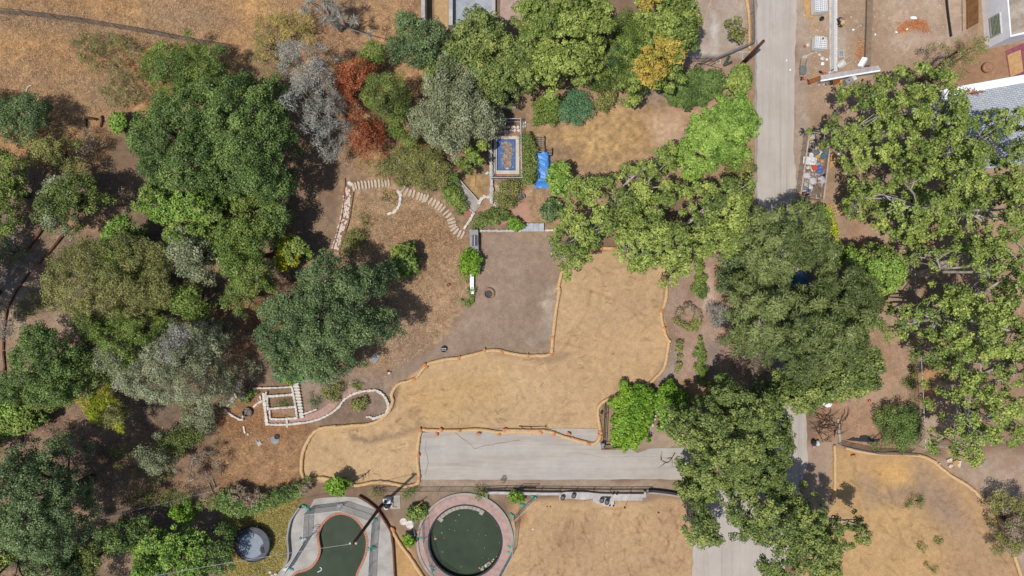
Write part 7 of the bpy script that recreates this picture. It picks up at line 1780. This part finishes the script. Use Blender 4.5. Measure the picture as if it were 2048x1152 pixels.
skin('trousers', [J[k] for k in kk], [(kk.index(a), kk.index(b)) for a, b in ee], [.14, .115, .115, .085, .085, .07, .07], m_trs, pw)
for a, t in (('al', 'tl'), ('ar', 'tr')):
    p = J[a].lerp(J[t], .45); MB().blob((p.x, p.y, .06), (.11, .28, .12), 2, jag=.02).build('boot', M_DARK, pw, smooth=True)
hd = J['hea']; up = (J['cr_'] - J['hea']).normalized().lerp(Vector((0, 0, 1)), .55).normalized(); qr = up.to_track_quat('Z', 'Y').to_matrix()
mb = MB().lathe((0, 0, 0), [(.26, -.02), (.25, 0), (.12, .03), (.115, .12), (.08, .15), (0, .155)], 20); mb.v = [tuple(hd + up * .06 + qr @ Vector(v)) for v in mb.v]
mb.build('straw_hat', mat('straw_hat', C(232,204,150), C(206,172,116), 9, .9, .2), pw, smooth=True)
hf = (J['cr_'] - J['nec']).normalized(); nose = hd + Vector((hf.x, hf.y, -.3)).normalized() * .10
MB().blob(nose, (.03, .03, .04), 1, 6, 5, .02).build('nose', m_skin, pw, smooth=True)

# ---------------------------------------------------------------- things in and below the cedars
g = W(1598, 558); mb = MB()
mb.lathe((g.x, g.y, 0), [(.75, 0), (.72, .9), (.6, 1.3), (.35, 1.55), (0, 1.62)], 16); mb.build('covered_drum', mat('steel_blue_tarp', C(82,122,160), C(64,100,136), 2, .5, .2), smooth=True, label='dusty blue covered tank in the gap between the cedars', cat='tank')
wall('kerb_stub', [(1677,838),(1678,860),(1681,889)], .22, .15, M_CONC, 'grey concrete kerb stub at the brush pile', 'kerb')
r_ = random.Random(5); mb = MB()
for k in range(60):
    x, y = 1652 + r_.gauss(0, 14), 850 + r_.gauss(0, 14); g = G(x, y, r_.uniform(.05, .4)); a = r_.uniform(0, PI); L = r_.uniform(.5, 1.5)
    mb.tube([g, g + Vector((math.cos(a) * L / 2, math.sin(a) * L / 2, r_.uniform(-.05, .15))), g + Vector((math.cos(a + .2) * L, math.sin(a + .2) * L, 0))], [.03, .025, .01], 4)
mb.build('brush_pile', BARKS['dark'], label='pile of cut brown branches beside the kerb stub', cat='brush pile')
g = W(1654, 804); mb = MB()
for k in range(5): mb.stone((g.x + r_.uniform(-.5, .5), g.y + r_.uniform(-.3, .3), .08 + .05 * k), (.6, .4, .12), r_.random() * 3, k, 6)
mb.build('broken_plaster', M_WHITE, label='heap of white broken plaster under the lower sycamore', cat='rubble')
g = W(1668, 804); MB().box((g.x, g.y, .2), (.5, .3, .1), -.4).build('orange_board', M_TERRA, label='orange board beside the white broken plaster', cat='board')
g = W(1624.5, 884); MB().blob((g.x, g.y, .35), (.5, .62, .7), 4).build('black_bag', M_DARK, smooth=True, label='black rubbish bag at the road end of the straight straw roll', cat='bag')
MB().blob((g.x + .42, g.y - .05, .3), (.4, .62, .6), 9).build('white_sack', M_WHITEP, smooth=True, label='white sack leaning on the black rubbish bag', cat='sack')
MB().blob((g.x + .12, g.y - .45, .15), (.4, .36, .3), 7).build('pink_cloth', mat('pink_cloth', C(214,170,176), C(190,140,148), 4, .9, .2), smooth=True, label='pink cloth at the foot of the black rubbish bag', cat='cloth')
cF = crop(1560, 780, 6.4)
MB().prism(PX(cF((850,640),(930,605),(1010,620),(1030,585),(1100,580),(1170,625),(1270,635),(1265,662),(1100,664),(1000,655))), .0, .10).build('dark_trench_sheet', M_DARK, label='dark trench laid in as a flat dark sheet above the chain link fence of the lower lot', cat='trench')  # dark trench shown by a flat dark sheet; its shade is only colour
for i in range(16):
    x, y = 1808 + r_.gauss(0, 7), 828 + r_.gauss(0, 7); g = W(x, y); MB().stone((g.x, g.y, .08), (r_.uniform(.2, .42), r_.uniform(.15, .3), .2), r_.random() * 3, i, 7).build('white_rock', M_STONE, label='pale rock in the heap above the dark conifer bush', cat='stone', group='pale rocks above the conifer bush')
for i in range(14):
    x, y = 1902 + r_.gauss(0, 11), 926 + r_.gauss(0, 6); g = W(x, y); s_ = r_.uniform(.2, .6); MB().stone((g.x, g.y, .1), (s_, s_ * .7, .25), r_.random() * 3, i + 30, 8).build('sandy_rock', M_STONE if i % 2 else M_PLY, label='sandy rock in the heap beside the diagonal straw roll', cat='stone', group='sandy rocks beside the diagonal roll')

# ---------------------------------------------------------------- timber on the western slope
for i, (a, b, r0, r1, lb) in enumerate([((106,424),(54,503),.16,.12,'upper of two long brown logs lying on the western slope'), ((131,466),(77,528),.13,.1,'lower of two long brown logs lying on the western slope'), ((205,232),(202,255),.12,.1,'short charred log on the dry hillside'), ((171,236),(196,239),.13,.11,'charred log lying crosswise on the dry hillside'), ((172,238),(170,272),.12,.09,'charred log pointing downhill on the dry hillside')]):
    pa, pb = G(*a, r0 * .8), G(*b, r1 * .8); MB().tube([pa, pa.lerp(pb, .5) + Vector((.1, 0, .05)), pb], [r0, (r0 + r1) / 2, r1], 8).build('log', M_RUSTW if i < 2 else BARKS['dark'], smooth=True, label=lb, cat='log')
for i, (pl, lb) in enumerate([([(16,617),(9,660),(8,700)], 'rusty timber beam on edge at the western border'), ([(8,702),(11,735),(10,770)], 'second rusty timber beam below the first at the western border'), ([(60,545),(35,580),(17,615)], 'shaded timber beam leading up from the western border'), ([(38,812),(44,850),(46,884)], 'timber beam beside the bright western bush')]):
    mb = MB(); pts = [G(*p) for p in pl]
    for a, b in zip(pts, pts[1:]): mb.bar(a + Vector((0, 0, .12)), b + Vector((0, 0, .05)), .14, .2)
    mb.build('timber_beam', M_RUSTW, label=lb, cat='beam')
r_ = random.Random(9)
for i in range(12):
    x, y = 26 + r_.gauss(0, 9), 490 + r_.gauss(0, 9); g = G(x, y, .06); MB().box(g, (r_.uniform(.3, .8), .16, .1), r_.random() * 3).build('grey_board', M_GREYC, label='broken grey board in the heap by the long brown logs', cat='board', group='grey boards by the brown logs')
MB().tube(smooth_line([G(53,184,.05), G(57,174,.05), G(64,171,.05)], 4), .05, 6).build('bent_pipe', M_WHITEP, smooth=True, label='white bent pipe lying on the dry hillside', cat='pipe')
for i, (a, b) in enumerate([((418,965),(426,985)), ((424,955),(432,975))]):
    MB().bar(G(*a, .06), G(*b, .06), .1, .1).build('timber_stake', M_WOOD, label=['lower', 'upper'][i] + ' of two pale stakes near the bare shrub', cat='stake')
for i, (x, y, s_) in enumerate([(807, 1043, .36), (820, 1049, .42)]):
    MB().lathe(W(x, y), [(s_, -.03), (s_, .04), (s_ * .9, .06), (0, .06)], 14).build('stepping_stone', M_STONE, label=['smaller', 'larger'][i] + ' round stepping stone left of the round pool', cat='stepping stone')
MB().tube([W(821,1019,.6), W(833,1012,.9), W(846,1004,1.1)], .035, 6).build('yellow_pipe', mat('yellow_pipe', C(222,166,64), C(200,146,50), 4, .5, 0), smooth=True, label='thin yellow pipe leaning over the shrub by the round pool', cat='pipe')
for i, (x, y) in enumerate([(541,1143), (552,1147), (546,1150)]):
    MB().blob(G(x, y, .12), (.36, .32, .26), i).build('white_boulder', M_STONE, smooth=True, label=['left', 'right', 'lower'][i] + ' of three round pale stones below the kidney pool fence', cat='stone')
for i, (x, y) in enumerate([(1313,823),(1317,818),(1303,843),(1308,838),(1298,855),(1305,850),(1310,831)]):
    g = W(x, y); MB().stone((g.x, g.y, .06), (.34, .24, .14), i, i + 88, 7).build('garden_stone', M_STONE, label='pale stone in the gap between the two vivid vine masses', cat='stone', group='stones between the vine masses')
g = W(1204, 795 + 25); MB().lathe(W(1203, 824), [(.1, 0), (.15, .22), (.16, .26), (.12, .26), (0, .2)], 12).build('flower_pot', M_DARK, label='dark flower pot behind the black fence', cat='pot')
LW = [(1356,771),(1368,762),(1376,772),(1364,781)]
MB().ring(spread([(p.x, p.y) for p in PX(LW)], 2), spread(offset_loop([(p.x, p.y) for p in PX(LW)], -.08), 2), 0, .06).build('wooden_crate', M_WOOD, label='grey wooden frame lying in the shade right of the vines', cat='frame')

# ================================================================ GRASS, LEAVES, PEBBLES
def scatter(name, label, polys, n, L, Wd, z, tilt, cols, seed, kk=1.6):
    global rng
    r = np.random.default_rng(seed); P = []
    ar = [max(1, (max(p[0] for p in q) - min(p[0] for p in q)) * (max(p[1] for p in q) - min(p[1] for p in q))) for q in polys]
    for q, a in zip(polys, ar):
        k = int(n * a / sum(ar)); b = np.array(q); c = b.min(0) + r.random((k, 2)) * (b.max(0) - b.min(0))
        P.append(c[inpoly(c, q)])
    P = np.concatenate(P); x = (P[:, 0] - 1024) / S; y = (576 - P[:, 1]) / S
    f = hgt(x, y); 
    for _ in range(3): k = (H - f) / H; f = hgt(x * k, y * k)
    x, y = x * k, y * k
    Q = np.column_stack([x, y, f + z * r.uniform(.2, 1, len(x)) - .02]); nn = r.normal(size=(len(x), 3)) * np.array([1, 1, tilt]) + np.array([0, 0, tilt])
    V = leaf_quads(Q, nn, L * r.uniform(.5, 1.5, len(x)), Wd * r.uniform(.6, 1.4, len(x)))
    me = quads_mesh(name, V, r.random(len(x)), leafmat('scatter_' + name, *cols, k=kk))
    o = bpy.data.objects.new(name, me); COL.objects.link(o); return tag(o, label, kind='stuff')
scatter('dry_grass', 'straw dry grass on the hillside and slopes', [[(0,0),(560,0),(540,70),(480,100),(470,130),(280,90),(240,200),(200,330),(0,330)], [(560,0),(830,0),(800,40),(760,160),(780,360),(690,340),(560,110)], [(700,385),(760,400),(860,400),(930,480),(930,580),(900,640),(850,700),(790,740),(700,730),(780,600),(700,510)]], 200000, .24, .021, .06, 1.0, ((150,122,92),(196,163,124),(226,197,158)), 2, 1.75)
scatter('leaf_litter', 'fallen brown leaves under the trees', [[(0,330),(650,340),(680,700),(560,770),(440,1000),(200,1152),(0,1152)], [(690,700),(800,760),(700,830),(600,760)], [(940,130),(1010,200),(950,300),(780,330),(700,280),(760,140)], [(1620,560),(1820,430),(1830,900),(1640,880)], [(1830,380),(2048,380),(2048,900),(1840,900)], [(1340,520),(1520,500),(1520,800),(1340,790)], [(1050,340),(1500,330),(1500,520),(1110,480)], [(1690,200),(1780,150),(1780,420),(1690,420)]], 60000, .11, .07, .03, 1.0, ((116,92,72),(168,136,110),(210,178,150)), 3)
scatter('mulch', 'orange shredded bark mulch', [[(440,830),(530,815),(640,855),(605,900),(600,985),(440,985)]], 14000, .14, .028, .04, .8, ((138,96,64),(184,134,90),(214,168,120)), 4)
scatter('gravel', 'small clods and chips on the graded earth', [PAD, [(950,470),(1110,470),(1100,700),(880,710)], [(1040,1010),(1380,1000),(1380,1152),(1040,1152)], [(1680,910),(1860,930),(2030,1152),(1640,1152)], [(1600,0),(1930,0),(1900,160),(1600,420)]], 15000, .07, .06, .03, 1.0, ((132,102,74),(182,146,108),(206,174,138)), 5, 1.35)
scatter('lawn_grass', 'yellowing grass round the trampoline', [[(450,1000),(600,985),(560,1152),(450,1152)]], 22000, .22, .03, .10, .9, ((128,120,64),(172,160,92),(206,190,124)), 6, 1.8)

r_ = random.Random(71); mb = MB()
for k in range(520):
    if k < 380: x, y = r_.uniform(1606, 1735), r_.uniform(-5, 175)
    else: x, y = r_.uniform(1740, 1890), r_.uniform(0, 110)
    if 1655 < x < 1671 and y < 150: continue
    g = W(x, y); s = r_.uniform(.04, .17) ; mb.stone((g.x, g.y, .015), (s, s * r_.uniform(.3, .9), .04), r_.random() * 3, k, 5, .3)
mb.build('site_rubble', mat('plaster_chips', C(232,222,210), C(170,142,120), .9, .95, .2, detail=1, c3=C(206,150,110)), kind='stuff', label='chips of plaster, board and brick strewn over the work site')
